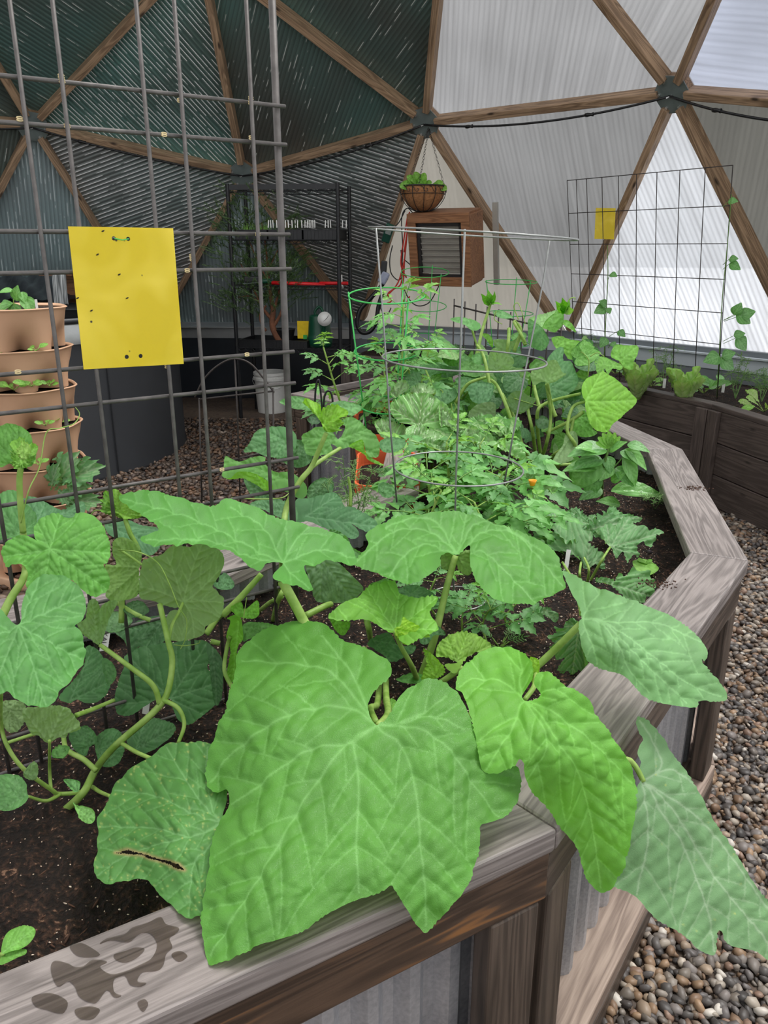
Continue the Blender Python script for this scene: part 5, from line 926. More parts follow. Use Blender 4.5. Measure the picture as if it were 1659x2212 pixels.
for pts, r0, r1 in (([(605,1290,SZ),(612,1180,101.55),(618,1100,101.58),(648,1040,101.6),(672,1010,101.62),(690,970,101.62),(705,935,101.62)], .0075, .005), ([(672,1010,101.62),(700,990,101.65),(735,968,101.70)], .005, .004), ([(756,1095,101.75),(757,1060,101.76),(752,1030,101.76)], .004, .003)):
    pstem(mv, pts, r0, r1)
pstem(mv, [(500,1075,101.6),(560,1078,101.6),(610,1075,101.58),(628,1060,101.6)], .0016, .001, name='tendril')
# dill
dl = empty('dill_plant', atz(755, 1150, SZ), 'feathery dill growing in front of the orange planter', 'herb')
def feathery(parent, root, tips, n, L, r, mat=None, seed=1, rr=.0009):
    rg = np.random.default_rng(seed); b = MB()
    for t in tips:
        p0, p1 = Vector(root), Vector(t); mid = (p0+p1)/2+Vector((rg.normal()*.01, rg.normal()*.01, .01)); q = cr([tuple(p0), tuple(mid), tuple(p1)], 8); b.tube(q, [r*(1-.6*i/(len(q)-1)) for i in range(len(q))], 5)
        for k in range(n):
            f = rg.uniform(.35, 1); i = int(f*(len(q)-1)); s = Vector(q[i]); d = Vector(rg.normal(size=3)).normalized(); d.z = abs(d.z)*.6-.05; l = L*rg.uniform(.5, 1.1)
            e = s+d*l+Vector((0, 0, -.15*l)); b.tube([s, (s+e)/2+Vector((0, 0, .12*l)), e], rr, 3, cap=False)
            for m_ in range(6):
                g = rg.uniform(.25, 1); s2 = s.lerp(e, g); d2 = (d+Vector(rg.normal(size=3))*.8).normalized(); b.tube([s2, s2+d2*l*.35], rr*.75, 3, cap=False)
                b.tube([s2+d2*l*.18, s2+d2*l*.18+(d2+Vector(rg.normal(size=3))*.7).normalized()*l*.22], rr*.65, 3, cap=False)
    o = b.build('foliage', mat or M['dillmat'], parent, smooth=True); tag(o, kind='stuff'); return o
M['dillmat'] = mat_stem('dill_green', sr(104, 150, 84), sr(158, 196, 120)); M['rosemat'] = mat_stem('rosemary_green', sr(52, 78, 44), sr(110, 142, 84)); M['sprout'] = mat_stem('sprout_green', sr(110, 180, 50), sr(160, 214, 90))
feathery(dl, atz(755, 1150, SZ), [atD(740, 985, 1.85), atD(700, 1040, 1.8), atD(770, 1000, 1.85), atD(808, 1010, 1.85), atD(790, 1070, 1.8), atD(735, 1020, 1.85), atD(765, 1040, 1.8)], 9, .055, .0022, seed=2, rr=.0010)
# ================================================================== near wire trellis with its post, ties and yellow card
TD0 = 1.45; tdir = Vector((.825, .565, 0)); tP = atD(614, 533, TD0); tn = Vector((-.565, .825, 0))
def th(px, py): return atP(px, py, tP, tn)
tr = empty('wire_trellis', th(620, 1400), 'tall rusty steel mesh trellis standing in the near end of the raised bed', 'trellis')
tr.location.z = SZ
rows = [(0,164),(0,265),(0,500),(0,592),(0,810),(0,893),(0,1093),(0,1173),(251,1293),(224,1368),(0,1600),(0,1673)]
rowsr = [(613,230),(620,313),(620,507),(620,581),(633,760),(633,829),(640,990),(640,1052),None,None,None,None]
colsx = [-190, -98, 89, 173, 337, 412, 554]
def along(p): return (p-tP).dot(tdir)
zs = []
for a, b in zip(rows, rowsr):
    z = th(*a).z; 
    if b: z = .5*z+.5*th(*b).z
    zs.append(z)
zs = [zs[0]+(zs[0]-zs[2])] + zs
sR = along(tP)+.012; sL = along(th(-190, 533))-.12
for z in zs:
    m = MB(); a = tP+tdir*sL; b = tP+tdir*sR; m.tube([(a.x, a.y, z), ((a.x+b.x)/2, (a.y+b.y)/2, z+.001), (b.x, b.y, z)], .0034, 8); m.build('wire', M['wire'], tr, smooth=True)
ztop, zbot = 2.05, SZ-.03
for x in colsx:
    s = along(th(x, 533)); p = tP+tdir*s-tn*.0066; m = MB(); m.tube([(p.x, p.y, zbot), (p.x+.001, p.y, 1.2), (p.x, p.y, ztop)], .0034, 8); m.build('wire', M['wire'], tr, smooth=True)
p = tP+tn*.009; m = MB(); m.tube([(p.x, p.y, zbot-.02), (p.x, p.y, ztop)], .0062, 12); m.build('post', M['wire'], tr, smooth=True)
for (x, y) in ((131,168),(133,178),(42,260),(144,275),(387,220),(353,293),(540,215),(540,225),(541,300),(413,555),(414,562),(403,586),(38,805),(555,508),(933*.386+0,793),(532,767),(478,1015)):
    p = th(x, y)-tn*.0035; m = MB(); r_ = .0042
    for k in range(2): m.tube([(p.x+tdir.x*r_*math.cos(a), p.y+tdir.y*r_*math.cos(a), p.z+k*.003+r_*.3*math.sin(a)) if True else 0 for a in np.linspace(0, 2*math.pi, 10, endpoint=False)], .0009, 5, closed=True)
    q = MB(); q.tube([p, p+Vector((.004, 0, -.006))], .0008, 4); m.v += []
    m.build('string_tie', M['string'], tr)
def card(name, corners, mat, label, holes, hang=None, th_=.0012):
    """corners TL TR BR BL as world points"""
    a, b, c, d = [Vector(v) for v in corners]; x = (b-a); L = x.length; x = x.normalized(); n = x.cross(d-a).normalized(); y = n.cross(x); M_ = Matrix(((x.x, y.x, n.x, a.x), (x.y, y.y, n.y, a.y), (x.z, y.z, n.z, a.z), (0, 0, 0, 1))); Mi = M_.inverted()
    q = [Mi @ v for v in (a, b, c, d)]; P = [(v.x, v.y) for v in q]; pts = [Vector(p) for p in P]; ed = [(0, 1), (1, 2), (2, 3), (3, 0)]; hl = []
    for (hx, hy, hr) in holes:
        k = len(pts); hc = Mi @ Vector(hx) if not isinstance(hx, (int, float)) else None
        cx_, cy_ = (hc.x, hc.y) if hc else (hx, hy); hl.append((cx_, cy_, hr)); pts += [Vector((cx_+hr*math.cos(t), cy_+hr*math.sin(t))) for t in np.linspace(0, 2*math.pi, 14, endpoint=False)]; ed += [(k+i, k+(i+1) % 14) for i in range(14)]
    v, e, f, *_ = delaunay_2d_cdt(pts, ed, [], 1, 1e-6); mb = MB(); nv = len(v); mb.v = [Vector((t.x, t.y, 0)) for t in v]+[Vector((t.x, t.y, th_)) for t in v]
    for t in f:
        cx_ = sum((v[i] for i in t), Vector((0, 0)))/3
        if any((cx_-Vector((h0, h1))).length < hr for h0, h1, hr in hl): continue
        mb.f.append(tuple(t)); mb.f.append(tuple(i+nv for i in reversed(t)))
    for i in range(4): mb.f.append((i, (i+1) % 4, (i+1) % 4+nv, i+nv))
    root = empty(name, a, label, 'sticky card'); o = mb.build('card', mat, root, M=M_); return root
cpl = tP-tn*.012
def tc_(px, py): return atP(px, py, cpl, tn)
cd = card('sticky_card', [tc_(147,489), tc_(374,493), tc_(397,786), tc_(181,798)], M['card'], 'large yellow sticky card with dead flies, tied to the near mesh trellis', [(tc_(246,515), 0, .0032), (tc_(277,516), 0, .0032), (tc_(274,771), 0, .0034), (tc_(304,769), 0, .0034)])
pa, pb = tc_(246,515)-tn*.002, tc_(277,516)-tn*.002; m = MB(); m.tube([pa, (pa+pb)/2+Vector((0,0,-.002))-tn*.003, pb], .0009, 5); m.build('string_tie', M['cagegreen'], cd)
for (x, y) in ((222,499),(210,550),(274,644),(257,593),(167,644),(197,671)):
    m = MB(); q = tc_(x, y)-tn*.0015; m.tube([q+Vector((-.0022,0,-.001)), q, q+Vector((.0022,0,.0012))], [.0005,.0012,.0005], 6); m.build('fly', M['black'], cd)
# ================================================================== grey tomato cage
def ringpts(c, r, n=48, tilt=(0, 0)): return [(c[0]+r*math.cos(a), c[1]+r*math.sin(a), c[2]+r*(tilt[0]*math.cos(a)+tilt[1]*math.sin(a))) for a in np.linspace(0, 2*math.pi, n, endpoint=False)]
def wirecage(label, rings, legs, mat, rw, loc, group=None, name='tomato_cage'):
    r = empty(name, loc, label, 'plant cage', group)
    for c, rad, t in rings:
        m = MB(); m.tube(ringpts(c, rad, 48, t), rw, 6, closed=True); m.build('ring', mat, r, smooth=True)
    for l in legs:
        m = MB(); m.tube(l, rw, 6); m.build('leg', mat, r, smooth=True)
    return r
CD = 1.85
def cc(px, py, D=CD): return atD(px, py, D)
rs = [((cc(1020,505)), .232, (-.058, 0)), (cc(1002,776), .192, (-.03, 0)), (cc(990,1010), .158, (-.02, 0)), (cc(988,1292, 1.78), .07, (0, 0))]
lg = [[cc(812,490,1.83), cc(828,690,1.83), cc(843,920,1.83), cc(857,1085,1.83)], [cc(1004,495,1.63), cc(994,775,1.66), cc(985,1030,1.70), cc(980,1260,1.74), cc(981,1345,1.75)], [cc(1187,518,1.98), cc(1175,600,1.98), cc(1135,800,1.96), cc(1110,930,1.95), cc(1090,1040,1.94)]]
wirecage('grey wire tomato cage over the tomato plants in the middle of the bed', rs, lg, M['cagegrey'], .0022, atz(985, 1345, SZ))
# ================================================================== green cages
def greencage(px, py, D, wpx, label, tl=0, n=3, taper=.62, legs=3, zb=SZ, phase=.4):
    c = atD(px, py, D); r = wpx/1780*D/2; hgt = c.z-zb; rings = []; 
    for k in range(n): f = k/max(1, n-.3); rings.append(((c.x, c.y, c.z-hgt*f*.85), r*(1-(1-taper)*f), (0, tl)))
    lg_ = [[(c.x+r*math.cos(a), c.y+r*math.sin(a), c.z+.015+r*tl*math.sin(a)), (c.x+r*.42*math.cos(a), c.y+r*.42*math.sin(a), zb-.02)] for a in (phase+2*math.pi*i/legs for i in range(legs))]
    return wirecage(label, rings, lg_, M['cagegreen'], .0032 if D < 4 else .003, (c.x, c.y, zb))
greencage(835, 638, 3.15, 168, 'bright green wire cage around the tall tomato plants behind the orange planter', phase=3.2, tl=.15)
greencage(918, 588, 5.9, 104, 'thin green wire cage standing in front of the louvred vent', tl=.18, zb=.52, phase=1.2, taper=.8)
greencage(1104, 609, 5.8, 112, 'thin green wire cage right of the vent, behind the cucumbers', tl=.05, zb=.52, phase=1.2, taper=.8)
# ================================================================== small arched support
ar = empty('arched_support', atD(515, 1200, 2.1), 'thin black wire arch support behind the near trellis', 'plant support'); ar.location.z = SZ
A_ = lambda x, y: atD(x, y, 2.1)
for pts in ([A_(421,858),A_(440,820),A_(470,790),A_(505,775),A_(540,785),A_(570,818),A_(592,848)], [A_(428,863),A_(515,853),A_(592,845)], [A_(430,860),A_(437,1120)], [A_(507,775),A_(513,900),A_(520,1120)], [A_(590,838),A_(592,1120)], [A_(437,1010),A_(518,990),A_(592,972)]):
    m = MB(); m.tube(cr([tuple(p) for p in pts], 5) if len(pts) > 3 else pts, .0025, 6); m.build('wire', M['darkwire'], ar, smooth=True)
# black drip hoops
hp = empty('drip_hoops', atD(700, 950, 2.9), 'black flexible tubing hoops poking up beside the orange planter', 'tubing')
for pts in ([(678,960),(680,880),(682,840),(688,820),(693,850),(696,900),(694,960)], [(700,960),(699,880),(703,850),(712,845),(718,860),(719,900)]):
    m = MB(); m.tube(cr([tuple(atD(x, y, 2.6)) for x, y in pts], 6), .0035, 6); m.build('tube', M['cable'], hp, smooth=True)
# low rusty wire panel among the cucumbers
wp = empty('support_grid', atD(1100, 800, 3.5), 'low dark wire grid standing upright among the cucumber vines', 'plant support'); wp.location.z = SZ
q0, q1 = atD(981, 660, 3.75), atD(1212, 716, 3.3)
m = MB(); m.tube([q0, q1], .004, 6); m.build('wire', M['darkwire'], wp, smooth=True)
for i in range(10):
    p = q0.lerp(q1, i/9); m = MB(); m.tube([(p.x, p.y, p.z+.03), (p.x, p.y, SZ-.02)], .0032, 6); m.build('wire', M['darkwire'], wp, smooth=True)
for z in (.85,):
    m = MB(); m.tube([(q0.x, q0.y, z+.1), (q1.x, q1.y, z)], .003, 6); m.build('wire', M['darkwire'], wp, smooth=True)
# ================================================================== far trellis on the ring bed with its card
ft = empty('wire_trellis', atz(1550, 858, .52), 'thin dark wire grid trellis standing in the ring bed by the bright panel', 'trellis')
BL_, BR_ = atz(1243, 806, .52), atz(1549, 862, .52); TL_, TR_ = atD(1225, 390, BL_.y), atD(1583, 357, BR_.y)
def bil(u, v): return (TL_.lerp(TR_, u)).lerp(BL_.lerp(BR_, u), v)
us = [0, .075, .15, .26, .375, .50, .63, .76, .88, 1]; us = [0] + [((x-1225)/358.) for x in (1249, 1275, 1313, 1352, 1393, 1437, 1484, 1533, 1583)]
for u in us:
    m = MB(); m.tube([bil(u, 0), bil(u, .5), bil(u, 1)], .0026, 6); m.build('wire', M['darkwire'], ft, smooth=True)
for v in (0, .16, .315, .465, .61, .75):
    m = MB(); m.tube([bil(0, v), bil(.5, v), bil(1, v)], .0026, 6); m.build('wire', M['darkwire'], ft, smooth=True)
w3 = lambda x, y: atD(x, y, 5.05+.0*x)
card('sticky_card', [atD(1287,449,BL_.y-.12), atD(1330,450,BL_.y-.20), atD(1326,517,BL_.y-.20), atD(1284,516,BL_.y-.12)], M['card'], 'small yellow sticky card hanging on the far wire grid trellis', [])
# ================================================================== wire shelf and what stands on it
sh = empty('shelf_unit', atz(640, 880, 0), 'tall black wire shelving unit against the reflective dome wall', 'shelf'); sh.location.z = 0
s0 = atz(521, 903, 0); sx_ = Vector((.95, -.17, 0)).normalized(); sy_ = Vector((.17, .95, 0)).normalized(); WS, DS, HS = .92, .42, 1.93
# match the right front post to x=745 at the top
P_ = lambda u, v, z: Vector((s0.x, s0.y, 0))+sx_*u+sy_*v+Vector((0, 0, z))
for u in (0, WS):
    for v in (0, DS):
        m = MB(); m.tube([P_(u, v, 0), P_(u, v, HS)], .0165, 10)
        for k in range(1, 24): m.lathe([(.0168, -.002), (.0182, 0), (.0168, .002)], P_(u, v, k*.08), 10)
        m.build('post', M['black'], sh, smooth=False)
LV = [1.90, 1.50, 1.14, .62]
for z in LV:
    m = MB()
    for v in (0, DS):
        m.tube([P_(0, v, z), P_(WS, v, z)], .0045, 6); m.tube([P_(0, v, z-.03), P_(WS, v, z-.03)], .0035, 6)
        zz_ = [P_(WS*i/28, v, z-(.03 if i % 2 else 0)) for i in range(29)]; m.tube(zz_, .0025, 5)
    for u in (0, WS): m.tube([P_(u, 0, z), P_(u, DS, z)], .0045, 6); m.tube([P_(u, 0, z-.03), P_(u, DS, z-.03)], .0035, 6)
    for i in range(1, 22): m.tube([P_(WS*i/22, 0, z), P_(WS*i/22, DS, z)], .0018, 4)
    m.build('wire_shelf', M['black'], sh)
m = MB(); m.box(P_(WS/2, 0, 1.905), (WS, .012, .04), frame((0, 0, 0), tuple(sx_))); m.build('label_rail', M['black'], sh)
def tray(u0, u1, v0, v1, z, h, label, dirt=True):
    t = empty('seed_tray', P_((u0+u1)/2, (v0+v1)/2, z), label, 'tray'); R = frame((0, 0, 0), tuple(sx_)); m = MB(); W_, D_ = u1-u0, v1-v0; cx_ = P_((u0+u1)/2, (v0+v1)/2, 0)
    m.box((cx_.x, cx_.y, z+.004), (W_, D_, .008), R)
    for du, dv, w_, d_ in ((0, -D_/2, W_, .006), (0, D_/2, W_, .006), (-W_/2, 0, .006, D_), (W_/2, 0, .006, D_)):
        c = cx_+sx_*du+sy_*dv; m.box((c.x, c.y, z+h/2), (w_, d_, h), R); m.box((c.x, c.y, z+h), (w_+.012, d_+.012, .005), R)
    for i in range(1, int(W_/.03)):
        c = cx_+sx_*(-W_/2+i*.03)-sy_*(D_/2+.004); m.box((c.x, c.y, z+h*.45), (.006, .004, h*.8), R)
    m.build('tray_shell', M['black'], t)
    if dirt: m = MB(); m.box((cx_.x, cx_.y, z+h-.01), (W_-.012, D_-.012, .008), R); m.build('compost', M['soil'], t)
    return t
tray(.03, .30, .04, .38, LV[1]+.004, .075, 'black seed tray of green sprouts at the left of the second shelf')
tray(.32, .60, .04, .38, LV[1]+.004, .075, 'black seed tray with white labels in the middle of the second shelf')
tray(.62, .90, .04, .38, LV[1]+.004, .075, 'black seed tray with white labels at the right of the second shelf')
for i, x in enumerate((580,585,590,598,604,617,623,631,638,643,652,659,664,668,672,676,680,703,709,714,740,748)):
    p = atD(x, 490, 6.75+.02*(i % 3)); t = empty('plant_label', p, 'white plastic plant labels standing in the seed trays on the shelf', 'label', 'white labels in the seed trays'); m = MB(); m.box(p+Vector((0, 0, .022)), (.008, .002, .058), Matrix.Rotation(rng.uniform(-.05, .09), 4, 'Y')); t.location.z = LV[1]+.08; m.build('stake', M['tagwhite'], t)
sprt = empty('sprouts', P_(.15, .2, LV[1]+.08), 'fine green sprouts in the left seed tray on the shelf', 'seedlings'); b = MB()
for k in range(150):
    p = P_(.04+rng.uniform(0, .24), .06+rng.uniform(0, .3), LV[1]+.07); b.tube([p, p+Vector((rng.normal()*.01, rng.normal()*.01, rng.uniform(.03, .075)))], [.0016, .0006], 4)
tag(b.build('sprout', M['sprout'], sprt), kind='stuff')
# long red tool with a green handle
tl = empty('pruning_tool', P_(.5, .1, LV[2]+.01), 'long red tool with a dark green grip lying across the third shelf', 'tool')
def shp(px, py, v=.06): return atD(px, py, 6.85-.10*((px-520)/230.))
m = MB(); a, b2 = shp(587, 611), shp(702, 615); m.tube([a, b2], .016, 8); m.tube([shp(690, 612), shp(752, 612)], .014, 8); m.build('shaft', M['red'], tl, smooth=True)
m = MB(); m.tube([shp(562, 609), shp(567, 608), shp(580, 607), shp(588, 610)], [.008, .018, .02, .012], 10); m.build('grip', M['green'], tl, smooth=True)
m = MB(); m.tube([shp(525, 613), shp(565, 610)], .005, 6); m.build('rod', M['steel'], tl)
m = MB(); m.tube([shp(738, 594), shp(737, 612), shp(741, 622)], [.006, .012, .006], 8); m.build('guard', M['white'], tl, smooth=True)
m = MB(); m.box(shp(545, 604)+Vector((0,.05,0)), (.14, .08, .05)); o = m.build('black_case', M['black'], None, bevel=.008); tag(o, 'small black case behind the tool on the third shelf', 'case')
# watering can
wpos = P_(.70, .16, LV[3]+.004); wc = empty('watering_can', wpos, 'dark green plastic watering can with a white rose, on the low shelf', 'watering can')
m = MB(); m.lathe([(.10, 0), (.108, .03), (.113, .075), (.106, .09), (.100, .11), (.093, .2), (.085, .255), (.078, .268), (.055, .272), (.001, .275)], wpos, 28, cap=True); m.build('body', M['green'], wc, smooth=True)
m = MB(); m.tube(cr([tuple(wpos+Vector(v)) for v in ((-.03,0,.265),(-.035,0,.30),(0,0,.335),(.03,-.02,.31),(.035,-.05,.26))], 6), .012, 8); m.build('handle', M['green'], wc, smooth=True)
m = MB(); m.tube(cr([tuple(wpos+Vector(v)) for v in ((.03,-.10,.03),(.04,-.13,.12),(.055,-.15,.21),(.06,-.17,.245))], 6), .016, 8); m.build('spout', M['green'], wc, smooth=True)
rp = wpos+Vector((.06,-.185,.25)); m = MB(); Rr = Matrix.Rotation(math.radians(75), 3, 'X'); lp = MB(); lp.lathe([(.012, -.03), (.055, -.004), (.060, .004), (.001, .009)], (0, 0, 0), 24); m.v = [rp+Rr @ Vector(v) for v in lp.v]; m.f = lp.f; ro = m.build('rose', M['white'], wc, smooth=True)
m = MB()
for k in (-.006, .014): m.tube([rp+Vector((-.004+k,-.012,-.012+k)), rp+Vector((.01+k,-.014,-.002+k)), rp+Vector((.026+k*.5,-.012,.018+k))], .0016, 5)
m.build('slot', M['black'], ro)
# black tray, low yellow card, rosemary tree
tp = P_(.40, .45, 0); 
t2 = tray(.02, .62, .02, .40, LV[3]+.004, .06, 'empty black nursery tray on the low shelf under the rosemary tree', False)
m = MB(); R = frame((0,0,0), tuple(sx_)); q = P_(.56, .20, .76); m.box(q, (.14, .003, .15), R); lc = empty('sticky_card', q, 'yellow card with a green clip on the low shelf beside the watering can', 'sticky card'); m.build('card', M['yellowlab'], lc); m = MB(); m.box(P_(.56, .194, .70), (.035, .006, .035), R); m.build('clip', M['cagegreen'], lc)
rt = empty('rosemary_tree', P_(.33, .22, LV[3]+.03), 'potted rosemary trained as a small tree with twisted bare brown trunk behind the shelf', 'tree')
rb0 = P_(.36, .22, LV[3]+.02)
def RP(px, py, D=6.95): return atD(px, py, D)
trunk = [[(605,738,.03),(592,715,.028),(588,695,.026),(590,670,.022),(585,640,.018),(580,600,.012),(575,540,.007),(565,480,.005)], [(590,705,.02),(600,690,.014),(608,672,.011),(612,640,.007)], [(588,690,.018),(572,672,.014),(560,650,.010),(545,620,.007),(520,570,.005)], [(592,672,.014),(600,640,.010),(612,600,.007),(630,560,.004)], [(575,715,.012),(565,700,.010),(562,680,.009),(575,660,.009)], [(562,655,.007),(540,640,.006),(515,642,.004)], [(580,610,.007),(555,560,.005),(530,500,.004)], [(585,640,.008),(575,600,.006),(600,540,.004)]]
b = MB()
for t_ in trunk: b.tube(cr([(*RP(x, y), ) for x, y, r in t_], 4), list(np.interp(np.linspace(0, len(t_)-1, (len(t_)-1)*4+1), range(len(t_)), [r for *_, r in t_])), 8)
b.build('trunk', M['brown'], rt, smooth=True)
b = MB(); rg = np.random.default_rng(4)
shoots = []
for (cx_, cy_, sx2, sy2, n_) in ((560,610,60,50,190), (600,560,50,50,90), (520,520,40,60,80), (500,450,26,40,34), (560,470,50,40,40), (625,590,40,40,70), (530,650,50,26,70), (470,500,14,60,22), (620,500,30,30,26), (600,640,40,20,40)):
    for k in range(n_):
        x, y = cx_+rg.normal()*sx2*.62, cy_+rg.normal()*sy2*.62; p = RP(x, y, 6.95+rg.normal()*.10); d = Vector((rg.normal()*.6+(x-570)*.01, rg.normal()*.5, rg.uniform(.1, 1.2))).normalized(); L = rg.uniform(.06, .15); e = p+d*L+Vector((rg.normal()*.02, 0, 0)); b.tube([p, (p+e)/2+Vector((rg.normal()*.01, 0, 0)), e], .0022, 3, cap=False)
        for j in range(22):
            f = j/22; s = p.lerp(e, f); dd = (d*.7+Vector(rg.normal(size=3))*.8).normalized()*rg.uniform(.018, .034); n = len(b.v); sd_ = dd.cross(d).normalized()*.003; b.v += [s-sd_, s+sd_, s+dd]; b.f.append((n, n+1, n+2))
tag(b.build('foliage', M['rosemat'], rt), kind='stuff')
m = MB(); m.lathe([(.07, 0), (.10, .12), (.105, .125), (.098, .12), (.02, .11)], rb0+Vector((.0, .0, 0)), 24); m.build('pot', M['black'], rt, smooth=True)
# bucket
bk = empty('bucket', atD(588, 884, 7.15), 'white plastic bucket on the gravel under the shelf', 'bucket'); bk.location.z = .0; bl = Vector(bk.location); bl.z = 0
bk.location = bl; m = MB(); m.lathe([(.001, .0), (.125, .0), (.13, .005), (.148, .28), (.150, .30), (.160, .302), (.160, .325), (.150, .327), (.150, .345), (.158, .347), (.158, .37), (.148, .372), (.142, .36), (.125, .02), (.001, .02)], bl, 36); m.build('shell', M['white'], bk, smooth=False)
m = MB(); m.tube([bl+Vector((.165*math.cos(a), .165*math.sin(a), .31-.10*math.sin(a/2+math.pi/2 if False else (a+math.pi)*1.0)*0-.08*math.sin((a-math.pi)))) for a in np.linspace(math.pi, 2*math.pi, 12)], .003, 6); m.build('handle', M['bolt'], bk)
# ================================================================== pond tank
tkc = (-2.80, 5.75); tk = empty('pond_tank', (*tkc, 0), 'large round black water tank with silver liner folded over its rim', 'tank'); zt = .98
m = MB(); m.lathe([(1.27, 0), (1.27, .02), (1.262, .03), (1.262, zt)], (*tkc, 0), 96); m.build('wall', M['tank'], tk, smooth=True)
m = MB(); m.lathe([(1.272, zt-.10), (1.276, zt+.01), (1.265, zt+.03), (1.22, zt+.03), (1.20, zt-.05)], (*tkc, 0), 96, fn=lambda a, z: 1+.003*math.sin(a*23)+.002*math.sin(a*57)); m.build('liner', M['foilband'], tk, smooth=True)
m = MB(); m.tube([(tkc[0]+1.27*math.cos(a), tkc[1]+1.27*math.sin(a), zt+.04) for a in np.linspace(0, 2*math.pi, 72, endpoint=False)], .018, 6, closed=True); m.build('rim', M['tank'], tk, smooth=True)
m = MB(); m.lathe([(.001, zt-.12), (1.24, zt-.12)], (*tkc, 0), 64); 
mw, nt, o_ = newmat('dark_water'); pbr(nt, o_, Base_Color=(.02, .03, .03, 1), Roughness=.05); m.build('water', mw, tk)
sk = Vector((tkc[0]+1.263*math.cos(-.62), tkc[1]+1.263*math.sin(-.62), 0)); m = MB(); m.tube([sk+Vector((.004, -.003, .02)), sk+Vector((.004, -.003, zt-.08))], .004, 5); m.build('seam', M['tank'], tk)
# black liner cover and waterfall block behind the tank
cv = empty('liner_cover', (-2.6, 6.8, 0), 'sagging black sheet draped over a ledge behind the tank', 'cover')
Y0 = 6.9; vs = []; m = MB(); nx, ny = 40, 10
for i in range(nx+1):
    for j in range(ny+1):
        x = -3.4+1.5*i/nx; y = 6.62+.45*j/ny; z = 1.02+.20*(j/ny)+.02*math.sin(i*.9+j)+.012*math.sin(i*2.3); m.v.append(Vector((x, y, z)))
for i in range(nx):
    for j in range(ny): a = i*(ny+1)+j; m.f.append((a, a+ny+1, a+ny+2, a+1))
m.build('sheet', M['liner'], cv, smooth=True)
wf = empty('waterfall_box', (-2.05, 6.9, 0), 'small wooden waterfall box with water sheeting down behind the tank', 'water feature')
p = atD(135, 590, 6.6); m = MB(); m.box(p+Vector((0, 0, .0)), (.26, .3, .03)); m.build('board', M['box'], wf); m = MB(); m.box(p+Vector((0, .14, -.12)), (.24, .02, .24)); m.build('back_board', M['box'], wf)
m = MB(); m.v = []; 
for i in range(13):
    for j in range(8):
        m.v.append(p+Vector((-.02+.11*i/12, -.16-.03*math.sin(j/7*1.5), .01-.24*j/7+.004*math.sin(i*1.9))))
for i in range(12):
    for j in range(7): a = i*8+j; m.f.append((a, a+8, a+9, a+1))
mw2, nt, o_ = newmat('falling_water'); t_ = N(nt, 'TexCoord'); n_ = N(nt, 'TexNoise', {'Vector': N(nt, 'Mapping', {'Vector': t_.outputs['Object'], 'Scale': (90, 1, 4)}).outputs[0], 'Scale': 1.}); r_ = ramp(nt, n_.outputs[0], [(.4, (.05, .06, .06)), (.7, (.6, .62, .62))]); pbr(nt, o_, Base_Color=r_.outputs[0], Roughness=.1); m.build('water_sheet', mw2, wf, smooth=True)
# ================================================================== stacked tan tower planter
gc = Vector((-1.585, 3.42, 0)); gt = empty('tower_planter', gc, 'tan stacked tower planter of scalloped tiers beyond the near trellis', 'planter')
TH = .168; NT = 7; R0 = .218
for k in range(NT):
    z0 = .03+k*TH; m = MB(); seg = 84; prof = [(.90, .0), (.905, .02), (.915, .05), (.93, .08), (.95, .12), (.985, TH-.012), (1.0, TH-.004), (1.03, TH), (1.0, TH+.004), (.97, TH-.006)]
    def fn(a, z, k=k):
        # six lobes, drawn in to the core between them near the bottom of the tier
        f = max(0., 1-(z)/(TH*.92)); c = .5+.5*math.cos(6*a+k*.55+1.2); return 1-.26*f*(c**1.3)-.10*(1-c)*0-.045*math.cos(6*a+k*.55+1.2)*(.5 if f < .2 else 1)*-1*(1 if z < TH*.5 else .7)
    off = math.pi/6*(k % 2); m.lathe([(r*R0, z) for r, z in prof], (gc.x, gc.y, z0), seg, fn=lambda a, z, o=off: 1-.52*max(0, 1-z/(TH*.62))**1.2*(.5+.5*math.cos(6*(a+o)))**1.6+.045*math.cos(6*(a+o))*(z/TH)*.6); t_ = m.build('tier', M['tan'], gt, smooth=True)
    m = MB(); m.lathe([(.001, .0), (R0*.95, .0)], (gc.x, gc.y, z0+TH-.010), 48); m.build('compost', M['soil'], gt)
m = MB(); m.lathe([(R0*1.15, 0), (R0*1.2, .05), (R0*1.15, .055), (R0*.9, .03)], (gc.x, gc.y, 0), 48); m.build('base_tray', M['tan'], gt, smooth=True)
def smallplant(name, label, root, leaves, stems, key='seedling', cat='seedling', group=None, width=1.):
    e = empty(name, root, label, cat, group)
    for a, b, up in leaves: place(key, e, a, b, up, width)
    for s in stems: stem(e, s, .002, .0013, M['stem'])
    return e
top = gc+Vector((0, 0, .03+NT*TH)); tw = empty('basil_plant', top, 'basil seedling growing from the top of the tan tower planter', 'herb')
D_ = 3.42
for (bx, by, tx, ty, up) in ((28,655,-18,668,(0,-.6,1)),(28,655,38,690,(0,-.9,.5)),(35,650,33,620,(0,-1,.3)),(48,630,52,650,(.2,-.8,.6)),(50,640,72,672,(.3,-.7,.6)),(30,628,-5,625,(0,-.5,1)),(20,650,5,648,(0,-.5,1))):
    place('pepper0', tw, atD(bx, by, D_), atD(tx, ty, D_-.03), up, 1.3)
stem(tw, [top+Vector((.04,0,-.02)), atD(30, 660, D_), atD(32, 625, D_)], .003, .002); stem(tw, [top+Vector((.06,0,-.02)), atD(42, 645, D_), atD(52, 635, D_)], .0025, .0015)
tgw = empty('plant_label', atD(81, 682, 3.3), 'white plastic plant label at the rim of the tan tower planter', 'label'); m = MB(); m.box(atD(80, 667, 3.3), (.010, .0015, .075)); m.build('stake', M['tagwhite'], tgw)
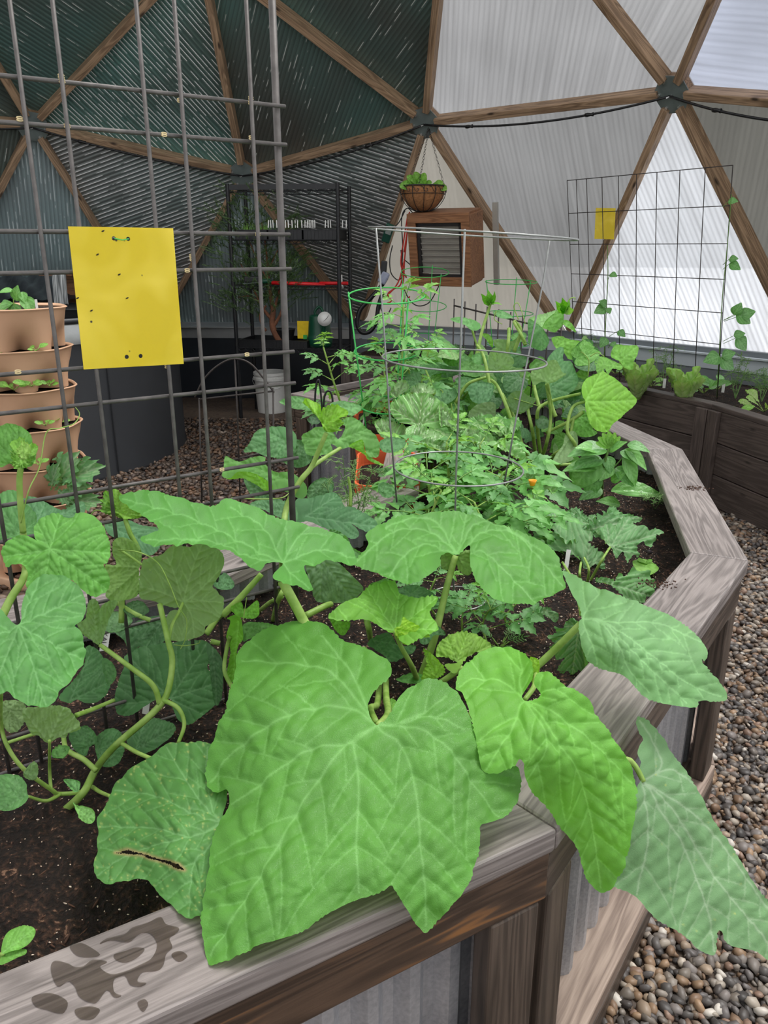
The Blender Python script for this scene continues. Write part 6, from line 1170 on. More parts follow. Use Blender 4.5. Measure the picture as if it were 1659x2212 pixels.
def tuft(name, label, cx_, cy_, D, n, L, key, cat, seed, width=1., up=(0, -.7, .8), spread=1.0, group=None, base=None, stemr=.0016):
    rg = np.random.default_rng(seed); b0 = base or atD(cx_, cy_, D); e = empty(name, b0, label, cat, group)
    for i in range(n):
        a = 2*math.pi*i/n+rg.uniform(-.5, .5); d = Vector((math.cos(a)*spread, math.sin(a)*spread, rg.uniform(.4, 1.1))).normalized(); l = L*rg.uniform(.6, 1.1); p = b0+d*l*.45; q = b0+d*l+Vector((math.cos(a), math.sin(a), 0))*l*.2
        place(key, e, p, q, up, width); stem(e, [b0, p], stemr, stemr*.7)
    return e
for i, (x, y, D, n, L, lab) in enumerate(((78,758,3.25,5,.045,'tiny herb seedling in the second tier pocket of the tan tower'), (5,768,3.25,5,.04,'tiny herb seedling at the left edge in the second tier pocket of the tan tower'), (30,843,3.22,6,.06,'round-leaved seedling at the left of the third tier pocket of the tan tower'), (68,835,3.24,7,.06,'round-leaved seedling at the right of the third tier pocket of the tan tower'), (108,835,3.3,5,.05,'pale seedling on the right edge of the tan tower, third tier'), (98,920,3.25,5,.04,'tiny seedling in the fourth tier pocket of the tan tower'), (128,915,3.35,4,.055,'leafy seedling poking out right of the fourth tier of the tan tower'), (85,1005,3.2,6,.05,'small trailing seedling in the fifth tier of the tan tower'))):
    tuft('seedling', lab, x, y, D, n, L, 'seedling', 'seedling', 40+i, width=1.2)
kt = empty('kale_plant', atD(112, 1070, 3.3), 'pale kale plant spilling from the lowest visible pocket of the tan tower', 'kale')
for (bx, by, tx, ty, w_) in ((120,1060,142,985,.9),(125,1050,195,1000,.8),(120,1055,150,1080,1.),(130,1070,175,1045,.9),(135,1085,200,1075,.8),(110,1060,110,1010,.8),(140,1080,165,1110,.8)): place('kale', kt, atD(bx, by, 3.25), atD(tx, ty, 3.2), (0, -.8, .6), w_)
# ================================================================== louvred vent box
vt = empty('vent_box', atD(955, 545, 6.45), 'square wooden box vent with grey louvre slats set in the dome wall', 'vent')
vc = atD(949, 541, 6.45); vx = Vector((.87, -.49, 0)); vy = Vector((.49, .87, 0)); tilt = math.radians(10); up_ = (Vector((0, 0, 1))*math.cos(tilt)+vy*-math.sin(tilt)*1.0); vz = up_.normalized(); vy2 = vz.cross(vx).normalized()
VM = Matrix(((vx.x, vy2.x, vz.x, vc.x), (vx.y, vy2.y, vz.y, vc.y), (vx.z, vy2.z, vz.z, vc.z), (0, 0, 0, 1))); W_, H_, DP_ = .50, .52, .26
for (c, s) in (((0, DP_/2, H_/2), (W_, DP_, .035)), ((0, DP_/2, -H_/2), (W_, DP_, .035)), ((-W_/2, DP_/2, 0), (.035, DP_, H_)), ((W_/2, DP_/2, 0), (.035, DP_, H_))):
    m = MB(); m.box(c, s); m.build('frame_board', M['box'], vt, M=VM, bevel=.004)
for (c, s) in (((0, .0, H_/2-.02), (W_+.03, .02, .07)), ((0, .0, -H_/2+.02), (W_+.03, .02, .07)), ((-W_/2+.02, .0, 0), (.07, .019, H_)), ((W_/2-.02, .0, 0), (.07, .019, H_))):
    m = MB(); m.box(c, s); m.build('trim_board', M['box'], vt, M=VM, bevel=.003)
m = MB()
for (c, s) in (((0, .02, H_/2-.065), (W_-.1, .02, .035)), ((0, .02, -H_/2+.06), (W_-.1, .02, .03)), ((-W_/2+.065, .02, 0), (.035, .02, H_-.1)), ((W_/2-.065, .02, 0), (.035, .02, H_-.1))): m.box(c, s)
m.build('shutter_frame', M['darkperf'], vt, M=VM)
for k in range(8):
    m = MB(); z = -H_/2+.105+k*.0455; m.box((0, .03, z), (W_-.14, .004, .046), Matrix.Rotation(math.radians(18), 4, 'X')); m.box((0, .022, z-.022), (W_-.14, .012, .006)); m.build('slat', M['alu'], vt, M=VM)
m = MB(); m.box((W_/2+.12, DP_, .0), (.04, .03, .62)); m.build('side_rail', M['alu'], vt, M=VM)
# ================================================================== hanging basket
hb = empty('hanging_basket', atD(914, 402, 6.55), 'hanging coir-lined wire basket of lettuce below the dome hub', 'hanging basket'); hc = atD(914, 403, 6.55); hr = .178
m = MB(); m.lathe([(.001, -.178), (hr*.35, -.17), (hr*.65, -.14), (hr*.88, -.085), (hr*.97, -.03), (hr*.97, .0), (hr*.9, -.01)], hc, 32, fn=lambda a, z: 1+.01*math.sin(a*9+z*60)); m.build('coir_liner', M['coir'], hb, smooth=True)
m = MB(); m.lathe([(.001, -.02), (hr*.92, -.02)], hc, 24); m.build('compost', M['soil'], hb)
m = MB(); m.tube(ringpts((hc.x, hc.y, hc.z+.002), hr), .005, 6, closed=True); m.tube(ringpts((hc.x, hc.y, hc.z-.055), hr*.97), .003, 6, closed=True)
for k in range(12):
    a = 2*math.pi*k/12; m.tube(cr([(hc.x+hr*f*math.cos(a), hc.y+hr*f*math.sin(a), hc.z+z) for f, z in ((1, 0), (.98, -.055), (.9, -.095), (.66, -.148), (.35, -.177), (.02, -.184))], 3), .0028, 5)
for k in range(16):
    a0 = 2*math.pi*k/16; pts = [(hc.x+(hr+.003)*math.cos(a0+da), hc.y+(hr+.003)*math.sin(a0+da), hc.z-.027+dz) for da, dz in ((-.15,.02),(-.05,.012),(.02,-.012),(.12,-.016),(.15,.0),(.09,.006))]; m.tube(cr(pts, 4), .0022, 5)
m.build('wire_frame', M['darkperf'], hb)
hk = Vector((.355, 6.84, 2.34))
for k in range(3):
    a = 2*math.pi*k/3+.3; p = Vector((hc.x+hr*math.cos(a), hc.y+hr*math.sin(a), hc.z)); m = MB(); L = (hk-p).length; n = int(L/.028)
    for i in range(n):
        q = p.lerp(hk, (i+.5)/n); d = (hk-p).normalized(); s = d.orthogonal() if i % 2 else d.cross(d.orthogonal()); m.tube([tuple(q+d*.016*math.cos(t)+s*.006*math.sin(t)) for t in np.linspace(0, 2*math.pi, 8, endpoint=False)], .0016, 4, closed=True)
    m.build('chain', M['darkwire'], hb)
bl_ = empty('lettuce', hc, 'small pale green lettuce leaves growing in the hanging basket', 'lettuce')
for (bx, by, tx, ty) in ((900,400,885,380),(905,400,900,375),(910,400,915,378),(915,400,928,392),(895,402,868,398),(900,402,878,392),(935,403,952,392),(945,403,962,405),(905,398,893,386),(920,400,908,388),(930,402,940,396),(895,402,905,392)): place('seedling', bl_, atD(bx, by, 6.5), atD(tx, ty, 6.42), (0, -.9, .5), 1.2)
# ================================================================== irrigation line around the hubs, meter and cables on the strut
ir = empty('irrigation_line', (0.355, 6.7, 2.4), 'black irrigation line looping from hub to hub around the dome', 'tubing')
def hubp(i, dx=0, dz=0): p = DV[i]; rad = (p-Vector((-1.47, 3.07, -.1))).normalized(); return p-rad*.115+Vector((dx, 0, dz))
for i, j, sag in ((22, 23, .06), (23, 28, .03), (28, 16, .05), (16, 19, .07), (19, 26, .08)):
    a, b = hubp(i), hubp(j); m = MB(); m.tube([tuple(a.lerp(b, t)+Vector((0, 0, -sag*4*t*(1-t)))) for t in np.linspace(0, 1, 24)], .008, 8)
    for t in (.22, .72): q = a.lerp(b, t)+Vector((0, 0, -sag*4*t*(1-t))); d = (b-a).normalized(); m.tube([q-d*.03, q-d*.012, q+d*.012, q+d*.03], [.012, .014, .010, .014], 8)
    m.build('hose', M['cable'], ir, smooth=True)
st_a, st_b = DV[16], DV[42]
def onstrut(t, out=.115, side=0): p = st_a.lerp(st_b, t); rad = (p-Vector((-1.47, 3.07, -.1))).normalized(); return p-rad*out+Vector((side, 0, 0))
mt = empty('meter', onstrut(.47), 'small green and grey digital meter hanging on the wooden strut', 'meter'); Rm = frame((0, 0, 0), (st_b-st_a).normalized(), (0, -1, .2)); pm = onstrut(.475, .15)
m = MB(); m.box(pm, (.17, .075, .035), Rm); m.build('case', M['meter'], mt, bevel=.012); m = MB(); m.box(pm+Rm.to_3x3() @ Vector((-.03, 0, .02)), (.06, .05, .006), Rm); m.build('display', M['screen'], mt)
for nm, lab, mat_, rad_, lines in (('cable_bundle', 'tangle of red cables hanging beside the vent box', M['redcable'], .006, [[(885,458),(882,470),(878,520),(874,560),(872,600),(868,640),(876,655),(885,640)], [(870,590),(865,615),(850,625),(838,635),(845,650),(836,655)], [(880,470),(872,520),(866,570),(878,600)], [(874,560),(860,610),(835,640)], [(893,465),(884,475),(873,545)]]),
    ('cable_bundle', 'tangle of thin black cables hanging beside the vent box', M['cable'], .0045, [[(893,462),(880,450),(868,470),(870,540),(868,600),(880,640),(900,660),(925,655),(942,630),(955,600)], [(848,530),(842,560),(845,590),(860,605),(870,590),(866,540)], [(875,455),(862,480),(852,490)], [(830,640),(822,665),(835,680),(845,665)], [(872,560),(890,575),(900,585)]])):
    e = empty(nm, atD(868, 560, 6.9), lab, 'cable')
    for l in lines: m = MB(); m.tube(cr([tuple(atD(x, y, 6.75)) for x, y in l], 6), rad_, 6); m.build('cable', mat_, e, smooth=True)
ho = empty('hose', atD(790, 690, 6.6), 'thick black hose looped at the foot of the wooden strut', 'hose'); m = MB(); m.tube(cr([tuple(atD(x, y, 6.7)) for x, y in ((835,600),(822,620),(800,645),(778,670),(772,700),(782,718),(800,715),(812,695),(818,660),(828,630))], 6), .018, 10); m.build('tube', M['cable'], ho, smooth=True)
pg = empty('plug', atD(828, 610, 6.7), 'bluish white plug clipped to the strut above the hose', 'plug'); m = MB(); m.box(atD(829, 600, 6.68), (.07, .05, .10), Matrix.Rotation(.5, 4, 'Y')); m.build('body', plain('pale_blue_plastic', sr(150, 156, 176), .4), pg, bevel=.015); m = MB(); m.box(atD(829, 580, 6.68), (.05, .04, .12), Matrix.Rotation(.1, 4, 'Y')); m.build('connector', M['black'], pg, bevel=.01)
# ================================================================== orange planters
def trough(label, x0, x1, y0, y1, z0, z1, name='planter_box'):
    e = empty(name, ((x0+x1)/2, (y0+y1)/2, z0), label, 'planter'); m = MB(); cx_, cy_ = (x0+x1)/2, (y0+y1)/2
    def ring(gx, gy, z, r=.05):
        pts = []
        for (sx3, sy3, a0) in ((1, 1, 0), (-1, 1, math.pi/2), (-1, -1, math.pi), (1, -1, 3*math.pi/2)):
            for t in np.linspace(0, math.pi/2, 5): pts.append(Vector((cx_+sx3*(gx-r)+r*math.cos(a0+t), cy_+sy3*(gy-r)+r*math.sin(a0+t), z)))
        return pts
    gx, gy = (x1-x0)/2, (y1-y0)/2; L = [ring(gx*.80, gy*.9, z0), ring(gx*.9, gy*.96, z1-.045), ring(gx*.97, gy*.99, z1-.04), ring(gx, gy, z1), ring(gx*.93, gy*.975, z1), ring(gx*.90, gy*.96, z1-.05), ring(gx*.88, gy*.95, z1-.06)]
    for r in L: m.v += r
    for i in range(len(L)-1):
        for j in range(20): m.f.append((i*20+j, i*20+(j+1) % 20, (i+1)*20+(j+1) % 20, (i+1)*20+j))
    m.build('shell', M['orange'], e, smooth=False); m = MB(); m.v = ring(gx*.9, gy*.96, z1-.05); m.f = [tuple(range(20))]; m.build('compost', M['soil'], e); return e
trough('long orange plastic trough planter set in the bed beside the big crinkled leaves', -.13, .13, 2.95, 3.65, SZ-.01, SZ+.175)
trough('nearer orange trough planter half hidden behind the dill', -.10, .12, 2.42, 2.88, SZ-.01, SZ+.13)
lb = empty('plant_label', atD(786, 905, 3.15), 'white stick label in the soil of the long orange trough', 'label'); m = MB(); m.box(atD(787, 902, 3.15), (.006, .002, .06), Matrix.Rotation(.2, 4, 'Y')); m.build('stake', M['tagwhite'], lb)
for x, y, z, lab in ((1223,1222,.62,'white plant label behind the right squash leaf by the kale'), (229,1402,.62,'white label with dark writing below the folded melon leaf at left'), (320,1537,.60,'white label low behind the melon stems')):
    p = atz(x, y+12, SZ) if z > .61 else atz(x, y+8, SZ); e = empty('plant_label', p, lab, 'label'); m = MB(); Rl = Matrix.Rotation(.15, 4, 'Y') @ Matrix.Rotation(-.3, 4, 'X'); ws = .018 if x == 229 else .012; m.box((p.x, p.y, SZ+.028), (ws, .0015, .07), Rl); so_ = m.build('stake', M['tagwhite'], e)
    if x == 229:
        tcv = bpy.data.curves.new('lettering', 'FONT'); tcv.body = 'KALE'; tcv.size = .016; tcv.extrude = .0002; tcv.align_x = 'CENTER'; tcv.align_y = 'CENTER'; to_ = bpy.data.objects.new('lettering_tmp', tcv); C.objects.link(to_); bpy.context.view_layer.update(); tme = bpy.data.meshes.new_from_object(to_); bpy.data.objects.remove(to_)
        tme.name = 'lettering'; mesh_obj('lettering', tme, M['black'], so_, Matrix.Translation((p.x, p.y, SZ+.036)) @ Rl @ Matrix.Translation((0, -.0012, 0)) @ Matrix.Rotation(math.pi/2, 4, 'X') @ Matrix.Rotation(-math.pi/2, 4, 'Z'))
# ================================================================== cucumbers
cu = empty('cucumber_plant', atz(1165, 1010, SZ), 'tall cucumber plant with broad angular leaves in the far half of the bed', 'plant')
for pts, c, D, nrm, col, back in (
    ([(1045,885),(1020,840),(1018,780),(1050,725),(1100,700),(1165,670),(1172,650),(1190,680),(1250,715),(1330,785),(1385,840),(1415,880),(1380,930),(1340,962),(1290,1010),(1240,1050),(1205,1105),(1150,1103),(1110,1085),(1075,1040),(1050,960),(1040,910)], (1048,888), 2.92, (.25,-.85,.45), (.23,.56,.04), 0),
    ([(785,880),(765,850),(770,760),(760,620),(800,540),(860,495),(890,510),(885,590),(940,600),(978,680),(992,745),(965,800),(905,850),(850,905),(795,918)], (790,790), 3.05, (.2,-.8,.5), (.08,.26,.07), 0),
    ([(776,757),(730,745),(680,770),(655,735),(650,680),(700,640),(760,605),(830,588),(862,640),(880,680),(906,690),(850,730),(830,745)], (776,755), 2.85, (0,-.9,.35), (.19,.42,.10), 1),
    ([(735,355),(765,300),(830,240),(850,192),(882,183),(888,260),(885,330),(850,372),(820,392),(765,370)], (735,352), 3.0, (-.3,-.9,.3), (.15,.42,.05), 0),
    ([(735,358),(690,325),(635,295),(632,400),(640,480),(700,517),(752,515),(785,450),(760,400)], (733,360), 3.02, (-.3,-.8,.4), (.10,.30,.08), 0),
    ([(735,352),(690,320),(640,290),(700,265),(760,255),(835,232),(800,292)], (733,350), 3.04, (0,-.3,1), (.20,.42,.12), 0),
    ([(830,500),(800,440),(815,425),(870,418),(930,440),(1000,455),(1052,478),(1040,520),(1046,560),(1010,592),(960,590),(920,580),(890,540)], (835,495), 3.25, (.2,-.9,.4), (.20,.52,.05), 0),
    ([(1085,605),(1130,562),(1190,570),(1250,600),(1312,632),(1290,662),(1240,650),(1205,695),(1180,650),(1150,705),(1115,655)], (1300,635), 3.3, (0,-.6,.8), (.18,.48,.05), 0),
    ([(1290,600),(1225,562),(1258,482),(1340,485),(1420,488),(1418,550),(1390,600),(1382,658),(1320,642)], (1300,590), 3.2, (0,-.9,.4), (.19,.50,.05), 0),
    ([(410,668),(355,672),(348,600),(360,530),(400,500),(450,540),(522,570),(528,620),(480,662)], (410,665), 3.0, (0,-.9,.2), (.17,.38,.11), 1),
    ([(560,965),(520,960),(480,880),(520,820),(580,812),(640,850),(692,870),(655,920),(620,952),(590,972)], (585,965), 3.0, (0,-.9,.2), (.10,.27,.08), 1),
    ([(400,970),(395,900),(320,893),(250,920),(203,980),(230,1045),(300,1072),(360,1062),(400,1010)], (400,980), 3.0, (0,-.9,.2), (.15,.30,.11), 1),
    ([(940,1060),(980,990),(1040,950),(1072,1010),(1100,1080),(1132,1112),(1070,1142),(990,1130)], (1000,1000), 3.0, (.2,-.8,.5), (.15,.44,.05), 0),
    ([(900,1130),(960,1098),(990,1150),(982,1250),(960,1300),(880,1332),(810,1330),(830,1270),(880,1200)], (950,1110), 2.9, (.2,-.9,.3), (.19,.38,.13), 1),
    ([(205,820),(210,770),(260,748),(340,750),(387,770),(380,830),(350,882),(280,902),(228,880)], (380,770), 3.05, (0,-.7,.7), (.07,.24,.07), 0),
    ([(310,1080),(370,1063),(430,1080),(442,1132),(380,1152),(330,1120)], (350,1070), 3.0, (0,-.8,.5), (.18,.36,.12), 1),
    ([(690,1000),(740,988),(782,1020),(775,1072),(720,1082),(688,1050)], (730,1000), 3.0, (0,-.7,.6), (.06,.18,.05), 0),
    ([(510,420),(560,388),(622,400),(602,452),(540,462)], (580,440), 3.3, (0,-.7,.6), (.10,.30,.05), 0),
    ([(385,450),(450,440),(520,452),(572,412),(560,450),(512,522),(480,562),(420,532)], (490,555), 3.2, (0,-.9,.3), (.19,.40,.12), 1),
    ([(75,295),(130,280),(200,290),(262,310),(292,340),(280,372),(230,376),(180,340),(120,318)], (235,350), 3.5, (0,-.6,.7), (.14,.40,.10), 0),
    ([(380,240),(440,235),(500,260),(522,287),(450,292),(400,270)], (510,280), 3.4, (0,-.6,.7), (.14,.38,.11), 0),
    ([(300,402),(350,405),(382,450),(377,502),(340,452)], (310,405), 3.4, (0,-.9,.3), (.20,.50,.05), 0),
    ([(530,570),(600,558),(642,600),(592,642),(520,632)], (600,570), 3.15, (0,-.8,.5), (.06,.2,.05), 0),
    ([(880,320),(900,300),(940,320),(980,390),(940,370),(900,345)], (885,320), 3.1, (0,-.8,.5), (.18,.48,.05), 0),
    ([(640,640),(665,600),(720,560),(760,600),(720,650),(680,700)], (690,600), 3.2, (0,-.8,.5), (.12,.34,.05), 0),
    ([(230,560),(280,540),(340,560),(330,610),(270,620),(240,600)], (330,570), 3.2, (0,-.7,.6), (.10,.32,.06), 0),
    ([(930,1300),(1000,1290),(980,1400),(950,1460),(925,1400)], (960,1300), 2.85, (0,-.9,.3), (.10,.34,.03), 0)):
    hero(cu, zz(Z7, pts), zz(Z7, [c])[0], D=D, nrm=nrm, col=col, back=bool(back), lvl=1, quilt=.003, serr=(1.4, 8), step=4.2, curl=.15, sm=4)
for pts in ([(1165,1000,SZ),(1180,960,102.95),(1190,900,102.95),(1180,830,102.9)], [(1165,1000,SZ),(1240,970,102.9),(1225,930,102.9),(1237,880,102.95),(1265,868,102.95)], [(1160,1010,SZ),(1120,950,102.95),(1095,880,102.95),(1075,835,103.),(1060,820,103.)], [(1170,1005,SZ),(1200,980,102.9),(1225,960,102.9),(1240,900,102.95)], [(1155,1005,SZ),(1130,985,102.9),(1105,970,102.95),(1090,920,103.)], [(1160,1000,SZ),(1150,930,103.),(1140,880,103.05),(1150,860,103.05)], [(1170,1000,SZ),(1160,900,103.),(1182,870,103.),(1255,850,102.95)], [(1160,1003,SZ),(1200,1005,102.85),(1240,1002,102.85)], [(1185,1030,SZ),(1205,1010,102.85),(1215,990,102.85)],
    [(1200,900,102.95),(1190,870,102.95),(1183,828,102.88)], [(1030,770,103.3),(1040,720,103.35),(1052,680,103.4),(1060,655,103.4)], [(1060,840,103.1),(1045,770,103.2),(1030,745,103.3)], [(1110,760,103.2),(1125,715,103.2),(1110,695,103.2),(1135,740,103.15)], [(1135,745,103.15),(1120,710,103.2),(1112,692,103.2)], [(1165,880,103.),(1155,840,103.05),(1150,800,103.1)], [(1100,710,103.2),(1098,740,103.15),(1095,760,103.15)], [(985,870,103.1),(1010,830,103.1),(1050,815,103.1)], [(1190,1000,SZ),(1140,985,103.),(1110,900,103.05),(1085,850,103.05)], [(1260,890,102.95),(1230,910,102.95),(1180,935,103.)]):
    pstem(cu, pts, .008, .0055, seg=7)
for pts in ([(1270,812,103.),(1272,780,103.),(1262,765,103.),(1255,760,103.)], [(1225,655,103.),(1232,645,103.),(1242,643,103.),(1241,649,103.)], [(1120,690,103.2),(1110,662,103.2),(1121,657,103.2),(1135,700,103.15)], [(1275,770,103.),(1290,762,103.),(1305,770,103.)], [(975,872,103.),(978,890,103.),(985,880,103.),(982,870,103.)], [(1110,860,103.),(1140,870,103.),(1175,880,103.)], [(1072,672,103.2),(1068,690,103.2),(1085,700,103.2)]):
    pstem(cu, pts, .0025, .0015, seg=5, name='tendril')
for (x, y, D) in ((1060,648,3.4), (1222,665,3.0)):
    for k in range(7): a = 2*math.pi*k/7; place('cuke1', cu, atD(x, y+8, D), atD(x+22*math.cos(a), y+5-18*abs(math.sin(a))-3, D-.03), (math.cos(a), -.8, .4), .6)
rg = np.random.default_rng(11)
for k in range(60):      # inner leaves of the same plant, mostly hidden
    x = rg.uniform(965, 1290); y = rg.uniform(730, 985); D = 3.15+rg.uniform(0, .35)
    if x > 1235 and y > 900: continue
    p = atD(x, y, D); a = rg.uniform(0, 6.28); L = rg.uniform(.07, .13); q = p+Vector((math.cos(a)*.8, math.sin(a)*.5-.3, rg.uniform(-.5, .3))).normalized()*L
    if min(p.z, q.z) > SZ+.02: place(('cuke0', 'cuke2', 'cuke3', 'round1')[k % 4], cu, p, q, (rg.normal()*.3, -.7, .7), 1.0)
cu2 = empty('cucumber_plant', atz(960, 900, SZ), 'lower spreading cucumber plant left of the tall one, behind the crinkled leaves', 'plant')
for pts, c, D, col in (([(560,1115),(650,1130),(720,1180),(790,1230),(855,1285),(800,1292),(720,1262),(650,1205),(600,1165)], (600,1130), 3.5, (.14,.38,.10)), ([(455,1330),(520,1290),(600,1288),(680,1308),(702,1340),(620,1352),(560,1362),(500,1352)], (690,1330), 3.4, (.11,.32,.09)),
    ([(740,1300),(800,1270),(880,1290),(920,1330),(870,1370),(780,1360)], (830,1300), 3.3, (.12,.34,.06)), ([(590,1470),(650,1440),(720,1450),(730,1500),(670,1545),(600,1520)], (700,1460), 3.2, (.09,.27,.08)), ([(720,1385),(790,1375),(900,1400),(920,1450),(840,1480),(760,1440)], (860,1395), 3.2, (.09,.26,.07)), ([(640,1260),(700,1230),(760,1260),(750,1300),(680,1300)], (700,1250), 3.4, (.12,.36,.06))):
    hero(cu2, zz(((740,350), .33756), pts), zz(((740,350), .33756), [c])[0], D=D, nrm=(0,-.6,.8), col=col, lvl=1, quilt=.006, serr=(1.2, 8), step=4)
for k in range(75):
    x = rg.uniform(880, 1120); y = rg.uniform(770, 960); D = 3.2+rg.uniform(0, .7)+(.3 if y < 820 else 0)
    p = atD(x, y, D); a = rg.uniform(0, 6.28); L = rg.uniform(.06, .12); q = p+Vector((math.cos(a)*.8, math.sin(a)*.5-.3, rg.uniform(-.5, .4))).normalized()*L
    if min(p.z, q.z) > SZ+.02: place(('cuke0', 'cuke2', 'cuke0', 'round1')[k % 4], cu2, p, q, (rg.normal()*.3, -.7, .7), 1.0)
for pts in ([(960,905,SZ),(940,850,103.3),(920,800,103.4)], [(965,905,SZ),(1000,860,103.3),(1020,830,103.3)], [(900,890,103.3),(890,830,103.5),(880,790,103.5)], [(1015,690,103.6),(1025,730,103.5),(1040,770,103.5)]): pstem(cu2, pts, .006, .004)
# ================================================================== crinkled chard / spinach
ch = empty('chard_plant', atz(920, 1010, SZ), 'chard with large puckered pale-veined leaves in the middle of the bed', 'chard')
CHK = dict(col=(.19,.43,.11), quilt=.016, lvl=1, serr=(1.5, 12), step=3.6, sec=.10, veincol=(.52,.68,.40), mat=M['glossleaf'], w0=.009)
for z, pts, c, D, nrm, mains in (
    (Z1, [(1360,375),(1290,372),(1220,352),(1165,295),(1158,240),(1200,190),(1280,160),(1360,152),(1430,160),(1490,200),(1560,250),(1602,310),(1612,368),(1560,385),(1480,400),(1410,388)], (1358,372), 2.62, (0,-.75,.6), [[(1368,280),(1378,165)],[(1330,340),(1250,290),(1180,240)],[(1400,340),(1480,280),(1560,270)]]),
    (Z1, [(1050,350),(1110,330),(1180,345),(1240,370),(1300,400),(1290,450),(1240,490),(1170,480),(1120,470),(1070,420)], (1160,480), 2.6, (0,-.7,.7), None),
    (Z1, [(1262,430),(1290,385),(1370,372),(1450,395),(1520,440),(1580,500),(1560,540),(1480,545),(1400,520),(1310,495)], (1300,460), 2.55, (0,-.6,.8), None),
    (Z1, [(1160,150),(1200,80),(1260,60),(1290,120),(1240,160),(1190,190)], (1200,180), 2.95, (0,-.8,.4), None),
    (Z1, [(1290,140),(1330,90),(1420,90),(1480,140),(1420,165),(1340,155)], (1370,160), 2.95, (0,-.6,.7), None),
    (Z7, [(0,890),(60,920),(110,990),(160,1060),(200,1110),(120,1100),(60,1060),(0,1050)], (10,900), 2.65, (0,-.7,.7), None),
    (Z7, [(210,1150),(270,1110),(340,1100),(400,1150),(470,1150),(560,1190),(610,1250),(620,1300),(560,1290),(500,1250),(400,1210),(300,1190)], (400,1150), 2.55, (0,-.5,.9), None),
    (Z7, [(120,1080),(200,1050),(280,1080),(300,1130),(220,1150),(150,1130)], (200,1060), 2.6, (0,-.7,.7), None),
    (Z7, [(520,1310),(580,1330),(640,1370),(700,1400),(780,1420),(845,1470),(840,1530),(800,1540),(770,1480),(700,1460),(620,1430),(540,1380)], (540,1330), 2.35, (0,-.6,.8), None)):
    hero(ch, zz(z, pts), zz(z, [c])[0], D=D, nrm=nrm, mains=[zz(z, m_) for m_ in mains] if mains else None, **CHK)
for k in range(12):
    x = rg.uniform(900, 1110); y = rg.uniform(900, 975); p = atD(x, y, 2.95); a = rg.uniform(-2.6, -.5); L = rg.uniform(.10, .16); q = p+Vector((math.cos(a), math.sin(a), .1)).normalized()*L; place('chard', ch, p, q, (0, -.7, .8), 1.0)
for i in range(6): stem(ch, [atz(905+i*14, 1015, SZ), atD(905+i*14, 960, 2.65)], .006, .005, M['stem'])
pk = tuft('parsley', 'fresh parsley clump at the lip of the long orange trough', 838, 900, 3.1, 11, .09, 'chervil', 'herb', 61, width=1.1)
# ================================================================== tomatoes
def tomato(label, root, n, h, L, seed, lean=(0, 0), z0=.25, keys=('tom0', 'tom1', 'tom2'), el=(.0, .6), r=.006, group=None, width=1.0):
    rg = np.random.default_rng(seed); root = Vector(root); e = empty('tomato_plant', root, label, 'tomato plant', group); top = root+Vector((lean[0], lean[1], h)); mid = (root+top)/2+Vector((rg.normal()*.02, rg.normal()*.02, 0)); sp_ = cr([tuple(root), tuple(mid), tuple(top)], 8); stem(e, [root, mid, top], r, r*.5, M['stem'])
    for i in range(n):
        f = z0+(1-z0)*i/(n-1); b = Vector(sp_[int(f*(len(sp_)-1))]); a = i*2.4+rg.uniform(-.4, .4); l = L*(1.1-.5*f)*rg.uniform(.8, 1.15); d = Vector((math.cos(a), math.sin(a), rg.uniform(*el)+f*.3)).normalized(); p = b+d*l*.25; q = b+d*l
        stem(e, [b, p], r*.4, r*.3, M['stem'], seg=5); place(keys[int(rg.integers(len(keys)))] if f < .93 else 'tomyoung', e, p, q, (0, -.35, 1), width*rg.uniform(.9, 1.15))
    return e
for i, (x, y, n, h, L, lab) in enumerate(((915,1140,10,.20,.30,'tomato plant at the left inside the grey cage'), (960,1125,12,.27,.28,'tomato plant at the centre inside the grey cage'), (1030,1110,12,.24,.30,'tomato plant behind the right leg of the grey cage'), (1080,1150,11,.20,.30,'tomato plant spreading right of the grey cage'), (950,1190,10,.19,.25,'low tomato plant just in front of the grey cage'), (1020,1195,10,.16,.25,'low tomato plant behind the middle squash leaf'), (1120,1200,9,.14,.23,'short tomato plant between the grey cage and the kale'), (880,1098,8,.13,.20,'tomato plant between the orange planter and the grey cage'))):
    tomato(lab, atz(x, y, SZ), n, h, L, 80+i)
for i, (x, y, D, n, h, L, lean, lab) in enumerate(((870,870,3.15,24,.66,.26,(0,0),'tall tomato plant inside the bright green cage'), (790,860,3.2,16,.48,.22,(-.17,0),'leaning tomato plant at the left of the bright green cage'), (850,850,3.5,17,.42,.24,(-.05,.1),'tomato plant behind the bright green cage'), (905,845,3.5,18,.46,.24,(.05,.05),'tomato plant right of the bright green cage'), (930,860,3.2,10,.30,.18,(.05,0),'short tomato plant at the right foot of the bright green cage'))):
    q = atD(x, y, D); q.z = SZ; tomato(lab, q, n, h, L, 95+i, lean, z0=.34, width=1.0)
for i, (x, y, n, h, L, lab) in enumerate(((1055,1400,7,.10,.15,'dark young tomato plant behind the folded squash leaf'), (1000,1370,6,.08,.13,'small dark tomato seedling in the soil left of the marigold'), (1120,1370,6,.09,.13,'small dark tomato seedling right of the marigold'), (940,1330,6,.10,.13,'small tomato seedling beside the upright squash stalk'))):
    tomato(lab, atz(x, y, SZ), n, h, L, 120+i, z0=.4, keys=('tom2',), r=.003)
mg = tuft('marigold_plant', 'small marigold seedling with narrow leaflets on bare soil', 1075, 1385, 1.5, 9, .075, 'marigold', 'marigold', 66, base=atz(1080, 1400, SZ), width=1.0)
fl_ = empty('blossom', atD(1150, 1048, 2.25), 'single orange blossom at the right of the grey cage', 'flower'); m = MB(); q = atD(1150, 1048, 2.25)
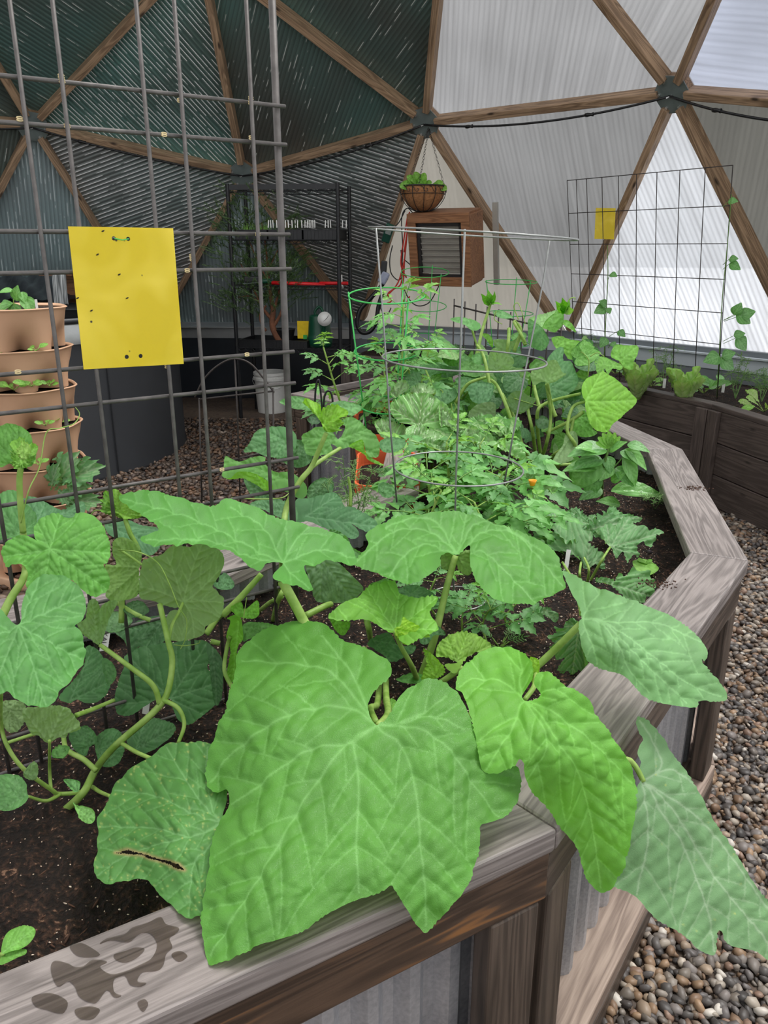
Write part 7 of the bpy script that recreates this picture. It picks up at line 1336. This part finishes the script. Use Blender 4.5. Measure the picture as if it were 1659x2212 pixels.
m.lathe([(.001, -.01), (.006, -.006), (.010, .008), (.013, .016), (.010, .014), (.001, .0)], q, 10, fn=lambda a, z: 1+.2*math.sin(5*a)); m.build('petals', M['orangeflower'], fl_, smooth=True); stem(fl_, [q+Vector((0,0,-.01)), q+Vector((.01,.01,-.06))], .0015)
# ================================================================== kale, pepper, small plants at the right of the bed
ka = empty('kale_plant', atz(1190, 1235, SZ), 'blue-green frilly kale in the soil beside the right-hand rim', 'kale')
KK = dict(col=(.20,.42,.17), quilt=.003, lvl=1, serr=(4, 12), step=3.4, veincol=(.36,.54,.30), ruffle=.004, sm=4)
for pts, c, D, nrm, col in (([(800,835),(770,770),(720,760),(690,745),(640,738),(622,715),(650,700),(655,680),(618,672),(650,650),(635,630),(670,610),(700,622),(728,588),(760,600),(785,598),(782,635),(830,655),(830,690),(812,700),(835,722),(880,755),(890,800),(882,838),(845,805)], (805,830), 2.05, (0,-.75,.6), None),
    ([(915,725),(890,700),(870,665),(845,640),(880,632),(900,610),(940,625),(962,598),(1000,578),(1020,600),(1040,622),(1080,628),(1100,645),(1140,633),(1162,662),(1130,668),(1128,692),(1100,728),(1070,700),(1040,722),(1052,770),(1020,760),(1000,795),(975,745),(940,782),(930,745)], (918,722), 2.0, (.1,-.7,.7), (.17,.40,.14)),
    ([(960,940),(900,900),(850,890),(850,872),(900,870),(940,880),(950,850),(990,860),(1020,822),(1060,840),(1100,838),(1105,870),(1135,900),(1120,925),(1128,960),(1090,955),(1080,985),(1030,975),(990,965)], (860,880), 1.75, (0,-.6,.8), (.14,.36,.10)),
    ([(770,1100),(740,1060),(700,1085),(690,1110),(650,1100),(660,1130),(620,1150),(650,1180),(625,1200),(650,1215),(660,1260),(700,1250),(665,1300),(690,1320),(720,1310),(730,1355),(760,1320),(770,1345),(800,1300),(815,1290),(800,1240),(790,1180)], (770,1100), 1.48, (0,-.9,.3), (.13,.34,.10)),
    ([(720,900),(700,860),(700,830),(740,860),(765,900),(745,920)], (720,890), 1.7, (0,-.6,.7), (.16,.34,.14)),
    ([(905,580),(900,545),(930,535),(960,560),(1000,570),(1030,575),(1065,590),(1030,610),(960,600),(930,610)], (910,580), 2.25, (0,-.6,.7), (.15,.38,.12)),
    ([(600,1010),(640,1020),(670,1050),(660,1080),(625,1060),(580,1030)], (600,1012), 1.6, (0,-.6,.7), (.10,.28,.08))):
    hero(ka, zz(Z2, pts), zz(Z2, [c])[0], D=D, nrm=nrm, **{**KK, **({'col': col} if col else {})})
for pts in ([(1255,1265,SZ),(1252,1240,101.85),(1255,1215,101.95)], [(1268,1262,SZ),(1272,1230,101.9),(1262,1205,101.97)], [(1275,1255,SZ),(1300,1210,101.9),(1318,1182,101.98)]): pstem(ka, pts, .004, .003)
tuft('kale_plant', 'young kale among the tomato leaves left of the blue-green kale', 1230, 1150, 2.1, 9, .17, 'kale', 'kale', 71, base=atz(1215, 1175, SZ), width=.95)
tuft('kale_plant', 'smaller kale with fresh tips behind the blue-green kale', 1290, 1130, 2.2, 8, .13, 'kale', 'kale', 72, base=atz(1290, 1150, SZ), width=.9)
pe = empty('pepper_plant', atz(1300, 1075, SZ), 'glossy-leaved pepper plant near the right-hand rim of the bed', 'pepper plant'); PD = 2.55
for i, (bx, by, tx, ty, w_, up, kk) in enumerate(((1290,985,1240,1058,1.2,(0,-.9,.5),0),(1300,990,1250,990,1.1,(0,-.5,1),1),(1295,975,1255,955,1.1,(0,-.5,1),0),(1310,970,1245,925+30,1.0,(0,-.4,1),1),(1320,1000,1300,1035,1.3,(0,-.9,.4),0),(1315,975,1345,950,1.0,(0,-.6,.8),0),(1340,975,1378,985,1.1,(0,-.5,1),1),(1345,985,1385,1045,1.0,(.2,-.7,.7),0),(1350,970,1405,1005,1.0,(.2,-.6,.8),0),(1355,960,1400,960,1.0,(0,-.6,1),1),(1320,1060,1437,1050,.8,(0,-.5,1),0),(1300,1055,1262,1065,1.0,(0,-.6,.7),1),(1330,1010,1375,1040,1.,(0,-.7,.6),1),(1320,1040,1345,1020,1.,(0,-.7,.6),0),(1290,1010,1225,1000,1.0,(0,-.4,1),0),(1285,1020,1275,1075,1.1,(0,-.8,.5),1),(1312,985,1322,1015,1.2,(0,-.9,.4),1),(1340,1090,1300,1075,.8,(0,-.6,.7),0))):
    place('pepper%d' % kk, pe, atD(bx, by, PD), atD(tx, ty, PD-.04), up, w_)
for k in range(7): a = math.pi*(k+.5)/7; place('seedling', pe, atD(1318, 965, PD), atD(1318+26*math.cos(a), 962-26*math.sin(a), PD-.02), (0, -.9, .4), .8)
pstem(pe, [(1300,1078,SZ),(1302,1020,102.55),(1315,968,102.55)], .006, .004, M['stemdark']); pstem(pe, [(1302,1030,102.55),(1335,1000,102.55),(1350,980,102.55)], .003, .002, M['stemdark'])
feathery(empty('carrot_seedling', atz(1420, 1090, SZ), 'small feathery seedling between the pepper plant and the rim', 'seedling'), atz(1415, 1100, SZ), [atD(1400, 1075, 2.35), atD(1425, 1080, 2.35)], 8, .05, .0015, seed=9)
pb_ = empty('purple_basil', atz(1395, 1215, SZ), 'tiny purple and green basil seedling on the dark soil', 'herb')
for k in range(8): a = k*.8; place('seedling', pb_, atz(1395, 1215, SZ+.015), atz(1395+16*math.cos(a), 1215+11*math.sin(a), SZ+.02+.008*(k % 3)), (0, -.4, 1), 1.3)
m = MB(); m.lathe([(.001, .02), (.012, .028), (.001, .036)], atz(1400, 1212, SZ), 8); m.build('purple_leaf', M['purple'], pb_, smooth=True)
# ================================================================== plants along the ring bed
def romaine(label, px, py, D, s, seed):
    rg = np.random.default_rng(seed); b = atD(px, py, D); b.z = .525; e = empty('romaine_lettuce', b, label, 'lettuce')
    for k in range(12):
        a = k*2.4; out = .2+.75*(k % 4)/4; d = Vector((math.cos(a)*out, math.sin(a)*out, 1.0)).normalized(); L = s*(1-.25*(k % 3)/3); place('romaine', e, b+Vector((math.cos(a), math.sin(a), 0))*.01, b+d*L, (-math.cos(a), -math.sin(a), .2), 1.1)
    return e
romaine('left of the two romaine lettuces in the ring bed', 1378, 835, 4.95, .27, 1); romaine('right of the two romaine lettuces in the ring bed', 1478, 845, 4.75, .25, 2)
def rpos(px, py): k = rayd(px, py)[1]; return atz(px, py, .52)
for i, (x, y, h, lab) in enumerate(((1432,835,.28,'feathery dill between the two romaine lettuces'), (1588,862,.30,'feathery dill right of the far trellis'), (1262,790,.25,'feathery dill at the left end of the bright panel'), (1645,868,.22,'feathery dill at the right edge of the picture'))):
    b = rpos(x, y); feathery(empty('dill_plant', b, lab, 'herb'), b, [b+Vector((dx, dy, h*f)) for dx, dy, f in ((0,0,1), (.05,0,.85), (-.06,.02,.8), (.02,-.04,.6))], 9, .09, .003, seed=20+i, rr=.0016)
for i, (x, y, n, L, key, lab) in enumerate(((1520,850,8,.16,'pepper0','leafy bean seedling at the foot of the far trellis'), (1408,835,6,.12,'seedling','small leafy seedling left of the white label in the ring bed'), (1585,895,7,.10,'seedling','young radish seedling at the front of the ring bed'), (1650,890,8,.20,'romaine','tall pale green chard at the right edge in the ring bed'), (1330,808,8,.15,'kale','kale behind the cucumber leaves in the ring bed'), (1300,800,7,.14,'kale','smaller kale left of the romaine lettuce'), (1010,770,7,.14,'kale','dark leafy kale behind the wire panel'), (950,768,6,.12,'pepper1','dark leafy plant below the vent in the ring bed'), (1550,842,6,.15,'pepper0','bean leaves low on the far trellis'))):
    tuft('leafy_plant', lab, x, y, 5, n, L, key, 'plant', 200+i, base=rpos(x, y), width=1.0)
for x, y, lab in ((1434,838,'white plant label between the two romaine lettuces'), (1561,848,'white plant label right of the far trellis'), (1355,815,'white plant label left of the left romaine lettuce'), (1367,826,'short white label at the foot of the left romaine lettuce')):
    p = rpos(x, y); e = empty('plant_label', p, lab, 'label'); m = MB(); m.box(p+Vector((0, 0, .03)), (.02, .002, .07)); m.build('stake', M['tagwhite'], e)
for nm, lab, pts, lv in (('bean_vine', 'bean vine climbing the right edge of the far trellis', [(1549,860,5.05),(1553,780,5.0),(1560,650,4.92),(1572,520,4.83),(1580,420,4.78)], ((1575,570,1600,575),(1575,560,1590,555),(1585,680,1600,660),(1590,680,1625,690),(1600,682,1628,670),(1590,730,1618,750),(1585,725,1605,718),(1555,775,1590,790),(1555,770,1530,775),(1573,435,1590,430),(1560,770,1585,760))),
    ('bean_vine', 'thin bean vine on the fourth wire of the far trellis', [(1305,775,5.4),(1308,700,5.35),(1313,600,5.3),(1312,530,5.28)], ((1308,665,1290,670),(1310,660,1303,650),(1312,665,1318,672),(1318,592,1330,592),(1335,715,1350,722),(1310,730,1300,745),(1320,740,1330,745)))):
    e = empty(nm, atD(*pts[0]), lab, 'vine'); stem(e, [atD(*p) for p in pts], .004, .002, M['stemdark'], seg=5)
    D = pts[2][2]-.02
    for (a, b_, c_, d_) in lv: place('pepper1', e, atD(a, b_, D), atD(c_, d_, D-.04), (0, -.9, .5), 1.5); stem(e, [atD(pts[2][0]+(a-pts[2][0])*.1, b_+12, D), atD(a, b_, D)], .002, .0015, M['stemdark'], seg=4)
